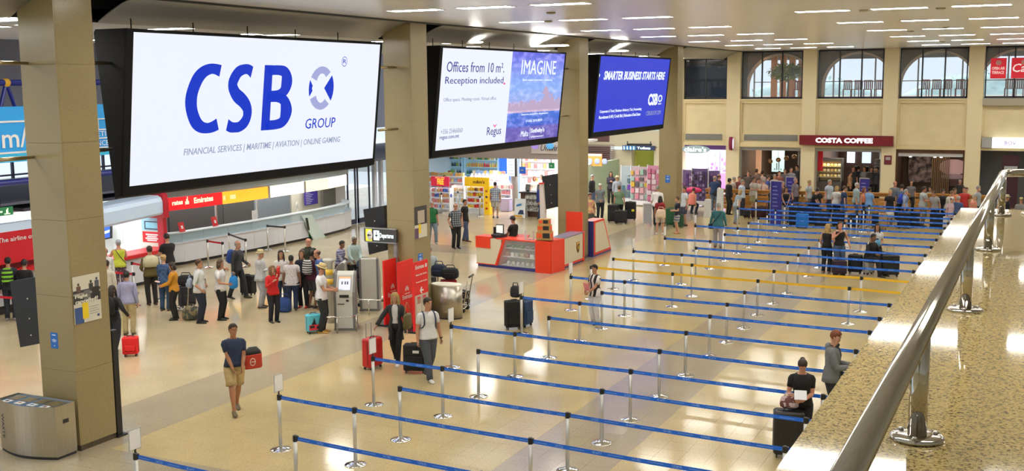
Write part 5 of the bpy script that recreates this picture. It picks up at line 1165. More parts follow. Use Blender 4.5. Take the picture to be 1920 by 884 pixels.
# ================================================================ POSTERS ON COLUMNS
def colposter(px0,py0,px1,py1,lab,text_):
    # flat print on the +x face of a column: (px0,py0)=upper left, (px1,py1)=lower right
    a=on(px0,py0,0,CX1); c=on(px1,py1,0,CX1)
    t=thing('column_poster',lab,'poster',(CX1+.01,a.y,c.z)); W_=c.y-a.y; Hh=a.z-c.z
    def r(u0,u1,v0,v1,m,nm,off=.004): b=B(); b.box(off-.004,off,u0*W_,u1*W_,v0*Hh,v1*Hh); return b.build(nm,[m],t)
    r(0,1,0,1,mat((.66,.63,.52),.4),'sheet'); r(0,1,.42,.70,mat((.05,.05,.055),.4),'dark_photo',.006); r(0,1,.60,.64,mat((.35,.33,.3),.4),'desk_edge',.007)
    r(.02,.34,0,.34,mat((.05,.10,.28),.4),'lower_photo',.006); r(.30,.52,.08,.42,mat((.85,.62,.02),.4),'yellow_ticket',.008); r(.38,.62,.44,.68,mat((.16,.16,.16),.4),'screen_picture',.008); r(.68,.95,.44,.72,mat((.03,.03,.03),.4),'screen_picture',.008)
    for k,(u,v) in enumerate(((.2,.78),(.66,.80),(.88,.84))):
        b=B(); b.ell((.008,u*W_,v*Hh+.035),(.004,.025,.03),8,5); b.box(.004,.009,u*W_-.045,u*W_+.045,v*Hh-.10,v*Hh+.005); b.build('printed_person',[mat([(.16,.08,.07),(.05,.05,.05),(.10,.11,.14)][k],.5)],t,kind='stuff')
    if text_:
        text('Flight',(.010,.05*W_,.52*Hh),Y,Z,.46*W_,.09*Hh,mat((.85,.82,.7),.4),t,bold=.02); text('cancelled?',(.010,.05*W_,.42*Hh),Y,Z,.84*W_,.09*Hh,mat((.85,.82,.7),.4),t,bold=.02)
    for k in range(4): r(.56,.93-.06*(k%2),.30-.05*k,.315-.05*k,mat((.35,.35,.33),.5),'line_of_print',.006)
    r(.84,.92,.07,.12,mat((.02,.03,.2),.4),'printed_mark',.006)
colposter(134,521,190,597,"poster reading Flight cancelled? on the nearest column",True)
a=on(776,389,0,CX1)
t=thing('column_poster','poster with a dark photo and yellow label on the second column','poster',(CX1+.01,a.y,on(776,449,0,CX1).z)); W_=on(799,385,0,CX1).y-a.y; Hh=a.z-on(776,449,0,CX1).z
for nm,u0,u1,v0,v1,c,off in (('sheet',0,1,0,1,(.66,.62,.52),.004),('dark_photo',0,1,.42,1,(.045,.04,.035),.006),('hands_picture',.25,.8,.46,.86,(.5,.42,.33),.008),('lower_photo',0,.3,0,.32,(.12,.06,.12),.006),('yellow_label',.3,.5,.14,.44,(.85,.62,.02),.008)):
    b=B(); b.box(off-.004,off,u0*W_,u1*W_,v0*Hh,v1*Hh); b.build(nm,[mat(c,.4)],t)
# wifi stickers
def sticker(px,py,w_,h_,face,v,lab):
    if face=='y': p=on(px,py,1,v); org=Vector((p.x,v-.016+.015,p.z)); Rv=X; Nv=-Y
    else: p=on(px,py,0,v); org=Vector((v+.001,p.y,p.z)); Rv=Y; Nv=X
    t=thing('wifi_sticker',lab,'sticker',org); 
    def q(u0,u1,z0,z1,m,nm,o): b=B(); b.slab(Rv*u0+Z*z0+Nv*o,Rv*u1+Z*z0+Nv*o,Rv*u1+Z*z1+Nv*o,Rv*u0+Z*z1+Nv*o,.002); return b.build(nm,[m],t)
    q(-w_/2,w_/2,-h_/2,h_/2,mat((.015,.16,.62),.4),'sheet',.003)
    wm=mat((.75,.85,.95),.4)
    for k,rr in enumerate((.035,.065,.095)):
        rr*=w_/.26; b=B(); n_=8; P0=[]
        for ro in (rr,rr+.016*w_/.26): P0.append([tuple(Rv*(ro*math.cos(math.radians(a_)))+Z*(ro*math.sin(math.radians(a_))-.07*w_/.26)+Nv*.006) for a_ in range(35,150,13)])
        b.loft(P0,closed=False,cap=False); b.build('wave_arc',[wm],t,fix=False)
    q(-.012,.012,-h_*.36,-h_*.30,wm,'dot',.006); q(-w_*.25,w_*.25,h_*.32,h_*.38,wm,'line_of_print',.006)
sticker(102,639,.17,.28,'y',13.5,'blue and white wifi sticker on the nearest column')
sticker(788,486,.24,.30,'x',CX1,'blue and white wifi sticker on the second column')
sticker(1252,336,.22,.34,'y',47.7,'blue and white wifi sticker on the farthest column')
# black pole right of the nearest column
t=thing('black_post','black square post standing at the right of the nearest column','post',(-14.93,14.45,0)); b=B(); b.box(-.06,.05,-.06,.06,0,1.95); b.build('shaft',[BLACK],t); b=B(); b.box(-.12,.12,-.12,.12,0,.03); b.build('foot',[BLACK],t)
# ================================================================ STEEL WASTE BIN
SSB=mat((.50,.47,.41),.30,1.0,noise=.12,nscale=80,stretch=(1,1,.02))
c0=at(138,857); a0=at(40,852); t=thing('steel_waste_bin','brushed steel waste bin with bowed front and four lid slots','bin',(0,0,0))
W2=.68
cx,cyb=(-15.52),(13.42)
front=[]; n_=12
for i in range(n_+1): u=i/n_; front.append((cx-W2+2*W2*u, cyb-.42-.17*math.sin(math.pi*u)))
outline=front+[(cx+W2,cyb),(cx-W2,cyb)]
def bring(z,ins=0): return [((x-cx)*(1-ins)+cx,(y-(cyb-.25))*(1-ins)+(cyb-.25),z(x,y) if callable(z) else z) for x,y in outline]
BH=.92
b=B(); b.smooth=False
b.loft([bring(.05),bring(.88),bring(BH),bring(BH,.02),bring(.80,.02)],cap=False); b.build('body',[SSB],t,fix=True)
b=B(); b.loft([bring(0,.03),bring(.05,.03)]); b.build('plinth',[DARKP],t)
b=B(); b.loft([bring(lambda x,y:.885,.02),bring(lambda x,y:.90,.02)]); b.build('lid',[mat((.32,.35,.40),.25,.9)],t)
for i in range(4):
    xx=cx-W2+.2+i*.30; b=B(); b.box(xx-.10,xx+.12,cyb-.30,cyb-.08,.898,.904); b.build('slot',[mat((.16,.12,.05),.5)],t)
    b=B(); b.box(xx-.06,xx+.09,cyb-.47,cyb-.35,.902,.908); pt=b.build('slot_label',[WHITE],t); b=B(); b.box(xx-.02,xx+.05,cyb-.44,cyb-.38,.908,.911); b.build('label_picture',[mat(((.05,.05,.05),(.3,.15,.08),(.1,.2,.35),(.2,.15,.2))[i],.5)],pt)
b=B(); b.rbox(-.05,.05,-.01,.01,-.03,.03,.01); 
b=B(); b.box(cx+W2-.004,cx+W2+.004,cyb-.27,cyb-.15,.60,.67); b.build('hand_slot',[BLACK],t)
text('WASTE',(cx-W2+.20,cyb-.535,.72),-Z,X,.44,.055,mat((.08,.08,.08),.5),t,bold=.02)
# second round bin behind the red boards
p=at(826,600); t=thing('steel_waste_bin','rounded steel waste bin behind the red boards','bin',(p.x+.02,p.y+.33,0)); b=B(); b.smooth=True; out=[(.46*math.cos(a),.28*math.sin(a)) for a in [2*math.pi*i/24 for i in range(24)]]
b.loft([[(x,y,z) for x,y in out] for z in (.04,.90)]); b.build('body',[SSB],t); b=B(); b.loft([[(x*.97,y*.97,z) for x,y in out] for z in (0,.04)]); b.build('plinth',[DARKP],t); b=B(); b.loft([[(x*.98,y*.98,z) for x,y in out] for z in (.90,.925)]); b.build('lid',[mat((.75,.72,.6),.4)],t)
for i in range(4): b=B(); b.box(-.34+i*.18,-.28+i*.18,-.20,-.14,.925,.932); b.build('slot_label',[WHITE],t)
# ================================================================ RED AIRLINE BOARDS
def redboard(pl_,pr_,py_t,x,h,lab,bold_front=False):
    yb=on(pl_,600,0,x).y; 
    return yb
bd=[]
for i,(px0,px1,ytop,x,lab) in enumerate(((720,750,490,-15.34,'red airline board with a white crest, left one of the three'),(747,777,493,-14.80,'red airline board with a white crest, middle one of the three'),(775,805,494,-14.22,'red airline board with lettering, arrow and a photo of two attendants'))):
    tl=on(px0,ytop,0,x); tr_=on(px1,ytop-8,0,x); t=thing('airline_board',lab,'sign',(x,tl.y,0)); L_=tr_.y-tl.y; h=tl.z; print('board',i,tl,tr_)
    L_=max(.50,min(.72,L_)); b=B(); b.box(-.05,0,0,L_,.05,h); b.build('panel',[mat((.78,.012,.012),.4)],t); b=B(); b.box(-.30,.22,-.02,L_+.02,0,.05); b.build('foot',[BLACK],t)
    if i<2:
        tx=L_*.12
        text('Emirates',(.003,L_*.22,h*.43),Y,Z,L_*.66,.12,WHITE,t,bold=.01)
        b=B()
        for kx in range(5): b.ell((.003,L_*.44+kx*.035,h*.57+.05*(2-abs(kx-2))*.5),(.003,.016,.05+.02*(kx%2)),8,6)
        b.box(.002,.005,L_*.38,L_*.74,h*.505,h*.515); b.build('crest',[WHITE],t,kind='stuff')
    else:
        text('Emirates',(.003,L_*.12,h*.90),Y,Z,L_*.6,.10,WHITE,t,bold=.015); b=B(); b.box(.002,.005,L_*.80,L_*.92,h*.90,h*.95); b.build('crest',[WHITE],t)
        text('Business Class Check-in',(.003,L_*.15,h*.805),Y,Z,L_*.75,.045,WHITE,t); text('Economy Class Check-in',(.003,L_*.15,h*.70),Y,Z,L_*.75,.045,WHITE,t)
        b=B(); zc=h*.585; b.box(.002,.006,L_*.45,L_*.65,zc-.018,zc+.018); b.prism([(L_*.40,zc),(L_*.52,zc+.09),(L_*.56,zc+.07),(L_*.48,zc),(L_*.56,zc-.07),(L_*.52,zc-.09)],0,.002,.006); b.build('arrow',[WHITE],t,kind='stuff')
        b=B(); b.box(.0,.004,L_*.06,L_*.98,.28,h*.53); ph=b.build('photo',[mat((.50,.43,.36),.4)],t)
        for kx in (.32,.70):
            for (dz0,dz1,w_,c) in ((.53,.60,.22,(.65,.06,.10)),(.40,.52,.20,(.45,.22,.14)),(-.0,.40,.30,(.62,.55,.47))):
                b=B(); zb=.30+(h*.53-.30)*0; zA=.28+(h*.53-.28)*((dz0+.1)/.75); zB_=.28+(h*.53-.28)*((dz1+.1)/.75); b.box(.004,.006,L_*(kx-w_/2),L_*(kx+w_/2),zA,zB_); b.build('printed_figure',[mat(c,.5)],ph)
# ================================================================ CHECK-IN KIOSKS
KG=mat((.55,.55,.50),.4); KD=mat((.16,.16,.16),.4)
def kiosk(x,y,rz,lab,lit_=True):
    t=thing('checkin_kiosk',lab,'kiosk',(x,y,0),rz)   # faces -y locally
    prof=[(-.18,.06),(-.18,.88),(-.16,1.0),(.06,1.42),(.18,1.50),(.22,1.46),(.22,.06)]
    for s,nm in ((-.27,'side_panel'),(.21,'side_panel')): b=B(); b.prism([(y_*1.04,z) for y_,z in prof],0,s,s+.06); b.build(nm,[KD],t)
    b=B(); b.prism([(y_,z) for y_,z in prof],0,-.21,.21); b.build('body',[KG],t)
    b=B(); b.box(-.28,.28,-.2,.24,0,.06); b.build('foot',[KD],t)
    nrm=Vector((0,-.42,.22)).normalized(); up_=Vector((0,.22,.42)).normalized(); o=Vector((0,-.16,1.0))
    def sc(u0,u1,v0,v1,m,nm,off,par=None): b=B(); b.slab(o+X*u0+up_*v0+nrm*off,o+X*u1+up_*v0+nrm*off,o+X*u1+up_*v1+nrm*off,o+X*u0+up_*v1+nrm*off,.01); return b.build(nm,[m],par or t)
    s=sc(-.18,.18,.02,.44,mat((.40,.40,.40),.4),'screen_frame',.01); sc(-.15,.15,.05,.41,mat((.62,.66,.78),.4,emit=.45),'display',.014,s)
    sc(-.15,.15,.36,.41,mat((.75,.4,.2),.4,emit=.3),'display_bar',.018,s)
    for u in (-.08,.0,.06): sc(u,u+.035,.2,.28,mat((.1,.1,.15),.4),'display_icon',.018,s)
    b=B(); b.box(-.12,.12,-.20,-.17,.86,.93); b.build('card_slot',[BLACK],t); b=B(); b.box(-.17,.0,-.20,-.17,.68,.70); b.build('printer_slot',[BLACK],t); b=B(); b.smooth=True; b.ell((.08,-.19,.78),(.04,.015,.03),10,6); b.build('scanner',[BLACK],t)
    return t
p=at(662,618); kiosk(-16.15,23.55,math.radians(24),'check-in kiosk with a lit screen, nearest one by the red boards')
t=kiosk(-16.95,25.95,math.radians(205),'check-in kiosk seen from behind, loaded with black bags')
t=kiosk(-17.35,24.95,math.radians(-65),'check-in kiosk seen edge-on behind the lit one')
tb=thing('kiosk_totem','grey totem with round top and yellow labels behind the lit kiosk','totem',(-16.95,24.0,0)); b=B(); b.smooth=True; b.lathe([(0,0),(.10,0),(.10,1.62),(.17,1.68),(.17,1.72),(0,1.73)],16); b.build('shaft',[KG],tb)
for z in (1.05,1.3): b=B(); b.smooth=True; b.lathe([(0,z),(.103,z),(.103,z+.15),(0,z+.15)],16); b.build('yellow_label',[mat((.75,.5,.05),.5)],tb)
for i,(x,y,rz,lab) in enumerate(((-16.1,23.05,math.radians(24),'bent steel guard rail round the lit check-in kiosk'),(-16.6,25.3,math.radians(15),'bent steel guard rail by the second check-in kiosk'))):
    t=thing('guard_rail',lab,'rail',(x,y,0),rz); b=B(); b.smooth=True; b.tube([(-.62,.55,0),(-.62,.55,.36),(-.6,.5,.4),(-.42,0,.42),(-.36,-.04,.42),(.36,-.04,.42),(.42,0,.42),(.5,.4,.42)],.019,8); b.build('rail',[STEEL],t)
    for xx,yy in ((-.40,-.02),(.02,-.04),(.47,.2)): b=B(); b.smooth=True; b.tube([(xx,yy,0),(xx,yy,.42)],.016,8); b.build('post',[STEEL],t)
# departures sign
yS=24.78; a=on(686,455,1,yS); c=on(744,424,1,yS)
t=thing('departures_sign','grey illuminated Departures direction sign with yellow arrow panel','sign',(0,0,0)); x0_,x1_=a.x,c.x; z0_,z1_=2.14,2.48
b=B(); b.box(x0_,x1_,yS-.05,yS+.05,z0_,z1_); b.build('case',[mat((.06,.06,.065),.4)],t); b=B(); b.box(x0_,x1_,yS-.06,yS+.06,z1_,z1_+.025); b.box(x0_-.02,x0_,yS-.06,yS+.06,z0_,z1_+.02); b.box(x0_,x1_,yS-.06,yS+.06,z0_-.025,z0_); b.build('rim',[mat((.5,.5,.48),.3,.8)],t,kind='stuff')
b=B(); b.box(x0_+.04,x0_+.23,yS-.06,yS-.05,z0_+.01,z1_-.01); yp=b.build('yellow_panel',[mat((.85,.80,.05),.4,emit=.5)],t); b=B(); b.smooth=True; b.ell((x0_+.17,yS-.065,(z0_+z1_)/2),(.09,.01,.14),16,8); b.build('disc',[WHITE],yp)
b=B(); zc=(z0_+z1_)/2; b.box(x0_+.12,x0_+.22,yS-.08,yS-.076,zc-.012,zc+.012); b.prism([(x0_+.10,zc),(x0_+.15,zc+.04),(x0_+.15,zc-.04)],1,yS-.08,yS-.076); b.build('arrow',[BLACK],yp,kind='stuff')
b=B(); b.box(x0_+.29,x0_+.46,yS-.06,yS-.05,z0_+.04,z1_-.04); pp=b.build('pictogram_panel',[PW],t); b=B(); b.prism([(x0_+.31,zc),(x0_+.37,zc+.02),(x0_+.37,zc+.10),(x0_+.39,zc+.10),(x0_+.39,zc+.02),(x0_+.44,zc),(x0_+.39,zc-.02),(x0_+.38,zc-.09),(x0_+.36,zc-.02)],1,yS-.066,yS-.061); b.build('plane_pictogram',[BLACK],pp)
text('Departures',(x0_+.48,yS-.055,z0_+.07),X,Z,.42,.17,PW,t,bold=.01)
b=B(); b.box(x1_-.09,x1_-.01,yS-.03,yS+.03,0,z0_); b.build('post',[mat((.25,.25,.27),.4)],t)
# ================================================================ PEOPLE
def smooth01(t): t=max(0.0,min(1.0,t)); return t*t*(3-2*t)
def ik(a,c,l1,l2,pole):
    a=Vector(a); c=Vector(c); d=c-a; L=d.length; mx=(l1+l2)*.995
    if L>mx: c=a+d*(mx/L); d=c-a; L=mx
    x=(l1*l1-l2*l2+L*L)/(2*L); h=math.sqrt(max(1e-6,l1*l1-x*x)); n=d.normalized(); p=Vector(pole); p=(p-n*p.dot(n)).normalized()
    return a+n*x+p*h, c
def rings(path,rad,n=10,up=None,ref=None):
    """cross sections along a path; rad entries (r_side,r_front)"""
    out=[]; px=None; path=[Vector(p) for p in path]
    for i,p in enumerate(path):
        d=(path[min(i+1,len(path)-1)]-path[max(i-1,0)]).normalized()
        if px is None:
            r=Vector(ref or (1,0,0)); px=(r-d*r.dot(d)).normalized()
        else: px=(px-d*px.dot(d)).normalized()
        py=d.cross(px); ra,rb=rad[i] if isinstance(rad[i],tuple) else (rad[i],rad[i])
        out.append([tuple(p+px*(ra*math.cos(2*math.pi*j/n))+py*(rb*math.sin(2*math.pi*j/n))) for j in range(n)])
    return out
HZ=[-.117,-.108,-.085,-.055,-.03,-.008,.012,.032,.058,.084,.105,.118,.124]
HW=[.018,.040,.054,.060,.064,.068,.0705,.073,.0735,.066,.048,.026,.008]
HF=[.070,.084,.088,.087,.086,.085,.084,.089,.087,.072,.048,.024,.006]
HB=[.005,-.020,-.045,-.062,-.078,-.088,-.093,-.096,-.094,-.080,-.056,-.030,-.008]
def headgrid(n=20,off=None):
    R_=[]
    for z,w_,f,bk in zip(HZ,HW,HF,HB):
        ring=[]
        for j in range(n):
            th=2*math.pi*j/n; s,c=math.sin(th),math.cos(th)
            x=w_*s; y=(f if c>0 else -bk)*c
            if c>0: y=f*(c**.85)
            if abs(s)<.2 and c>0:
                y+= .024*max(0,1-abs(z+.022)/.034)*(1-abs(s)/.35)
            if c>.6 and .2<abs(s)<.62 and abs(z-.006)<.02: y-=.009
            if off:
                o=off(x,y,z,c); L_=math.hypot(x,y)+1e-6; x+=x/L_*o[0]; y+=y/L_*o[0]; zz=z+o[1]
            else: zz=z
            ring.append((x,y,zz))
        R_.append(ring)
    return R_
HAIRC=dict(black=(.012,.009,.008),dark=(.035,.018,.010),brown=(.09,.045,.02),lightbrown=(.22,.12,.05),blonde=(.55,.36,.13),grey=(.38,.37,.35),white=(.62,.60,.56),red=(.25,.07,.02))
SKINS=dict(l=(.62,.33,.22),m=(.50,.25,.15),d=(.22,.10,.055),r=(.60,.28,.18),t=(.42,.19,.10))
JOBS=[]
def hand(b,w,d,nrm,side,curl,s=1.0,simple=False):
    """palm and five fingers; d = finger direction, nrm = back of the hand"""
    w=Vector(w); d=Vector(d).normalized(); nrm=Vector(nrm); nrm=(nrm-d*nrm.dot(d)).normalized(); sd=d.cross(nrm).normalized()*side  # towards thumb
    pr=[(0,.026,.018),(.03,.036,.017),(.06,.041,.015),(.085,.040,.013)]
    R_=[]
    for t,ra,rb in pr: R_.append([tuple(w+d*(t*s)+sd*(ra*s*math.cos(2*math.pi*j/8))+nrm*(rb*s*math.sin(2*math.pi*j/8))) for j in range(8)])
    b.loft(R_)
    for k,(off,L_) in enumerate(((.031,.070),(.011,.080),(-.010,.074),(-.029,.058))):
        p=w+d*(.078*s)+sd*(off*s); dd=d.copy(); pts=[p]; c=curl
        for q,fr in enumerate((.45,.32,.23)):
            dd=(dd*math.cos(c)-nrm*math.sin(c)).normalized() if False else (Matrix.Rotation(c,3,sd if side>0 else -sd)@dd) if False else (dd*math.cos(c)-nrm_perp(dd,nrm)*math.sin(c)).normalized()
            p=p+dd*(L_*fr*s); pts.append(p)
        b.tube(pts,[.0095*s,.009*s,.0082*s,.006*s],6)
    p=w+d*(.02*s)+sd*(.026*s); t1=(sd*.75+d*.7-nrm*.25).normalized(); t2=(sd*.35+d*.9-nrm*.4).normalized(); b.tube([p-sd*.01,p+t1*(.032*s),p+t1*(.032*s)+t2*(.03*s),p+t1*.032*s+t2*.052*s],[.013*s,.0115*s,.0098*s,.007*s],6)
def nrm_perp(dd,nrm): 
    v=nrm-dd*nrm.dot(dd); return v.normalized()
def person(pos,face,H=1.72,label='',skin='l',hair=('short','brown'),top=('tee',(.5,.5,.5)),bottom=('trousers',(.05,.05,.07)),shoes=(.03,.03,.03),
           lh=None,rh=None,lf=(-.10,0,0),rf=(.10,0,0),lean=0,twist=0,hp=0,hy=0,drop=0,build=1.0,lod=2,group=None,hat=None,extras=(),hipx=0,hipy=0,ffwd=None,palm=None,curl=.35,female=False,mir=False):
    if mir:
        fx=lambda p: (-p[0],)+tuple(p[1:]) if p else None
        lh,rh=fx(rh),fx(lh); lf,rf=fx(rf),fx(lf)
    s=H/1.755; t=thing('person',label,'person',(pos[0],pos[1],pos[2] if len(pos)>2 else 0),0,group)
    tc=Vector((-pos[0],-pos[1],0)).normalized(); R2=Vector((math.cos(YAW),-math.sin(YAW),0)); R2=Vector((tc.y*-1,tc.x,0))  # screen right
    f=tc*math.cos(math.radians(face))+R2*math.sin(math.radians(face)); t.rotation_euler=(0,0,math.atan2(f.y,f.x)-math.pi/2)
    bw=build; n=(18,14,10)[lod] if lod<3 else 8; sw=.93 if female else 1.0
    hip=Vector((hipx,hipy,.93-drop)); M0=Vector((hipx,hipy,.95-drop))
    Rl=Matrix.Rotation(-lean,3,'X')@Matrix.Rotation(twist,3,'Z')
    def T(p):  # standing reference -> leaned
        p=Vector(p); q=p-Vector((0,0,.95)); k=smooth01((p.z-.90)/.18); r=Rl@q; q=q*(1-k)+r*k
        return M0+q
    def Dv(v): return Rl@Vector(v)
    # joints
    shl=T((-.178*sw*bw**.5,0,1.392)); shr=T((.178*sw*bw**.5,0,1.392))
    lh=Vector(lh) if lh else Vector((-.25*bw**.6,.03,.80-drop)); rh=Vector(rh) if rh else Vector((.25*bw**.6,.03,.80-drop))
    el,wl_=ik(shl,lh,.285,.255,(-.5,-.8,-.3)); er,wr=ik(shr,rh,.285,.255,(.5,-.8,-.3))
    kn=[];an=[]
    for sgn,ft in ((-1,lf),(1,rf)):
        h_=hip+Vector((sgn*.088,0,0)); a_=Vector((ft[0],ft[1]-.02,.085+ft[2])); k_,a2=ik(h_,a_,.43,.43,(sgn*.12,1,.1)); kn.append((h_,k_)); an.append(a2)
    # ---- body surface
    b=B(); nn=10 if lod>1 else 14
    def torso(off,zs,m=1.0):
        out=[]
        for z,rx,ry,y0 in zs:
            rx=(rx*bw*sw+off); ry=(ry*bw+off); c=T((0,y0,z)); ax=Dv((1,0,0)) if z>1 else Vector((1,0,0)); ay=Dv((0,1,0)) if z>1.0 else Vector((0,1,0)); q=[]
            for j in range(nn+2):
                a=2*math.pi*j/(nn+2); cc,ss=math.cos(a),math.sin(a); e=.82; q.append(tuple(c+ax*(rx*math.copysign(abs(cc)**e,cc))+ay*(ry*math.copysign(abs(ss)**e,ss))))
            out.append(q)
        return out
    wst=.125 if female else .142; bust=.128 if female else .115
    TZ=[(.86,.135,.095,0),(.93,.168,.112,-.005),(1.02,.150,.104,0),(1.12,wst,.096,.004),(1.22,.152,.105,.006),(1.30,.166,bust,.008),(1.38,.172,.105,0),(1.43,.150,.082,-.006),(1.465,.088,.062,-.008),(1.49,.058,.056,-.004)]
    b.loft(torso(-.006,TZ))
    neck=T((0,-.004,1.46)); hc=T((0,.022,1.63)); b.tube([neck,T((0,.008,1.53)),T((0,.02,1.59))],[.058*bw**.3,.054*bw**.3,.054],10)
    for sh,e_,w_,in_ in ((shl,el,wl_,-1),(shr,er,wr,1)):
        i0=T((in_*.08,0,1.395)); i1=sh.lerp(i0,.3)+Vector((0,0,.004)); b.loft(rings([i0,i1,sh.lerp(e_,.06),sh.lerp(e_,.3),sh.lerp(e_,.75),e_,e_.lerp(w_,.3),e_.lerp(w_,.8),w_],[.045,.052*bw**.5,.053*bw**.5,.050*bw**.5,.043*bw**.5,.041,.041,.030,.027],nn,ref=(0,1,0)))
    for (h_,k_),a_ in zip(kn,an):
        b.loft(rings([h_+Vector((0,0,.04)),h_-Vector((0,0,.03)),h_.lerp(k_,.35),h_.lerp(k_,.8),k_,k_.lerp(a_,.3),k_.lerp(a_,.75),a_-Vector((0,0,.03))],[.088*bw,.093*bw,.082*bw,.060,.056,.058,.038,.036],nn))
    hb=B()
    for w_,e_,sd in ((wl_,el,-1),(wr,er,1)):
        d=(w_-e_).normalized(); nr=Vector((sd,-.25,.0)) if palm is None else Vector(palm)
        hand(b if lod==0 else hb,w_-d*.005,d,nr,1 if sd<0 else 1 if False else (1 if sd<0 else -1),curl,1.0 if not female else .93)
    vox=(.0085,.013,.024,.03)[lod]
    # ---- head (kept at full detail), joined to the body mesh
    Hm=Matrix.Rotation(-hp-lean*.8,3,'X'); Hm=Matrix.Rotation(hy+twist,3,'Z')@Hm
    def HT(p): return tuple(hc+Hm@Vector(p))
    hd=B(); hd.smooth=True; hd.mi=0
    hd.loft([[HT(p) for p in r] for r in headgrid((24,20,14)[min(lod,2)])])
    for sx in (-1,1):
        rr=[]
        for k2 in range(1,5): a=math.pi*k2/5; rr.append([HT((sx*(.072+.010*math.sin(a)),.0-.004+.020*math.sin(a)*math.cos(q_)*.8,-.032*math.cos(a)*1.0+.012*math.sin(a)*math.sin(q_)*.2)) for q_ in [2*math.pi*z_/6 for z_ in range(6)]])
        hd.ell(HT((sx*.073,-.006,-.005)),(.010,.017,.030),8,6)
    if lod<2:
        for sx in (-1,1):
            hd.mi=1; hd.ell(HT((sx*.029,.080,.008)),(.013,.006,.0065),8,5); hd.mi=2; hd.ell(HT((sx*.029,.0835,.008)),(.006,.004,.006),8,5)
            hd.mi=2; hd.tube([HT((sx*.014,.089,.026)),HT((sx*.03,.089,.031)),HT((sx*.045,.078,.026))],.0032,5)
        hd.mi=3; hd.tube([HT((-.022,.080,-.063)),HT((-.008,.090,-.060)),HT((.008,.090,-.060)),HT((.022,.080,-.063))],[.003,.0055,.0055,.003],6)
    else:
        hd.mi=2
        for sx in (-1,1): hd.ell(HT((sx*.028,.080,.010)),(.014,.006,.007),6,4)
        hd.mi=3; hd.ell(HT((0,.084,-.062)),(.020,.006,.005),6,4)
    sk=SKINS[skin]; mats=[mat(sk,.5,noise=.08,nscale=9),mat((.7,.68,.64),.3),mat(HAIRC['dark'],.5),mat((sk[0]*.75,sk[1]*.45,sk[2]*.45),.45)]
    JOBS.append((t,b,hd,hb if lod else None,vox,mats,s))
    def part(bb,name,m,lab=None,fix=True):
        bb.v=[(x*s,y*s,z*s) for x,y,z in bb.v]; o=bb.build(name,m,t,fix=fix)
        if lab: o['label']=lab
        return o
    # ---- hair
    style,hcol=hair; hm=mat(HAIRC[hcol],.55,noise=.45,nscale=40,stretch=(1,1,.25))
    if style!='bald':
        def off(x,y,z,c):
            hl=.078 if style in('short','crop','bun','pony') else .070
            if hat: hl=.03
            front=c>.25
            if z>.085: return (.010,.013) if style!='crop' else (.006,.007)
            if front: on_=z>hl+ (0 if abs(x)<.045 else -.03)
            else:
                lo=-.045 if style in('short','crop','bun','pony','balding') else -.10
                on_= z>lo if c<-.2 else z>(.0 if style!='long' else -.06)
            if style=='balding': on_ = (not front) and -.05<z<.065
            return ((.012 if style!='crop' else .007),.006 if z>.06 else 0) if on_ else (-.012,0)
        hb2=B(); hb2.smooth=True; G=headgrid((24,20,14)[min(lod,2)],off)
        if style=='balding': G=G[:9]
        hb2.loft([[HT(p) for p in r] for r in G])
        if style=='long':
            L_=.34
            hb2.loft(rings([HT((0,-.05,.06)),HT((0,-.075,-.03)),HT((0,-.078,-.12)),HT((0,-.085,-.22)),HT((0,-.09,-.26))],[(.07,.04),(.084,.045),(.088,.040),(.075,.03),(.03,.012)],12))
            for sx in (-1,1): hb2.tube([HT((sx*.055,.03,.07)),HT((sx*.076,.035,.0)),HT((sx*.080,.04,-.08)),HT((sx*.085,.055,-.17)),HT((sx*.075,.06,-.22))],[.02,.024,.026,.024,.008],8)
        if style=='bob': hb2.loft(rings([HT((0,-.04,.06)),HT((0,-.05,-.02)),HT((0,-.05,-.10)),HT((0,-.05,-.135))],[(.075,.05),(.09,.06),(.088,.058),(.06,.04)],12)); [hb2.tube([HT((sx*.06,.03,.06)),HT((sx*.078,.02,-.02)),HT((sx*.076,.02,-.10))],[.018,.024,.012],8) for sx in (-1,1)]
        if style=='bun': hb2.ell(HT((0,-.09,.06)),(.045,.045,.042),10,7)
        if style=='pony': hb2.tube([HT((0,-.09,.05)),HT((0,-.13,.02)),HT((0,-.135,-.08)),HT((0,-.12,-.18))],[.02,.03,.028,.01],8)
        part(hb2,'hair',hm)
    if hat:
        kind,hc1=hat; hh=B(); hh.smooth=True; n2=20
        if kind=='straw':
            hh.loft([[HT((r*math.cos(a),r*1.12*math.sin(a)-.004,z)) for a in [2*math.pi*i/n2 for i in range(n2)]] for r,z in ((.150,.050),(.105,.060),(.088,.064),(.083,.12),(.070,.145),(.03,.148))]); ho=part(hh,'straw_hat',mat(hc1,.7,noise=.3,nscale=60))
            h3=B(); h3.smooth=True; h3.loft([[HT((r*math.cos(a),r*1.12*math.sin(a)-.004,z)) for a in [2*math.pi*i/n2 for i in range(n2)]] for r,z in ((.090,.066),(.0885,.092))],cap=False); h3.v=[(x*s,y*s,z*s) for x,y,z in h3.v]; h3.build('hat_band',[mat((.35,.28,.16),.6)],ho)
        else:
            hh.loft([[HT((r*math.cos(a),r*1.15*math.sin(a)-.004,z)) for a in [2*math.pi*i/n2 for i in range(n2)]] for r,z in ((.080,.045),(.084,.07),(.078,.11),(.050,.137),(.012,.143))]); hh.loft([[HT((-.06,.07,.055)),HT((.06,.07,.055)),HT((.06,.07,.062)),HT((-.06,.07,.062))],[HT((-.045,.15,.045)),HT((.045,.15,.045)),HT((.045,.15,.050)),HT((-.045,.15,.050))]]); part(hh,'cap',mat(hc1,.6))
    # ---- clothes
    def fab(c,pat=None):
        if isinstance(c,bpy.types.Material): return c
        return mat(c,.8,noise=.12,nscale=14,bump=.35)
    kind,tcol=top[0],top[1]; tm=fab(tcol); off=.016 if lod<2 else .022
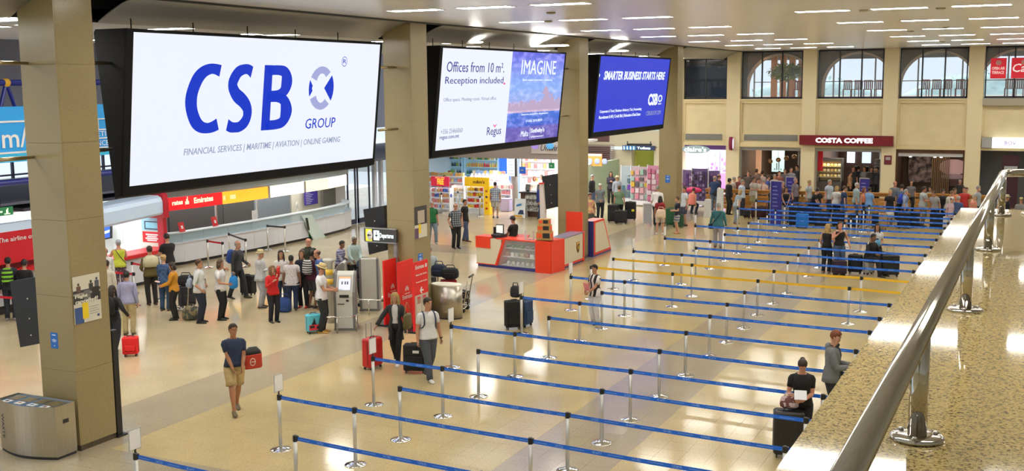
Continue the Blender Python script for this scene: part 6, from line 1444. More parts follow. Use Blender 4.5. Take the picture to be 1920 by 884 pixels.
    def sleeve(sh,e_,w_,frac,r0,r1,in_):
        # frac 0..2 along shoulder-elbow-wrist
        i0=T((in_*.09,0,1.398)); pts=[i0,sh.lerp(i0,.45)+Vector((0,0,.003)),sh.lerp(i0,.12)-Vector((0,0,.004)),sh.lerp(e_,.10)+(sh-i0)*.05,sh.lerp(e_,.2)+(sh-i0)*.03]; rr=[.046*bw**.5+off*.3,.052*bw**.5+off*.5,.054*bw**.5+off*.5,.053*bw**.5+off*.5,.052*bw**.5+off*.5]
        k=min(frac,1); 
        for q in ((.35,.7,1.0) if frac>1 else (.5,1)): pts.append(sh.lerp(e_,k*q)); rr.append(r0+(r1-r0)*q*min(1,1/frac))
        if frac>1:
            for q in (.3,.65,1.0): pts.append(e_.lerp(w_,(frac-1)*q)); rr.append(r1*(1-.12*q))
        bb=B(); bb.smooth=True; bb.loft(rings(pts,rr,n,ref=(0,1,0))); return bb
    def merge(bl):
        o=B(); o.smooth=True
        for x in bl: k=len(o.v); o.v+=x.v; o.f+=[[i+k for i in f_] for f_ in x.f]; o.m+=[0]*len(x.f); o.sm+=[True]*len(x.f)
        return o
    hem=.90 if kind in('tee','polo','long','tank','shirt') else .80
    if len(top)>2: hem=top[2]
    bg_=bw if bw>1.1 else 1
    GZ=[z for z in TZ if z[0]>hem+.02]; 
    first=(hem,(.170 if hem<.95 else .155),.118 if hem<.95 else .11,0)
    if hem<.86: first=(hem,.185,.135,.0)
    GZ=[first]+GZ[:-1] 
    if kind in('tank',): GZ=GZ[:-1]
    bodyg=B(); bodyg.smooth=True; off2=off
    if kind in ('jacket','cardigan'):
        # open front: inner shirt first
        inn=fab(top[3]); ib=B(); ib.smooth=True; ib.loft(torso(off*.5,[z for z in TZ[1:-1]])); part(ib,'shirt',inn,'shirt worn under the open jacket')
        rr=torso(off+.012,[(hem,.190,.140,0)]+[(z[0],z[1]+(.012 if z[0]<1.07 else 0),z[2]+(.012 if z[0]<1.07 else 0),z[3]) for z in TZ if z[0]>hem+.03][:-1]); gap=.42 if kind=='cardigan' else .30; N_=len(rr[0]); 
        newr=[]
        for r in rr:
            a0=math.pi/2+gap; pts_=[]; m_=18
            for i in range(m_+1):
                a=a0+(2*math.pi-2*gap)*i/m_; fidx=(a/(2*math.pi)*N_)%N_; i0=int(fidx); fr=fidx-i0; pts_.append(tuple(Vector(r[i0]).lerp(Vector(r[(i0+1)%N_]),fr)))
            newr.append(pts_)
        cen=[sum((Vector(p) for p in r),Vector())/len(r) for r in newr]
        closed=[r+[tuple(Vector(p).lerp(c_,.10)) for p in reversed(r)] for r,c_ in zip(newr,cen)]
        bodyg.loft(closed)
    else: bodyg.loft(torso(off2,[(z,rx+(.016 if z<1.07 else 0),ry+(.016 if z<1.07 else 0),y0) for z,rx,ry,y0 in GZ]))
    sl={'tee':.62,'polo':.62,'shirt':1.95,'long':1.97,'tank':0,'jacket':1.97,'cardigan':1.9,'dress':.35,'rolled':1.15}.get(kind,.6)
    parts_=[bodyg]
    if sl>0:
        for sh,e_,w_,in_ in ((shl,el,wl_,-1),(shr,er,wr,1)): parts_.append(sleeve(sh,e_,w_,sl,.055*bw**.5+off*.5,(.056 if sl<1 else .047)+(.008 if kind in('jacket','cardigan') else 0),in_))
    nm={'tee':'tee_shirt','polo':'polo_shirt','long':'long_sleeved_top','shirt':'shirt','tank':'sleeveless_top','jacket':'jacket','cardigan':'cardigan','dress':'dress','rolled':'shirt'}.get(kind,'shirt')
    part(merge(parts_),nm,tm)
    if kind=='polo' or kind=='shirt' or kind=='rolled':
        cb_=B(); cb_.smooth=True; cb_.loft(torso(.012,[(1.462,.080,.060,-.006),(1.495,.064,.060,-.004)]),cap=False); part(cb_,'collar',tm,fix=False)
    if 'hood' in extras: hh=B(); hh.smooth=True; hh.ell(T((0,-.085,1.45)),(.11,.06,.07),12,8); part(hh,'hood',tm)
    bk,bc=bottom; bm_=fab(bc)
    if bk in('trousers','shorts','leggings'):
        lg=[]; to=.012 if bk=='leggings' else .022
        pb=B(); pb.smooth=True; pb.loft(torso(.012,[(.85,.120,.100,0)]+[z for z in TZ if .9<z[0]<1.06])); lg.append(pb)
        for (h_,k_),a_ in zip(kn,an):
            P0=[h_+Vector((0,0,.05)),h_-Vector((0,0,.04)),h_.lerp(k_,.35),h_.lerp(k_,.8)]; R0=[.082*bw+to*.4,.094*bw+to,.086*bw+to,.066+to]
            if bk=='shorts': P0[-1]=h_.lerp(k_,.72); R0=[.09*bw+to*.5,.098*bw+to,.094*bw+to,.082*bw+to]; P0.append(h_.lerp(k_,.90)); R0.append(.085*bw**.5+to)
            else: P0+=[k_,k_.lerp(a_,.35),k_.lerp(a_,.8),a_-Vector((0,0,.035))]; R0+=[.058+to,.056+to*.9,.046+to,.047+to*.9]
            q=B(); q.smooth=True; q.loft(rings(P0,R0,n)); lg.append(q)
        part(merge(lg),{'trousers':'trousers','shorts':'shorts','leggings':'leggings'}[bk],bm_)
    elif bk=='skirt' or bk=='dress':
        q=B(); q.smooth=True; lowz=.48 if bk=='skirt' else .42
        m1=(kn[0][1]+kn[1][1])/2
        q.loft([[tuple(Vector((m_.x,m_.y,0))+Vector(((r1)*math.cos(a),r2*math.sin(a),z))) for a in [2*math.pi*i/16 for i in range(16)]] for z,r1,r2,m_ in ((lowz,.23,.19,m1),(.65,.21,.165,m1.lerp(M0,.4)),(.85,.19,.14,M0),(.98,.165,.12,M0))]); part(q,'skirt',bm_)
    if 'belt' in extras: q=B(); q.loft(torso(.026,[(.985,.152,.106,0),(1.015,.150,.104,0)])); part(q,'belt',mat((.05,.03,.015),.5))
    # ---- shoes
    for i,((h_,k_),a_) in enumerate(zip(kn,an)):
        ff=Vector((0,1,0)); 
        if ffwd: ff=Vector(ffwd[i]).normalized()
        ft=(lf,rf)[i]; pit=ft[3] if len(ft)>3 else 0
        sd=Vector((ff.y,-ff.x,0)); fu=Matrix.Rotation(0,3,'X'); 
        dn=Vector((0,0,-1)); fwd=(ff*math.cos(pit)+dn*math.sin(pit)); upv=fwd.cross(sd)*-1
        q=B(); q.smooth=True; base_=a_-Vector((0,0,.085))+ff*0
        prof=[(-.075,.030,.050),(-.055,.040,.085),(0,.043,.095),(.07,.047,.070),(.13,.050,.052),(.175,.040,.040),(.195,.018,.028)]
        R_=[]
        for yy,wd_,ht in prof:
            c=a_+fwd*yy+upv*(-.085); R_.append([tuple(c+sd*(wd_*math.cos(a)*1.0)+upv*(max(0,ht*.5+ht*.5*math.sin(a)))) for a in [2*math.pi*z_/10 for z_ in range(10)]])
        q.loft(R_); part(q,'shoe',mat(shoes,.55))
    return t,dict(T=T,lw=wl_*s,rw=wr*s,hc=hc*s,s=s,HT=HT,shl=shl*s,shr=shr*s,M0=M0*s)
def finish_people():
    tmp=[]
    for t,b,hd,hb,vox,mats,s in JOBS:
        me=bpy.data.meshes.new('tmp'); me.from_pydata(b.v,[],b.f); o=bpy.data.objects.new('tmp',me); COL.objects.link(o)
        md=o.modifiers.new('r','REMESH'); md.mode='VOXEL'; md.voxel_size=vox; md.use_smooth_shade=True
        ms=o.modifiers.new('s','SMOOTH'); ms.factor=.5; ms.iterations=2
        tmp.append(o)
    dg=bpy.context.evaluated_depsgraph_get()
    for o,(t,b,hd,hb,vox,mats,s) in zip(tmp,JOBS):
        ev=bpy.data.meshes.new_from_object(o.evaluated_get(dg))
        nv=len(ev.vertices); co=np.empty(nv*3,'f'); ev.vertices.foreach_get('co',co)
        V=[tuple(p) for p in co.reshape(-1,3).tolist()]; Fc=[tuple(p.vertices) for p in ev.polygons]; mi=[0]*len(Fc)
        for extra in (hd,hb):
            if extra is None: continue
            k=len(V); V+=extra.v; Fc+=[[i+k for i in f_] for f_ in extra.f]; mi+=extra.m
        me=bpy.data.meshes.new('body'); me.from_pydata([(x*s,y*s,z*s) for x,y,z in V],[],Fc)
        for m in mats: me.materials.append(m)
        me.polygons.foreach_set('material_index',mi); me.polygons.foreach_set('use_smooth',[True]*len(Fc)); me.update()
        ob=bpy.data.objects.new('body',me); ob.parent=t; COL.objects.link(ob)
        bpy.data.meshes.remove(ev)
    for o in tmp: me=o.data; bpy.data.objects.remove(o); bpy.data.meshes.remove(me)
def patmat(base,c2,kind,sc):
    m=bpy.data.materials.new('patterned_cloth'); m.use_nodes=True; nt=m.node_tree; b=nt.nodes['Principled BSDF']; b.inputs['Roughness'].default_value=.85; L=nt.links.new
    tc=nt.nodes.new('ShaderNodeTexCoord'); out=None
    if kind=='spots':
        v=nt.nodes.new('ShaderNodeTexVoronoi'); v.inputs['Scale'].default_value=sc; L(tc.outputs['Object'],v.inputs['Vector']); src=v.outputs['Distance']; pos=.34
    elif kind=='blotch':
        v=nt.nodes.new('ShaderNodeTexNoise'); v.inputs['Scale'].default_value=sc; L(tc.outputs['Object'],v.inputs['Vector']); src=v.outputs['Fac']; pos=.5
    else:
        sx=nt.nodes.new('ShaderNodeSeparateXYZ'); L(tc.outputs['Object'],sx.inputs[0])
        def st_(o_):
            a=nt.nodes.new('ShaderNodeMath'); a.operation='MULTIPLY'; a.inputs[1].default_value=sc; L(o_,a.inputs[0]); f=nt.nodes.new('ShaderNodeMath'); f.operation='FRACT'; L(a.outputs[0],f.inputs[0]); return f.outputs[0]
        if kind=='check':
            p=nt.nodes.new('ShaderNodeMath'); p.operation='MULTIPLY'; 
            g1=nt.nodes.new('ShaderNodeMath'); g1.operation='GREATER_THAN'; g1.inputs[1].default_value=.35; L(st_(sx.outputs[0]),g1.inputs[0]); g2=nt.nodes.new('ShaderNodeMath'); g2.operation='GREATER_THAN'; g2.inputs[1].default_value=.35; L(st_(sx.outputs[2]),g2.inputs[0]); L(g1.outputs[0],p.inputs[0]); L(g2.outputs[0],p.inputs[1]); src=p.outputs[0]
        elif kind=='vstripe': src=st_(sx.outputs[0])
        else: src=st_(sx.outputs[2])
        pos=.5
    r=nt.nodes.new('ShaderNodeValToRGB'); r.color_ramp.interpolation='CONSTANT'; r.color_ramp.elements[0].color=(*c2,1); r.color_ramp.elements[1].position=pos; r.color_ramp.elements[1].color=(*base,1); L(src,r.inputs[0]); L(r.outputs[0],b.inputs['Base Color']); return m
# ================================================================ LUGGAGE
def suitcase(pos,rz,lab,w_=.44,h=.66,d=.26,col=(.02,.02,.022),kind='soft',handle=0.0,cat='suitcase',ribs=True,pattern=None):
    t=thing('suitcase',lab,cat,pos,rz); m=pattern or mat(col,.35 if kind=='hard' else .75,bump=.2 if kind=='soft' else 0,nscale=90)
    b=B(); b.rbox(-w_/2,w_/2,-d/2,d/2,.06,h,.06 if kind=='hard' else .045); sh=b.build('shell',[m],t)
    if kind=='hard' and ribs:
        for k in range(6): xx=-w_/2+.05+(w_-.1)*k/5; b=B(); b.box(xx-.008,xx+.008,-d/2-.006,-d/2+.002,.12,h-.08); b.build('rib',[m],sh)
    if kind=='soft':
        b=B(); b.rbox(-w_/2+.05,w_/2-.05,-d/2-.035,-d/2+.01,.14,h*.62,.03); b.build('front_pocket',[m],t)
    b=B(); b.tube([(-w_/2-.002,-d*.1,.12),(-w_/2-.002,-d*.1,h-.06),(-w_/2+.07,-d*.1,h+.003),(w_/2-.07,-d*.1,h+.003),(w_/2+.002,-d*.1,h-.06),(w_/2+.002,-d*.1,.12)],.006,5); b.build('zip',[BLACK],t)
    for sx in (-1,1):
        for sy in (-1,1):
            b=B(); b.smooth=True; b.tube([(sx*(w_/2-.06)-.012,sy*(d/2-.05),.03),(sx*(w_/2-.06)+.012,sy*(d/2-.05),.03)],.03,10); b.build('wheel',[BLACK],t)
    b=B(); b.smooth=True; b.tube([(-.08,0,h-.005),(-.07,0,h+.03),(.07,0,h+.03),(.08,0,h-.005)],.011,6); b.build('carry_handle',[BLACK],t)
    if handle:
        b=B(); b.tube([(-.10,d/2-.05,h-.02),(-.10,d/2-.05,h+handle),(.10,d/2-.05,h+handle),(.10,d/2-.05,h-.02)],.009,6); b.build('pull_handle',[mat((.35,.35,.36),.3,.8)],t)
    return t
def bag(pos,rz,lab,w_=.4,h=.3,d=.22,col=(.02,.02,.025),name='holdall',cat='bag',strap=True,sl=None):
    t=thing(name,lab,cat,pos,rz); m=col if isinstance(col,bpy.types.Material) else mat(col,.8,bump=.3,nscale=30); b=B(); b.smooth=True
    R_=[]
    for z,q in ((0,.72),(.12,1),(.5,1.04),(.85,.92),(1,.55)): R_.append([(w_/2*q*math.copysign(abs(math.cos(a))**.6,math.cos(a)),d/2*q*math.copysign(abs(math.sin(a))**.6,math.sin(a)),z*h) for a in [2*math.pi*i/14 for i in range(14)]])
    b.loft(R_); b.build('body',[m],t)
    b=B(); b.rbox(-w_*.3,w_*.3,-d/2-.03,-d/2+.02,h*.15,h*.55,.02); b.build('pocket',[m],t)
    if strap: b=B(); b.smooth=True; b.tube([(-w_*.3,0,h*.9),(-w_*.22,0,h*1.25),(w_*.22,0,h*1.25),(w_*.3,0,h*.9)],.012,6); b.build('handle',[m],t)
    return t
def backpack_on(pt,info,lab,col,w_=.30,h=.42,d=.17,yo=-.20,dz=0,straps=True):
    """worn bag: own top-level thing standing behind the shoulders of a person"""
    s=info['s']; p=info['T']((0,yo,1.06+dz))*s; R_=Matrix.Rotation(pt.rotation_euler.z,3,'Z'); wp=Vector(pt.location)+R_@p
    t=thing('backpack',lab,'backpack',wp,pt.rotation_euler.z); m=col if isinstance(col,bpy.types.Material) else mat(col,.8)
    b=B(); b.smooth=True; b.loft([[(w_/2*q*math.copysign(abs(math.cos(a))**.7,math.cos(a)),d/2*q*math.copysign(abs(math.sin(a))**.8,math.sin(a)),z*h) for a in [2*math.pi*i/14 for i in range(14)]] for z,q in ((0,.7),(.1,1),(.6,1),(.88,.85),(1,.5))]); b.build('body',[m],t)
    b=B(); b.rbox(-w_*.33,w_*.33,-d/2-.035,-d/2+.01,h*.12,h*.5,.02); b.build('pocket',[m],t)
    if straps:
        T_=info['T']
        for sx in (-1,1):
            b=B(); b.smooth=True; b.tube([T_(q)*s-p for q in ((sx*.10,-.13,1.12),(sx*.165,-.06,1.12),(sx*.15,.07,1.14),(sx*.125,.138,1.22),(sx*.125,.140,1.32),(sx*.12,.095,1.425),(sx*.11,.0,1.478),(sx*.10,-.11,1.42))],[(.017,.007)]*8,6); b.build('strap',[mat((.03,.04,.09),.7)],t)
    return t
def onp(pt,p): return Vector(pt.location)+Matrix.Rotation(pt.rotation_euler.z,3,'Z')@Vector(p)
def trolley(pos,rz,lab):
    t=thing('luggage_trolley',lab,'trolley',pos,rz)
    b=B(); b.smooth=True; b.tube([(-.28,-.45,.12),(.28,-.45,.12),(.25,.5,.16),(-.25,.5,.16),(-.28,-.45,.12)],.018,7); b.build('base_frame',[STEEL],t)
    b=B()
    for k in range(5): b.tube([(-.22+k*.11,-.44,.125),(-.20+k*.10,.5,.165)],.008,5)
    b.build('deck_bars',[STEEL],t,kind='stuff')
    b=B(); b.smooth=True; b.tube([(-.26,-.43,.12),(-.26,-.58,.98),(.26,-.58,.98),(.26,-.43,.12)],.018,7); b.build('push_frame',[STEEL],t); b=B(); b.smooth=True; b.tube([(-.24,-.60,1.0),(.24,-.60,1.0)],.024,8); b.build('grip',[BLACK],t)
    for x,y in ((-.24,-.42),(.24,-.42),(0,.48)): b=B(); b.smooth=True; b.tube([(x-.02,y,.065),(x+.02,y,.065)],.065,12); b.build('wheel',[BLACK],t)
    return t
def A2(px,py,z=0): p=at(px,py,z); return (p.x,p.y,0)
def HP(px,py,H): p=at(px,py,H*.985); return (p.x,p.y,0)
def rzc(p,a):  # rotation so that local -y (front) is turned a degrees from facing the camera
    return math.atan2(-p[1],-p[0])+math.pi/2+math.radians(a)
# ---------------------------------------------------------------- foreground people
NVT=(.020,.035,.085)
t,i=person(A2(443,774),8,1.76,'man in a navy T-shirt, khaki cargo shorts and brown shoes walking alone','t',('short','dark'),('tee',NVT,.93),('shorts',(.50,.37,.17)),(.13,.10,.05),
    lh=(-.02,.22,.78),rh=(.12,.20,.90),lf=(-.07,.26,0),rf=(.06,-.26,.03,.25),lean=.03,hy=.1,lod=0,curl=.5,extras=('belt',),mir=True)
p=onp(t,(-.02,0,0)); R_=Matrix.Rotation(t.rotation_euler.z,3,'Z')
bb=thing('shoulder_bag','red and black bag with a white emblem carried behind the walking man','bag',onp(t,(-.36,-.10,.84)),t.rotation_euler.z+.2)
b=B(); b.smooth=True; b.loft([[(.20*q*math.copysign(abs(math.cos(a))**.5,math.cos(a)),.08*q*math.sin(a),z) for a in [2*math.pi*k/16 for k in range(16)]] for z,q in ((-.02,.9),(.0,1),(.24,.98),(.26,.95))]); b.build('body',[mat((.48,.035,.02),.5)],bb)
b=B(); b.smooth=True; b.loft([[(.20*q*math.copysign(abs(math.cos(a))**.6,math.cos(a))-.03*(1-q),.075*q*math.sin(a),z) for a in [2*math.pi*k/16 for k in range(16)]] for z,q in ((.25,1),(.32,.85),(.40,.4))]); b.build('flap',[BLACK],bb)
b=B(); b.smooth=True; b.loft([[(.06*k2*math.cos(a)+.02,.085,.12+.08*k2*math.sin(a)) for a in [2*math.pi*k/16 for k in range(16)]] for k2 in (.75,1)],cap=False); b.box(-.03,.07,.083,.087,.11,.13); b.build('emblem',[mat((.65,.5,.45),.5)],bb,fix=False)
b=B(); b.smooth=True; b.tube([(.12,0,.30),(.22,.03,.52),(.24,.06,.56),(.20,.0,.34)],[(.016,.006)]*4,6); b.build('strap',[BLACK],bb)
# couple with cases
t,i=person(A2(744,684),-10,1.66,'blonde woman in a long dark cardigan pulling a red suitcase','l',('long','blonde'),('cardigan',(.030,.032,.035),.62,(.62,.62,.62)),('leggings',(.008,.008,.01)),(.65,.62,.58),
    lh=(-.52,.05,.86),rh=(.30,.12,.80),lf=(-.04,-.18,.05,.5),rf=(.05,.14,0),hp=.35,hy=-.15,lod=0,female=True,build=.92,mir=True)

p=A2(699,691); s1=suitcase(p,rzc(p,55),'red hard-shell suitcase with raised handle pulled by the blonde woman',.46,.70,.28,(.52,.012,.012),'hard',.32)
hb_=thing('shoulder_handbag','olive brown handbag on the arm of the blonde woman','handbag',onp(t,(-.27,.04,.84)),t.rotation_euler.z+1.2); b=B(); b.smooth=True; b.loft([[(.17*q*math.cos(a),.07*q*math.sin(a),z) for a in [2*math.pi*k/14 for k in range(14)]] for z,q in ((0,.8),(.05,1),(.30,.9),(.34,.7))]); b.build('body',[mat((.12,.09,.03),.5)],hb_); b=B(); b.smooth=True; b.tube([(-.12,0,.32),(-.06,-.0,.52),(0,0,.60),(.06,0,.52),(.12,0,.32)],.009,6); b.build('strap',[mat((.4,.25,.1),.6)],hb_)
t,i=person(A2(804,714),22,1.80,'man in a white T-shirt and grey jeans carrying a black suitcase','m',('short','dark'),('tee',(.72,.72,.74),.90),('trousers',(.075,.085,.11)),(.62,.60,.57),
    lh=(-.27,.06,.72),rh=(.30,.02,.80),lf=(-.03,.16,0),rf=(.05,-.20,.04,.4),hy=.45,hp=.05,lod=0,curl=.6,mir=True)
bp=backpack_on(t,i,'dark drawstring backpack on the back of the man in white',(.03,.05,.12),h=.36)
b=B(); b.smooth=True; w_=i['lw']; b.tube([w_+Vector((0,0,.035)),w_+Vector((0,0,.012))],.036,10); o=b.build('wristwatch',[BLACK],t)
p=A2(779,699); s2_=suitcase(p,rzc(p,-12),'large black soft suitcase with a white tag carried by the man in white',.50,.64,.26,(.012,.012,.014),'soft')
b=B(); b.box(-.02,.12,-.17,-.165,.47,.53); b.build('luggage_tag',[WHITE],s2_)
# woman in black with case, man in hoodie
P=A2(1500,848); t,i=person(P,2,1.66,'woman in a black top reading papers beside a large black suitcase','r',('bun','dark'),('tee',(.006,.006,.007),.86),('trousers',(.008,.008,.01)),(.02,.02,.02),
    lh=(-.05,.30,1.06),rh=(.12,.30,1.05),hp=.65,lean=.12,lod=0,female=True,build=1.08,curl=.4)
b=B(); b.slab((-.10,-.04,.09),(.10,-.04,.09),(.10,.07,-.04),(-.10,.07,-.04),.004); b.build('paper_sheet',[mat((.75,.76,.80),.5)],loc=onp(t,(.03,.42,1.09)),rz=t.rotation_euler.z,label='white sheet of paper held by the woman in black',cat='paper')
P=A2(1477,856); s3=suitcase(P,rzc(P,4),'large ribbed black hard-shell suitcase in front of the woman in black',.50,.80,.32,(.014,.014,.015),'hard')
P3=(P[0],P[1]+.02,.84); bg3=bag(P3,rzc(P,4),'patterned pink and brown bag standing on the large black suitcase',.30,.19,.16,patmat((.55,.42,.45),(.16,.06,.05),'blotch',9))
t,i=person(A2(1556,800),82,1.80,'bearded man in a grey hoodie with black headphones round his neck','l',('short','red'),('jacket',(.17,.18,.19),.84,(.015,.015,.02)),('trousers',(.015,.017,.025)),(.05,.05,.05),
    lh=(-.12,.30,1.12),rh=(.10,.34,1.12),hp=.35,lean=.04,lod=0,extras=('hood',))
b=B(); b.smooth=True; c=i['T']((0,.02,1.475))*i['s']; b.tube([tuple(c+Vector((.085*math.sin(a),.075*math.cos(a),.01))) for a in [math.pi*k/8+math.pi/2+.3 for k in range(7)]],.010,6); b.ell(tuple(c+Vector((.075,.05,0))),(.02,.03,.035),8,6); b.ell(tuple(c+Vector((-.075,.05,0))),(.02,.03,.035),8,6); b.build('headphones',[BLACK],t)
# striped woman
STR=patmat((.78,.76,.74),(.02,.02,.02),'vstripe',7.5)
t,i=person(A2(1116,608),-48,1.58,'short-haired woman in a black and white striped top and white trousers','m',('short','black'),('tee',STR,.84),('trousers',(.66,.65,.68)),(.03,.06,.16),
    lh=(-.05,.30,.98),rh=(.08,.30,1.0),hp=.12,lod=1,female=True,build=1.02)
b=B(); b.slab((-.10,-.03,0),(.10,-.03,0),(.10,.03,.20),(-.10,.03,.20),.01); b.build('pink_folder',[mat((.75,.25,.30),.5)],loc=onp(t,(.0,.30,.93)),rz=t.rotation_euler.z,label='pink and white travel folder held by the striped woman',cat='folder')
# unattended luggage by the sign post
P=A2(964,617); suitcase(P,rzc(P,14),'black soft suitcase standing by the sign post, front one',.48,.74,.28,(.008,.008,.009),'soft')
P=A2(984,612); suitcase(P,rzc(P,60),'navy blue suitcase with red edge behind the black one',.44,.68,.28,(.02,.05,.13),'soft',.30)
bag((A2(967,613)[0],A2(967,613)[1],.78),0,'small black bag standing on the black suitcase by the sign post',.26,.30,.18)
# ---------------------------------------------------------------- group in the queue
D=(.010,.010,.012)
Q=lambda px,py:A2(px,py)
person(Q(1549,512),165,1.62,'blonde woman in black seen from behind in the queue','l',('long','blonde'),('tank',D,.95),('trousers',D),(.3,.15,.1),lod=1,female=True,lh=(-.2,.2,.95),rh=(.2,.2,1.0))
t,i=person(Q(1572,514),20,1.72,'woman in a black top and jeans with sunglasses on her head','r',('short','dark'),('tank',D,.98),('trousers',(.06,.09,.15)),(.05,.05,.05),lod=1,female=True,lh=(-.12,.22,1.38),rh=(.32,.1,.95),hp=-.15,mir=True)
b=B(); b.box(-.06,-.01,.06,.075,.10,.125); b.box(.01,.06,.06,.075,.10,.125); b.v=[tuple(Vector(i['HT'](v))*i['s']) for v in b.v]; b.build('sunglasses',[mat((.5,.5,.5),.1,.8)],t,kind='stuff')
t,i=person(Q(1628,515),55,1.78,'man in a black tracksuit with white stripes sitting on his case','d',('crop','black'),('long',D,.84),('trousers',D),(.02,.02,.02),lod=1,lh=(-.22,.40,.72),rh=(.24,.42,.72),lf=(-.14,.50,0),rf=(.16,.56,0),drop=.40,lean=.18,hy=.2)
for sx in (-1,1):
    b=B(); b.smooth=True; T_=i['T']; b.tube([T_((sx*.17,.0,1.48))*i['s'],T_((sx*.235,.02,1.40))*i['s'],(i['shl'] if sx<0 else i['shr'])+Vector((sx*.075,-.05,-.20))],[(.014,.008)]*3,5); b.build('white_stripe',[WHITE],t)
pl_=onp(t,(0,-.02,0)); suitcase((pl_.x,pl_.y,0),t.rotation_euler.z,'grey upright case the man in the tracksuit sits on',.34,.47,.22,(.35,.35,.36),'hard')
t,i=person(Q(1642,510),5,1.60,'long-haired woman in a white sleeved black dress holding a blue bundle','m',('long','black'),('tee',(.6,.6,.62),1.1),('dress',D),(.02,.02,.02),lod=1,female=True,lh=(-.08,.26,1.0),rh=(.12,.26,1.0))
b=B(); b.smooth=True; b.loft(rings([(0,.04,.90),(0,.02,1.1),(0,.01,1.32)],[(.165,.125),(.14,.118),(.12,.12)],14)); b.v=[(x*i['s'],y*i['s'],z*i['s']) for x,y,z in b.v]; b.build('black_bodice',[mat(D,.8)],t)
bag(onp(t,(.04,.30,.90)),t.rotation_euler.z,'pale blue folded jacket held by the woman in the black dress',.28,.20,.16,(.12,.33,.55),'folded_jacket','jacket',False)
P=Q(1573,516); suitcase(P,rzc(P,10),'dark plum holdall case in front of the woman in jeans',.46,.48,.30,(.03,.015,.03),'soft')
P=Q(1603,513); suitcase(P,rzc(P,-10),'black upright suitcase left of the man in the tracksuit',.44,.62,.28,D,'soft')
P=Q(1668,518); suitcase(P,rzc(P,8),'black suitcase with a raised handle right of the seated man',.56,.70,.30,D,'hard',.28)
t,i=person(Q(1346,465),172,1.70,'grey-haired person in a teal jacket walking away with a black shoulder bag','l',('short','grey'),('long',(.035,.16,.18),.84),('trousers',(.36,.34,.36)),(.12,.06,.03),lod=1,build=1.15,lh=(-.32,.0,.86),rh=(.3,.05,.85),lf=(-.12,.1,0),rf=(.12,-.12,0),lean=.08)
bag(onp(t,(-.26,.0,.72)),t.rotation_euler.z,'small black bag at the hip of the person in teal',.24,.20,.10,D,'shoulder_bag')
b=B(); b.smooth=True; b.tube([(x*i['s'],y*i['s'],z*i['s']) for x,y,z in ((-.25,-.05,.92),(-.05,-.19,1.15),(.13,-.12,1.42),(.12,.02,1.46))],[(.02,.008)]*4,6); b.build('bag_strap',[mat(D,.6)],t)
# ---------------------------------------------------------------- airline queue on the left
def pl(px,py,face,H,lab,*a,**k): k.setdefault('lod',1); return person(Q(px,py),face,H,lab,*a,**k)
t,i=pl(227,548,180,1.62,'woman in a yellow sleeveless top, cap and flowered trousers at the red desk','r',('short','grey'),('tank',(.62,.68,.06),.86),('trousers',patmat((.10,.07,.09),(.6,.4,.42),'spots',16)),(.3,.25,.2),lh=(-.28,.25,1.05),rh=(.10,.22,1.35),build=1.15,female=True,hat=('cap',(.42,.48,.60)))
bs=B(); bs.smooth=True; bs.tube([(x*i['s'],y*i['s'],z*i['s']) for x,y,z in ((.22,-.05,.95),(.05,-.20,1.2),(-.10,-.12,1.44))],.010,5); bs.build('bag_strap',[mat(D,.6)],t)
t,i=pl(286,572,195,1.72,'man in a brown jumper with a cream sweater over his shoulders','m',('short','dark'),('long',(.12,.085,.02),.86),('trousers',(.018,.016,.014)),(.08,.03,.02),lh=(-.18,.25,1.02),rh=(.12,.22,1.05),build=1.1)
b=B(); b.smooth=True; T_=i['T']; b.loft([[tuple(T_((r1*math.cos(a),-.03+r2*math.sin(a),z))*i['s']) for a in [2*math.pi*k/14 for k in range(14)]] for z,r1,r2 in ((1.15,.22,.15),(1.3,.24,.165),(1.42,.225,.13),(1.49,.09,.09))]); b.build('draped_sweater',[mat((.60,.55,.36),.85,noise=.1,nscale=10)],t)
person(HP(313,440,1.80),-150,1.80,'tall man in a black T-shirt leaning at the red desk end','m',('short','dark'),('tee',D,.88),('trousers',(.32,.32,.36)),(.05,.05,.05),lh=(-.15,.30,1.10),rh=(.10,.32,1.10),hp=.35)
DEN=patmat((.03,.07,.17),(.06,.12,.26),'blotch',12)
pl(311,583,160,1.60,'blonde woman with a bun in a blue patterned blouse','l',('bun','blonde'),('long',DEN,.84),('trousers',(.03,.07,.14)),(.1,.05,.03),female=True,lh=(-.05,.25,1.05))
t,i=pl(329,600,-100,1.58,'dark-haired woman in an orange jacket holding papers','m',('bob','dark'),('long',(.62,.27,.015),.88),('trousers',(.015,.013,.012)),(.02,.02,.02),female=True,lh=(-.10,.34,1.05),rh=(.08,.34,1.05),hp=.3,build=1.05)
b=B(); b.slab((-.09,-.06,0),(.09,-.06,0),(.09,.06,.03),(-.09,.06,.03),.006); b.build('travel_papers',[mat((.65,.45,.45),.5)],loc=onp(t,(0,.42,1.05)),rz=t.rotation_euler.z,label='white and red papers held by the woman in orange',cat='paper')
P=Q(352,588); tt=trolley(P,rzc(P,30),'luggage trolley loaded with bags behind the woman in orange'); 
suitcase((P[0],P[1],.18),rzc(P,20),'dark grey suitcase upright on the trolley by the orange jacket',.44,.60,.26,(.03,.03,.035),'soft',.35); bag((P[0],P[1],.80),.3,'black sports bag on top of the trolley by the orange jacket',.5,.28,.28,D)
P=Q(357,598); bag((P[0]+.1,P[1]-.1,0),.4,'camouflage bag on the floor beside the trolley',.42,.34,.26,patmat((.07,.08,.06),(.25,.20,.10),'blotch',8))
t,i=pl(377,606,75,1.72,'man in a pale shirt and jeans with his hand on his hip','m',('short','brown'),('rolled',(.62,.64,.64),.86),('trousers',(.018,.026,.045)),(.015,.015,.015),lh=(-.30,.05,1.02),rh=(.25,.12,.95),build=1.08)
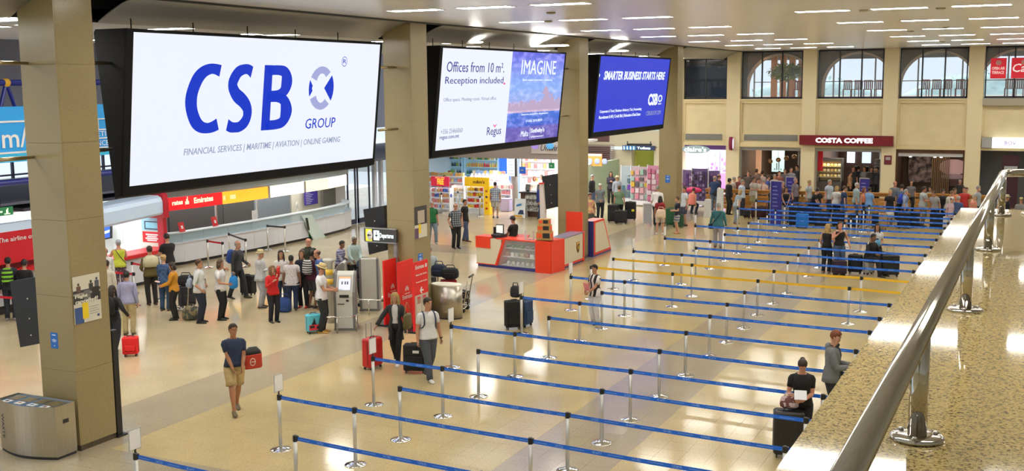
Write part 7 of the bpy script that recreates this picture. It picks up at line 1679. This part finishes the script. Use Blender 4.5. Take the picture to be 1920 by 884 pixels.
bag(onp(t,(-.02,-.26,.95)),t.rotation_euler.z,'light grey cross-body bag of the man in the pale shirt',.24,.26,.12,(.30,.36,.46),'shoulder_bag')
t,i=pl(416,600,70,1.64,'woman in a white T-shirt and black trousers covering her face','m',('bob','brown'),('tee',(.74,.73,.74),.86),('trousers',D),(.015,.015,.015),female=True,lh=(-.03,.16,1.50),rh=(.18,.30,1.08),build=1.08)
t,i=pl(447,560,60,1.74,'bald man in a dark jacket carrying a blue plastic bag','m',('balding','grey'),('long',(.035,.037,.042),.86),('trousers',(.02,.022,.03)),(.02,.015,.01),lh=(-.18,.28,1.02),rh=(.27,.0,.78),lf=(-.12,.22,0),rf=(.12,-.2,.02,.2),lean=.05)
bag(onp(t,(.27,.02,.36)),t.rotation_euler.z,'bright blue plastic carrier bag held by the bald man',.30,.36,.18,(.01,.22,.62),'carrier_bag')
backpack_on(t,i,'dark blue backpack worn by the bald man',(.02,.06,.25),h=.40)
P=Q(466,553); suitcase(P,rzc(P,-35),'black leaning suitcase behind the bald man',.44,.60,.28,D,'soft')
t,i=pl(491,577,75,1.66,'man in white with a straw hat and folded arms','m',('short','white'),('long',(.52,.54,.56),.84),('trousers',(.40,.40,.42)),(.06,.04,.03),lh=(.02,.26,1.18),rh=(-.02,.24,1.16),hat=('straw',(.66,.56,.30)),build=1.15)
t,i=pl(514,605,25,1.54,'woman in a red top and black trousers on the phone','m',('long','lightbrown'),('long',(.62,.015,.015),.87),('trousers',(.012,.013,.02)),(.02,.02,.02),female=True,lh=(-.10,.12,1.48),rh=(.10,.25,1.30),build=1.05)
pl(530,578,10,1.66,'long-haired woman in a loose white blouse laughing','m',('long','dark'),('long',(.66,.62,.60),.86),('trousers',(.03,.04,.08)),(.05,.04,.04),female=True,lh=(.05,.26,1.12),rh=(-.05,.24,1.10))
pl(549,582,172,1.56,'person in a white and grey patterned top and jeans seen from behind','d',('short','black'),('tee',patmat((.60,.56,.55),(.38,.36,.42),'spots',26),.82),('trousers',(.02,.035,.09)),(.1,.05,.03),build=1.18)
P=Q(533,585); bag(P,.2,'blue bag on the floor between the waiting women',.40,.40,.26,(.02,.06,.22))
pl(570,577,-20,1.66,'woman in a dark navy top with a red skirt underneath','m',('bob','brown'),('tee',(.012,.014,.03),.98),('trousers',(.012,.012,.02)),(.4,.02,.02),female=True,rh=(.10,.28,1.06))
pl(581,556,15,1.76,'bald man in glasses and a dark olive shirt at the back','r',('balding','grey'),('shirt',(.03,.035,.025),.86),('trousers',(.03,.03,.03)),(.02,.02,.02),build=1.12)
t,i=pl(587,578,140,1.66,'man in a burgundy T-shirt with a patterned backpack','d',('short','black'),('tee',(.085,.012,.03),.86),('shorts',(.04,.045,.055)),(.04,.02,.02))
backpack_on(t,i,'black and white patterned backpack of the man in burgundy',patmat((.02,.02,.02),(.62,.62,.6),'hstripe',16))
pl(606,580,-80,1.72,'balding man in a royal blue shirt leaning forward','m',('balding','brown'),('tee',(.055,.12,.33),.86),('trousers',(.03,.05,.1)),(.25,.1,.05),lean=.15,build=1.05)
t,i=pl(605,624,75,1.78,'young man in a white T-shirt and straw hat looking at his phone','m',('short','brown'),('tee',(.75,.75,.78),.86),('trousers',(.018,.020,.022)),(.55,.30,.06),lh=(-.06,.34,1.10),rh=(.08,.34,1.10),hp=.35,hat=('straw',(.70,.55,.25)))
b=B(); b.slab((-.05,-.08,0),(.05,-.08,0),(.05,.08,.03),(-.05,.08,.03),.01); b.build('smartphone',[mat((.35,.5,.6),.3)],loc=onp(t,(0,.46,1.10)),rz=t.rotation_euler.z,label='light blue phone in the hands of the young man in the straw hat',cat='phone')
P=Q(588,625); s4=suitcase(P,rzc(P,22),'turquoise hard-shell cabin case with a red skyline print',.38,.50,.24,(.10,.48,.60),'hard',ribs=False)
b=B(); b.box(-.16,.16,-.128,-.122,.10,.24); b.build('red_print',[mat((.65,.03,.05),.5)],s4); b=B(); b.box(-.14,-.02,-.134,-.128,.16,.22); b.box(.04,.13,-.134,-.128,.13,.20); b.prism([(-.10,.24),(.04,.24),(-.03,.36)],1,-.128,-.122); b.prism([(-.06,.30),(.02,.30),(-.02,.42)],1,-.128,-.122); b.build('black_print',[BLACK],s4,kind='stuff')
t,i=pl(243,628,165,1.64,'man in a lavender shirt and beige trousers seen from behind','m',('short','black'),('shirt',(.34,.34,.52),.87),('trousers',(.47,.38,.20)),(.08,.05,.03),build=1.05)
t,i=pl(216,664,150,1.64,'long-haired woman in black pulling a bright red case','m',('long','dark'),('long',D,.86),('trousers',(.02,.025,.04)),(.4,.4,.4),female=True,rh=(.36,.10,.98),lf=(-.1,.16,0),rf=(.1,-.18,.03,.3))
backpack_on(t,i,'black backpack with white buttons on the long-haired woman',D)
P=Q(246,668); suitcase(P,rzc(P,-12),'bright red soft cabin case beside the black post',.36,.46,.24,(.78,.015,.015),'soft')
pl(205,602,160,1.66,'man in a cream shirt half hidden by the nearest column','m',('short','dark'),('shirt',(.6,.56,.47),.86),('trousers',(.1,.1,.1)),(.03,.03,.03),lod=2)
pl(202,572,20,1.68,'man in a white shirt with a receding hairline beside the column','m',('balding','brown'),('shirt',(.68,.68,.66),.86),('trousers',(.2,.2,.2)),(.03,.03,.03),lod=2)
t,i=pl(22,600,170,1.72,'dark-haired person in navy with a green backpack left of the column','m',('short','black'),('long',(.02,.025,.04),.86),('trousers',(.02,.025,.04)),(.25,.25,.28),lod=1)
backpack_on(t,i,'black and lime green backpack left of the nearest column',patmat((.20,.55,.03),(.02,.02,.02),'hstripe',9))
pl(52,600,150,1.66,'person in dark clothes behind the black monitor housing at far left','m',('short','black'),('long',D,.86),('trousers',D),(.02,.02,.02),lod=2)
# pair with trolley behind the kiosks
t,i=pl(638,548,60,1.60,'woman in a blue patterned tunic resting on a luggage trolley','d',('short','black'),('long',patmat((.06,.08,.22),(.35,.33,.42),'check',14),.80),('trousers',(.02,.02,.03)),(.02,.02,.02),female=True,rh=(.15,.42,1.02),lh=(-.10,.2,1.10),lean=.15)
pl(664,545,30,1.70,'grey-haired man in a pale blue checked shirt pushing a loaded trolley','d',('short','grey'),('shirt',patmat((.32,.42,.44),(.40,.50,.50),'check',18),.86),('trousers',D),(.02,.02,.02),lh=(-.05,.38,1.02),rh=(.25,.42,1.02),lean=.12,lf=(-.12,.1,0),rf=(.12,-.1,0),build=1.05)
P=Q(690,570); trolley(P,rzc(P,-60),'luggage trolley piled with bags behind the second check-in kiosk'); suitcase((P[0],P[1],.18),rzc(P,0),'black suitcase lying low on the piled trolley',.6,.58,.34,D,'soft'); bag((P[0],P[1],.78),0.2,'black holdall on the piled trolley',.72,.26,.36,D); bag((P[0]-.05,P[1],1.05),.1,'dark blue bag topmost on the piled trolley',.5,.24,.3,(.03,.06,.10))
t,i=pl(700,470,-10,1.62,'woman with dark hair in black leaning behind the monitor housing','m',('bun','black'),('tee',D,.86),('trousers',D),D,lod=2,female=True,lh=(-.15,.25,1.1),rh=(.1,.25,1.1))
pl(806,575,10,1.74,'person in a pale shirt behind the red airline boards','m',('short','grey'),('shirt',(.42,.50,.54),.86),('trousers',(.08,.08,.1)),D,lod=2)
P=Q(845,583); trolley(P,rzc(P,75),'luggage trolley with red and checked cases right of the red boards'); suitcase((P[0]-.05,P[1],.18),rzc(P,15),'dark red suitcase standing on the trolley right of the boards',.42,.70,.28,(.30,.008,.02),'soft'); bag((P[0]-.35,P[1],.95),.1,'dark navy rounded bag on the trolley right of the boards',.44,.34,.3,(.015,.025,.06)); bag((P[0]+.02,P[1]-.02,.92),.3,'black bag lying on the red suitcase',.46,.30,.3,D)
P=Q(868,577); suitcase((P[0],P[1],0),rzc(P,-30),'black and white patterned case at the front of the trolley',.36,.48,.26,(.5,.5,.5),'soft',pattern=patmat((.02,.02,.02),(.62,.62,.58),'spots',13))
# ---------------------------------------------------------------- people in the middle distance
t,i=pl(811,457,15,1.68,'man in a green polo shirt and light jeans walking','m',('short','grey'),('polo',(.01,.14,.04),.86),('trousers',(.16,.22,.28)),(.4,.4,.4),lf=(-.14,.1,0),rf=(.12,-.1,0))
t,i=pl(855,466,25,1.74,'man in a checked shirt with his hands in his pockets','m',('balding','dark'),('tee',patmat((.28,.33,.36),(.03,.035,.05),'check',12),.84),('trousers',D),D,build=1.12,lh=(-.25,.08,.92),rh=(.25,.08,.92))
pl(872,453,60,1.70,'person in dark clothes and jeans behind the man in the checked shirt','m',('short','black'),('tee',D,.86),('trousers',(.06,.08,.16)),(.12,.03,.02),lf=(-.1,-.1,0),rf=(.12,.2,0))
pl(929,409,175,1.70,'man in a checked shirt and light shorts browsing the sweets','m',('short','dark'),('tee',patmat((.50,.54,.62),(.20,.24,.35),'check',10),.82),('shorts',(.58,.56,.54)),(.02,.04,.1),lod=2,build=1.1)
t,i=person(K(LL*.30,.95,0),-125,1.70,'kiosk clerk in a black T-shirt and dark cap seen from behind','t',('short','dark'),('tee',D,.86),('trousers',D),D,lod=1,lh=(-.1,.35,1.05),rh=(.15,.3,1.05),hat=('cap',(.05,.05,.055)),build=1.1,hp=.25)
for a_ in ((834,372,0,'cashier in purple leaning behind the red sign gondola',('short','brown'),(.20,.14,.30),50.2),(843,352,-60,'shop assistant in white at the back shelves',('bob','red'),(.8,.8,.82),52.8),(1002,372,20,'cashier in white behind the newspaper counter',('bob','red'),(.8,.75,.72),51.0),(1016,370,-30,'second cashier in a pale top behind the newspaper counter',('short','brown'),(.75,.6,.45),52.0)):
    q=on(a_[0],350,1,a_[6]); person((q.x,a_[6]),a_[2],1.62,a_[3],'l',a_[4],('tee',a_[5],.86),('trousers',D),D,lod=2,female=True)
q=on(1020,360,1,46.9); person((q.x-.2,46.9),60,1.68,'customer in a dark blue jacket at the newspaper counter','m',('short','dark'),('long',(.02,.04,.25),.84),('trousers',(.03,.05,.12)),D,lod=2)
person(Q(1110,392),60,1.72,'grey-haired person in a black jacket walking beside the third column','l',('short','grey'),('long',D,.86),('trousers',(.08,.12,.22)),(.05,.02,.02),lod=2)
person(Q(1125,412),15,1.66,'man in a white cap and grey checked shirt facing the camera','l',('short','grey'),('tee',patmat((.22,.25,.28),(.15,.18,.2),'check',14),.84),('trousers',(.015,.018,.03)),(.6,.55,.4),lod=1,hat=('cap',(.68,.66,.55)),lh=(-.05,.16,.95),rh=(.05,.16,.95),build=1.15)
person(Q(1145,382),5,1.68,'long-haired woman in dark clothes against the green partition','m',('long','black'),('long',(.04,.03,.05),.80),('trousers',D),D,lod=1,female=True,lh=(-.08,.22,1.2),rh=(.05,.2,1.22))
person(Q(1157,390),20,1.62,'person in a straw hat and pale blue shirt beside the green partition','m',('short','black'),('long',(.36,.40,.48),.84),('trousers',(.35,.36,.4)),D,lod=2,hat=('straw',(.7,.6,.35)))
t,i=person(Q(1161,415),175,1.62,'woman in a sage green top seated on luggage by the trolley','m',('short','brown'),('tee',(.17,.28,.16),.84),('trousers',D),D,lod=1,female=True,build=1.15)
for k,(px,py,w_,h,lab) in enumerate(((1150,417,.5,.8,'black suitcase left of the woman in sage green'),(1164,420,.55,.6,'large black case in front of the woman in sage green'),(1182,413,.5,.85,'black suitcase with a yellow tag right of the woman in sage green'))):
    P=Q(px,py); s5=suitcase(P,rzc(P,-8),lab,w_,h,.3,D,'soft')
    if k==2: b=B(); b.box(.08,.2,-.19,-.18,.42,.52); b.build('yellow_tag',[mat((.75,.65,.05),.5)],s5)
t,i=person(Q(1106,434),10,1.62,'person in a yellow and coral top beside the third column','m',('short','dark'),('tee',patmat((.65,.5,.2),(.6,.25,.2),'blotch',6),.84),('skirt',(.06,.06,.05)),D,lod=2,female=True)
bag(Q(1112,414),0,'small black bag on a handle behind the kiosk end',.34,.22,.2,D)
person(Q(1232,423),172,1.76,'man in a white shirt with a red backpack by the far column','m',('crop','grey'),('rolled',(.78,.76,.76),.84),('trousers',(.02,.025,.04)),D,lod=1,build=1.15)
t,i=person(Q(1237,440),165,1.60,'long-haired woman in a dark red top and white shorts with a cream bag','m',('long','black'),('tee',(.28,.012,.02),.90),('shorts',(.6,.5,.45)),(.7,.7,.7),lod=1,female=True,lf=(-.14,0,0),rf=(.14,.05,0))
bg4=bag(onp(t,(.10,-.22,.72)),t.rotation_euler.z,'large cream tote bag on the shoulder of the woman in dark red',.40,.36,.14,(.66,.52,.38),'tote_bag')
t,i=person(Q(1270,438),-75,1.54,'boy in a navy top and striped shorts facing left','l',('short','brown'),('tee',(.012,.015,.035),.86),('shorts',patmat((.45,.42,.38),(.1,.12,.22),'hstripe',9)),(.6,.3,.15),lod=1,lh=(-.1,.26,1.1),rh=(.08,.26,1.1))
person(Q(1283,424),-60,1.74,'man in a white T-shirt partly behind the boy','m',('short','brown'),('tee',(.62,.66,.7),.86),('shorts',(.05,.06,.1)),D,lod=1)
person(Q(1296,402),150,1.60,'person in an orange top crouching by the spinner rack','m',('short','dark'),('tank',(.7,.2,.15),.86),('trousers',(.02,.03,.06)),D,lod=2,drop=.35,lf=(-.14,.25,0),rf=(.14,.25,0),lean=.3)
P=Q(1259,424); suitcase(P,rzc(P,5),'dark green suitcase between the woman in red and the boy, taller one',.5,.78,.3,(.02,.10,.04),'soft'); P=Q(1272,428); suitcase(P,rzc(P,-20),'second dark green suitcase leaning behind the boy',.42,.62,.3,(.015,.07,.03),'soft')
P=Q(1256,405); bag((P[0],P[1],0),0,'black trolley bag behind the green suitcases',.7,.95,.4,(.025,.03,.03))
b=B(); b.smooth=True; P=Q(1300,400); b.ell((0,0,0),(.42,.2,.14),14,8); pk_=thing('pink_display_stand','bright pink round display on a white stem by the spinner racks','display',(P[0],P[1],0)); b.build('display_top',[mat((.62,.03,.14),.6)],pk_,loc=(0,0,1.12)); b=B(); b.tube([(0,0,0),(0,0,1.0)],.05,8); b.build('stem',[WHITE],pk_)
P=Q(1214,424); t=thing('steel_case_stand','silver frame stand left of the man in white','stand',P,rzc(P,0)); b=B(); 
for sx in (-.18,.18): b.box(sx-.02,sx+.02,-.02,.02,0,1.0)
b.box(-.2,.2,-.03,.03,.96,1.0); b.build('frame',[mat((.65,.68,.72),.3,.7)],t,kind='stuff'); b=B(); b.box(-.16,.16,-.01,.01,.1,.96); b.build('sheet',[mat((.32,.33,.36),.4)],t)
# ---------------------------------------------------------------- the long queue at the back
def ch(px,py,face,H,lab,*a,**k): k.setdefault('lod',2); return person(HP(px,py,H),face,H,lab,*a,group='people in the long queue',**k)
t,i=ch(1340,331,165,1.76,'bald man in a navy shirt with a black shoulder bag by the barrier end','r',('balding','grey'),('polo',(.02,.05,.14),.86),('trousers',(.12,.18,.26)),(.5,.5,.5),build=1.1)
bag(onp(t,(.20,-.15,.80)),t.rotation_euler.z,'black shoulder bag with white mark of the bald man in navy',.42,.26,.16,D,'shoulder_bag')
ch(1367,336,120,1.72,'person in a black cap and black jacket in the queue','m',('short','black'),('long',D,.86),('trousers',D),D,hat=('cap',D))
ch(1381,356,120,1.55,'blonde woman bending forward in a pale top and jeans','l',('bob','blonde'),('tee',(.35,.42,.48),.86),('trousers',(.25,.3,.36)),(.3,.15,.1),female=True,lean=.3)
ch(1391,338,70,1.70,'grey-haired man in a light blue shirt at the start of the queue','l',('short','grey'),('rolled',(.50,.56,.66),.86),('trousers',(.03,.03,.04)),D,build=1.15)
ch(1413,333,50,1.76,'man in a beige T-shirt and olive shorts in the queue','m',('short','dark'),('tee',(.42,.39,.35),.86),('shorts',(.30,.27,.14)),(.1,.08,.06),rh=(.2,.35,1.2),build=1.08)
ch(1447,350,-60,1.62,'woman in a black sleeveless top beside the blue board','r',('short','dark'),('tank',D,.86),('trousers',D),D,female=True)
ch(1474,352,10,1.60,'curly-haired woman in sunglasses and a black sleeveless top','m',('bob','dark'),('tank',D,.86),('trousers',(.3,.29,.28)),D,female=True,lh=(-.05,.25,.95),rh=(.08,.25,.95))
ch(1468,342,10,1.62,'grey-haired person in brown behind the curly-haired woman','l',('short','grey'),('tee',(.14,.07,.05),.86),('trousers',D),D)
ch(1491,335,60,1.74,'bald man in a mauve grey shirt looking up','r',('balding','grey'),('rolled',(.22,.19,.24),.86),('trousers',(.03,.03,.04)),D,build=1.12,hp=-.2,lh=(-.05,.25,1.3))
ch(1517,339,60,1.70,'fair-haired man in a grey T-shirt in the queue','l',('short','blonde'),('tee',(.38,.42,.44),.86),('trousers',(.1,.1,.1)),D)
ch(1523,353,80,1.60,'dark-haired person in a black T-shirt bending over luggage','l',('short','black'),('tee',D,.86),('trousers',D),D,lean=.35,lh=(-.15,.4,.9),rh=(.15,.4,.9))
ch(1533,353,0,1.56,'boy in a black T-shirt between the adults','r',('crop','brown'),('tee',D,.86),('trousers',D),D)
ch(1555,338,55,1.78,'tall bald man in a light blue grey polo shirt','r',('crop','grey'),('polo',(.42,.48,.55),.86),('trousers',(.03,.035,.05)),D,build=1.2)
ch(1569,350,150,1.62,'blonde woman in a white T-shirt in the queue','l',('bob','blonde'),('tee',(.62,.62,.60),.86),('trousers',D),D,female=True,build=1.1)
ch(1583,350,100,1.66,'dark-haired woman in a navy T-shirt in the queue','l',('short','brown'),('tee',(.02,.045,.12),.86),('shorts',(.1,.14,.2)),D,female=True)
ch(1606,344,90,1.72,'older man with white hair in an aqua and grey shirt','l',('short','white'),('rolled',(.34,.44,.45),.84),('trousers',(.1,.1,.12)),D,build=1.15)
ch(1620,353,60,1.62,'woman in an orange sleeveless top beside the pale blue shirt','m',('bob','red'),('tank',(.75,.25,.12),1.05),('trousers',D),D,female=True)
t,i=ch(1630,352,140,1.66,'man in a pale blue polo shirt and olive shorts seen from behind','m',('short','dark'),('polo',(.20,.40,.72),.88),('shorts',(.36,.32,.16)),(.35,.35,.2),rh=(.28,.15,.9))
t,i=ch(1669,357,15,1.60,'blonde curly-haired woman in black with a round white bag','l',('bob','blonde'),('tee',D,.86),('trousers',(.35,.28,.2)),D,female=True)
P=onp(t,(.05,.25,.55)); bx=thing('round_bag','round white drum-shaped bag before the woman in black','bag',P,t.rotation_euler.z); b=B(); b.smooth=True; b.tube([(0,-.07,.0),(0,.07,0)],.17,18); b.build('body',[mat((.62,.58,.50),.5)],bx)
ch(1678,341,20,1.74,'bald man in grey behind the curly-haired woman','r',('balding','grey'),('tee',(.15,.17,.2),.86),('trousers',D),D)
ch(1691,347,160,1.70,'dark-haired person in grey blue seen from behind','m',('short','dark'),('tee',(.10,.14,.2),.86),('trousers',D),D)
t,i=ch(1698,356,80,1.60,'grey-haired woman in a lavender blue shirt with a blue backpack','l',('short','grey'),('rolled',(.36,.44,.68),.84),('trousers',(.03,.03,.05)),D,female=True)
backpack_on(t,i,'bright blue backpack of the grey-haired woman',(.02,.06,.50))
ch(1732,351,80,1.74,'heavy man in a grey polo shirt looking at a lit phone','t',('short','dark'),('polo',(.40,.43,.42),.82),('trousers',(.24,.17,.10)),D,build=1.3,lh=(-.1,.34,1.15),rh=(.08,.34,1.15),hp=.1)
ch(1756,357,-30,1.66,'woman in grey bending towards her luggage','m',('short','brown'),('tee',(.34,.33,.34),.86),('trousers',D),D,lean=.3,female=True)
ch(1768,357,30,1.64,'dark-haired person in black right of the man in grey','m',('short','black'),('long',D,.86),('trousers',D),D)
ch(1779,358,60,1.64,'person in a cream sweater leaning on the belts','r',('short','lightbrown'),('long',(.52,.49,.42),.80),('trousers',(.5,.48,.46)),D,lean=.2,build=1.15,lh=(-.1,.38,.98),rh=(.12,.38,.98))
ch(1785,371,20,1.50,'woman in a white cap and pink printed top','l',('short','brown'),('tee',(.62,.45,.50),.86),('trousers',(.3,.3,.4)),D,female=True,hat=('cap',(.7,.68,.7)))
ch(1790,354,30,1.66,'woman in an orange top near the ledge end','m',('short','brown'),('tank',(.7,.25,.12),.86),('trousers',D),D,female=True)
ch(1797,369,150,1.56,'person in a dark blue shirt near the ledge end','m',('short','grey'),('tee',(.05,.09,.22),.86),('trousers',D),D)
ch(1808,352,0,1.68,'person in a red top behind the barrier end','m',('short','brown'),('tee',(.5,.03,.03),.86),('trousers',D),D)
ch(1826,366,80,1.62,'grey-haired person in an orange shirt behind the ledge','l',('short','grey'),('tee',(.68,.27,.20),.86),('trousers',D),D,build=1.1)
ch(1834,350,70,1.70,'grey-haired person in pale grey by the last pilaster','l',('short','grey'),('tee',(.33,.38,.40),.86),('trousers',D),D)
ch(1877,362,60,1.62,'fair-haired woman right of the handrail bend','l',('long','blonde'),('tee',(.6,.58,.55),.86),('trousers',D),D,female=True)
ch(1888,367,60,1.58,'person in a straw hat and black top right of the handrail bend','m',('short','dark'),('long',D,.86),('trousers',D),D,hat=('straw',(.72,.62,.40)))
ch(1915,372,0,1.56,'person at the right picture edge with a yellow hat','m',('short','dark'),('tee',(.2,.2,.2),.86),('trousers',D),D,hat=('cap',(.45,.38,.15)))
# seated and standing guests behind the barriers, dim and small
rs=random.Random(5)
gs=[(1348,328,54.3,(.05,.05,.06)),(1376,333,54.3,(.45,.4,.36)),(1386,332,54.4,(.2,.04,.04)),(1421,336,54.5,(.6,.55,.5)),(1432,337,54.6,(.7,.5,.45)),(1440,330,55.5,(.05,.08,.3)),(1403,322,56.5,(.1,.08,.07)),(1418,318,57,(.2,.12,.1)),(1429,322,57.5,(.5,.35,.3)),(1452,328,56,(.5,.45,.4)),(1461,322,57.5,(.3,.1,.08)),(1472,318,58.5,(.1,.1,.12)),(1483,314,58.7,(.25,.25,.3)),(1495,302,60.2,(.04,.04,.05)),(1600,302,60.4,(.05,.05,.06)),(1610,300,60.8,(.04,.05,.08)),(1622,301,60.6,(.3,.3,.32)),(1634,303,60.3,(.06,.05,.05)),(1645,306,60.3,(.04,.04,.05)),(1594,322,59.9,(.35,.2,.1)),(1709,341,56,(.15,.15,.16)),(1745,352,56,(.3,.3,.3)),(1800,338,57.5,(.02,.02,.02)),(1812,354,56,(.5,.3,.2))]
nmz=['bald man in a black suit and yellow tie behind the barrier left end','fair-haired guest in cream behind the wooden barrier','guest in dark red behind the wooden barrier','guest in a pale top seated left of the blue boards','guest in a pink top seated left of the blue boards','guest in a blue top behind the seated row','guest in dark clothes at the bar, leftmost','guest in brown at the bar, second from the left','guest in a pale pink top at the bar','guest in cream near the diagonal bar','guest in dark red near the diagonal bar','guest in black near the diagonal bar','guest in grey near the diagonal bar','guest in black left of the coffee shop pilaster','customer in black at the coffee shop door, leftmost','customer in navy at the coffee shop door','customer in grey at the coffee shop door','customer in dark brown at the coffee shop door','customer in black at the coffee shop door, rightmost','customer in a brown coat facing the food cabinet','bald guest in grey under the abstract artwork','guest in grey right of the abstract artwork','dark figure before the round cup picture','guest in a tan top near the last barrier']
for (px,py,yy,c),lab in zip(gs,nmz):
    q=on(px,py,1,yy); Hh=max(1.1,min(1.8,q.z/.985)); 
    dr=.0 if Hh>1.45 else .40
    person((q.x,yy),rs.choice((0,20,-30,150,90)),(q.z+dr)/.985 if dr else Hh,lab,rs.choice('lmr'),('short' if 'bald' not in lab else 'balding',rs.choice(('dark','brown','black','grey'))),('tee',c,.86),('trousers',D),D,lod=3,drop=dr,lf=(-.1,.35 if dr else 0,0),rf=(.1,.35 if dr else 0,0))
    if dr:
        st_=thing('bar_stool','stool under the %s'%lab,'stool',(q.x,yy,0)); b=B(); b.smooth=True; b.lathe([(0,0),(.18,0),(.18,.02),(.03,.04),(.03,.42),(.18,.44),(.18,.47),(0,.48)],12); b.build('seat',[DARKP],st_)
# luggage in the long queue
for k,(px,py,w_,h,c,lab) in enumerate(((1504,430,.5,.62,(.01,.18,.60),'bright blue carrier case under the belts'),(1520,424,.9,.80,(.015,.015,.05),'very dark navy luggage pile behind the blue case'),(1492,426,.6,.9,D,'black rounded pushchair shaped case behind the belts'),(1540,428,.6,.7,D,'black suitcase right of the navy pile'),(1571,427,.5,.66,D,'black suitcase at the feet of the blonde woman in white'),(1600,430,.45,.6,D,'black case behind the first central post'),(1646,430,.5,.62,D,'black case right of the man in olive shorts'),(1655,433,.35,.7,(.35,.24,.12),'tan case left of the round bag'),(1694,431,.5,.66,D,'black suitcase behind the round bag'),(1712,430,.5,.7,D,'black suitcase left of the heavy man'),(1755,431,.5,.68,D,'black suitcase right of the heavy man'),(1400,412,.3,.4,D,'small black bag at the feet of the man in beige'),(1427,412,.9,.55,(.05,.012,.015),'low dark maroon trunk behind the belts'),(1780,440,.5,.7,(.5,.5,.5),'pale grey case beside the cream sweater'))):
    P=Q(px,py-2); suitcase(P,rzc(P,(k*37)%30-15),lab,w_,h,.30,c,'soft')
finish_people()
# ================================================================ tidy: every Empty stands at the base of its thing
bpy.context.view_layer.update()
for o in [o for o in SC.objects if o.type=='EMPTY' and o.parent is None and tuple(o.location)==(0,0,0)]:
    pts=[]
    for ch_ in o.children:
        if ch_.type=='MESH': pts+=[ch_.matrix_world@Vector(c) for c in ch_.bound_box]
    if not pts: continue
    c=Vector(((min(p.x for p in pts)+max(p.x for p in pts))/2,(min(p.y for p in pts)+max(p.y for p in pts))/2,min(p.z for p in pts)))
    o.location=c
    for ch_ in o.children: ch_.location=Vector(ch_.location)-c
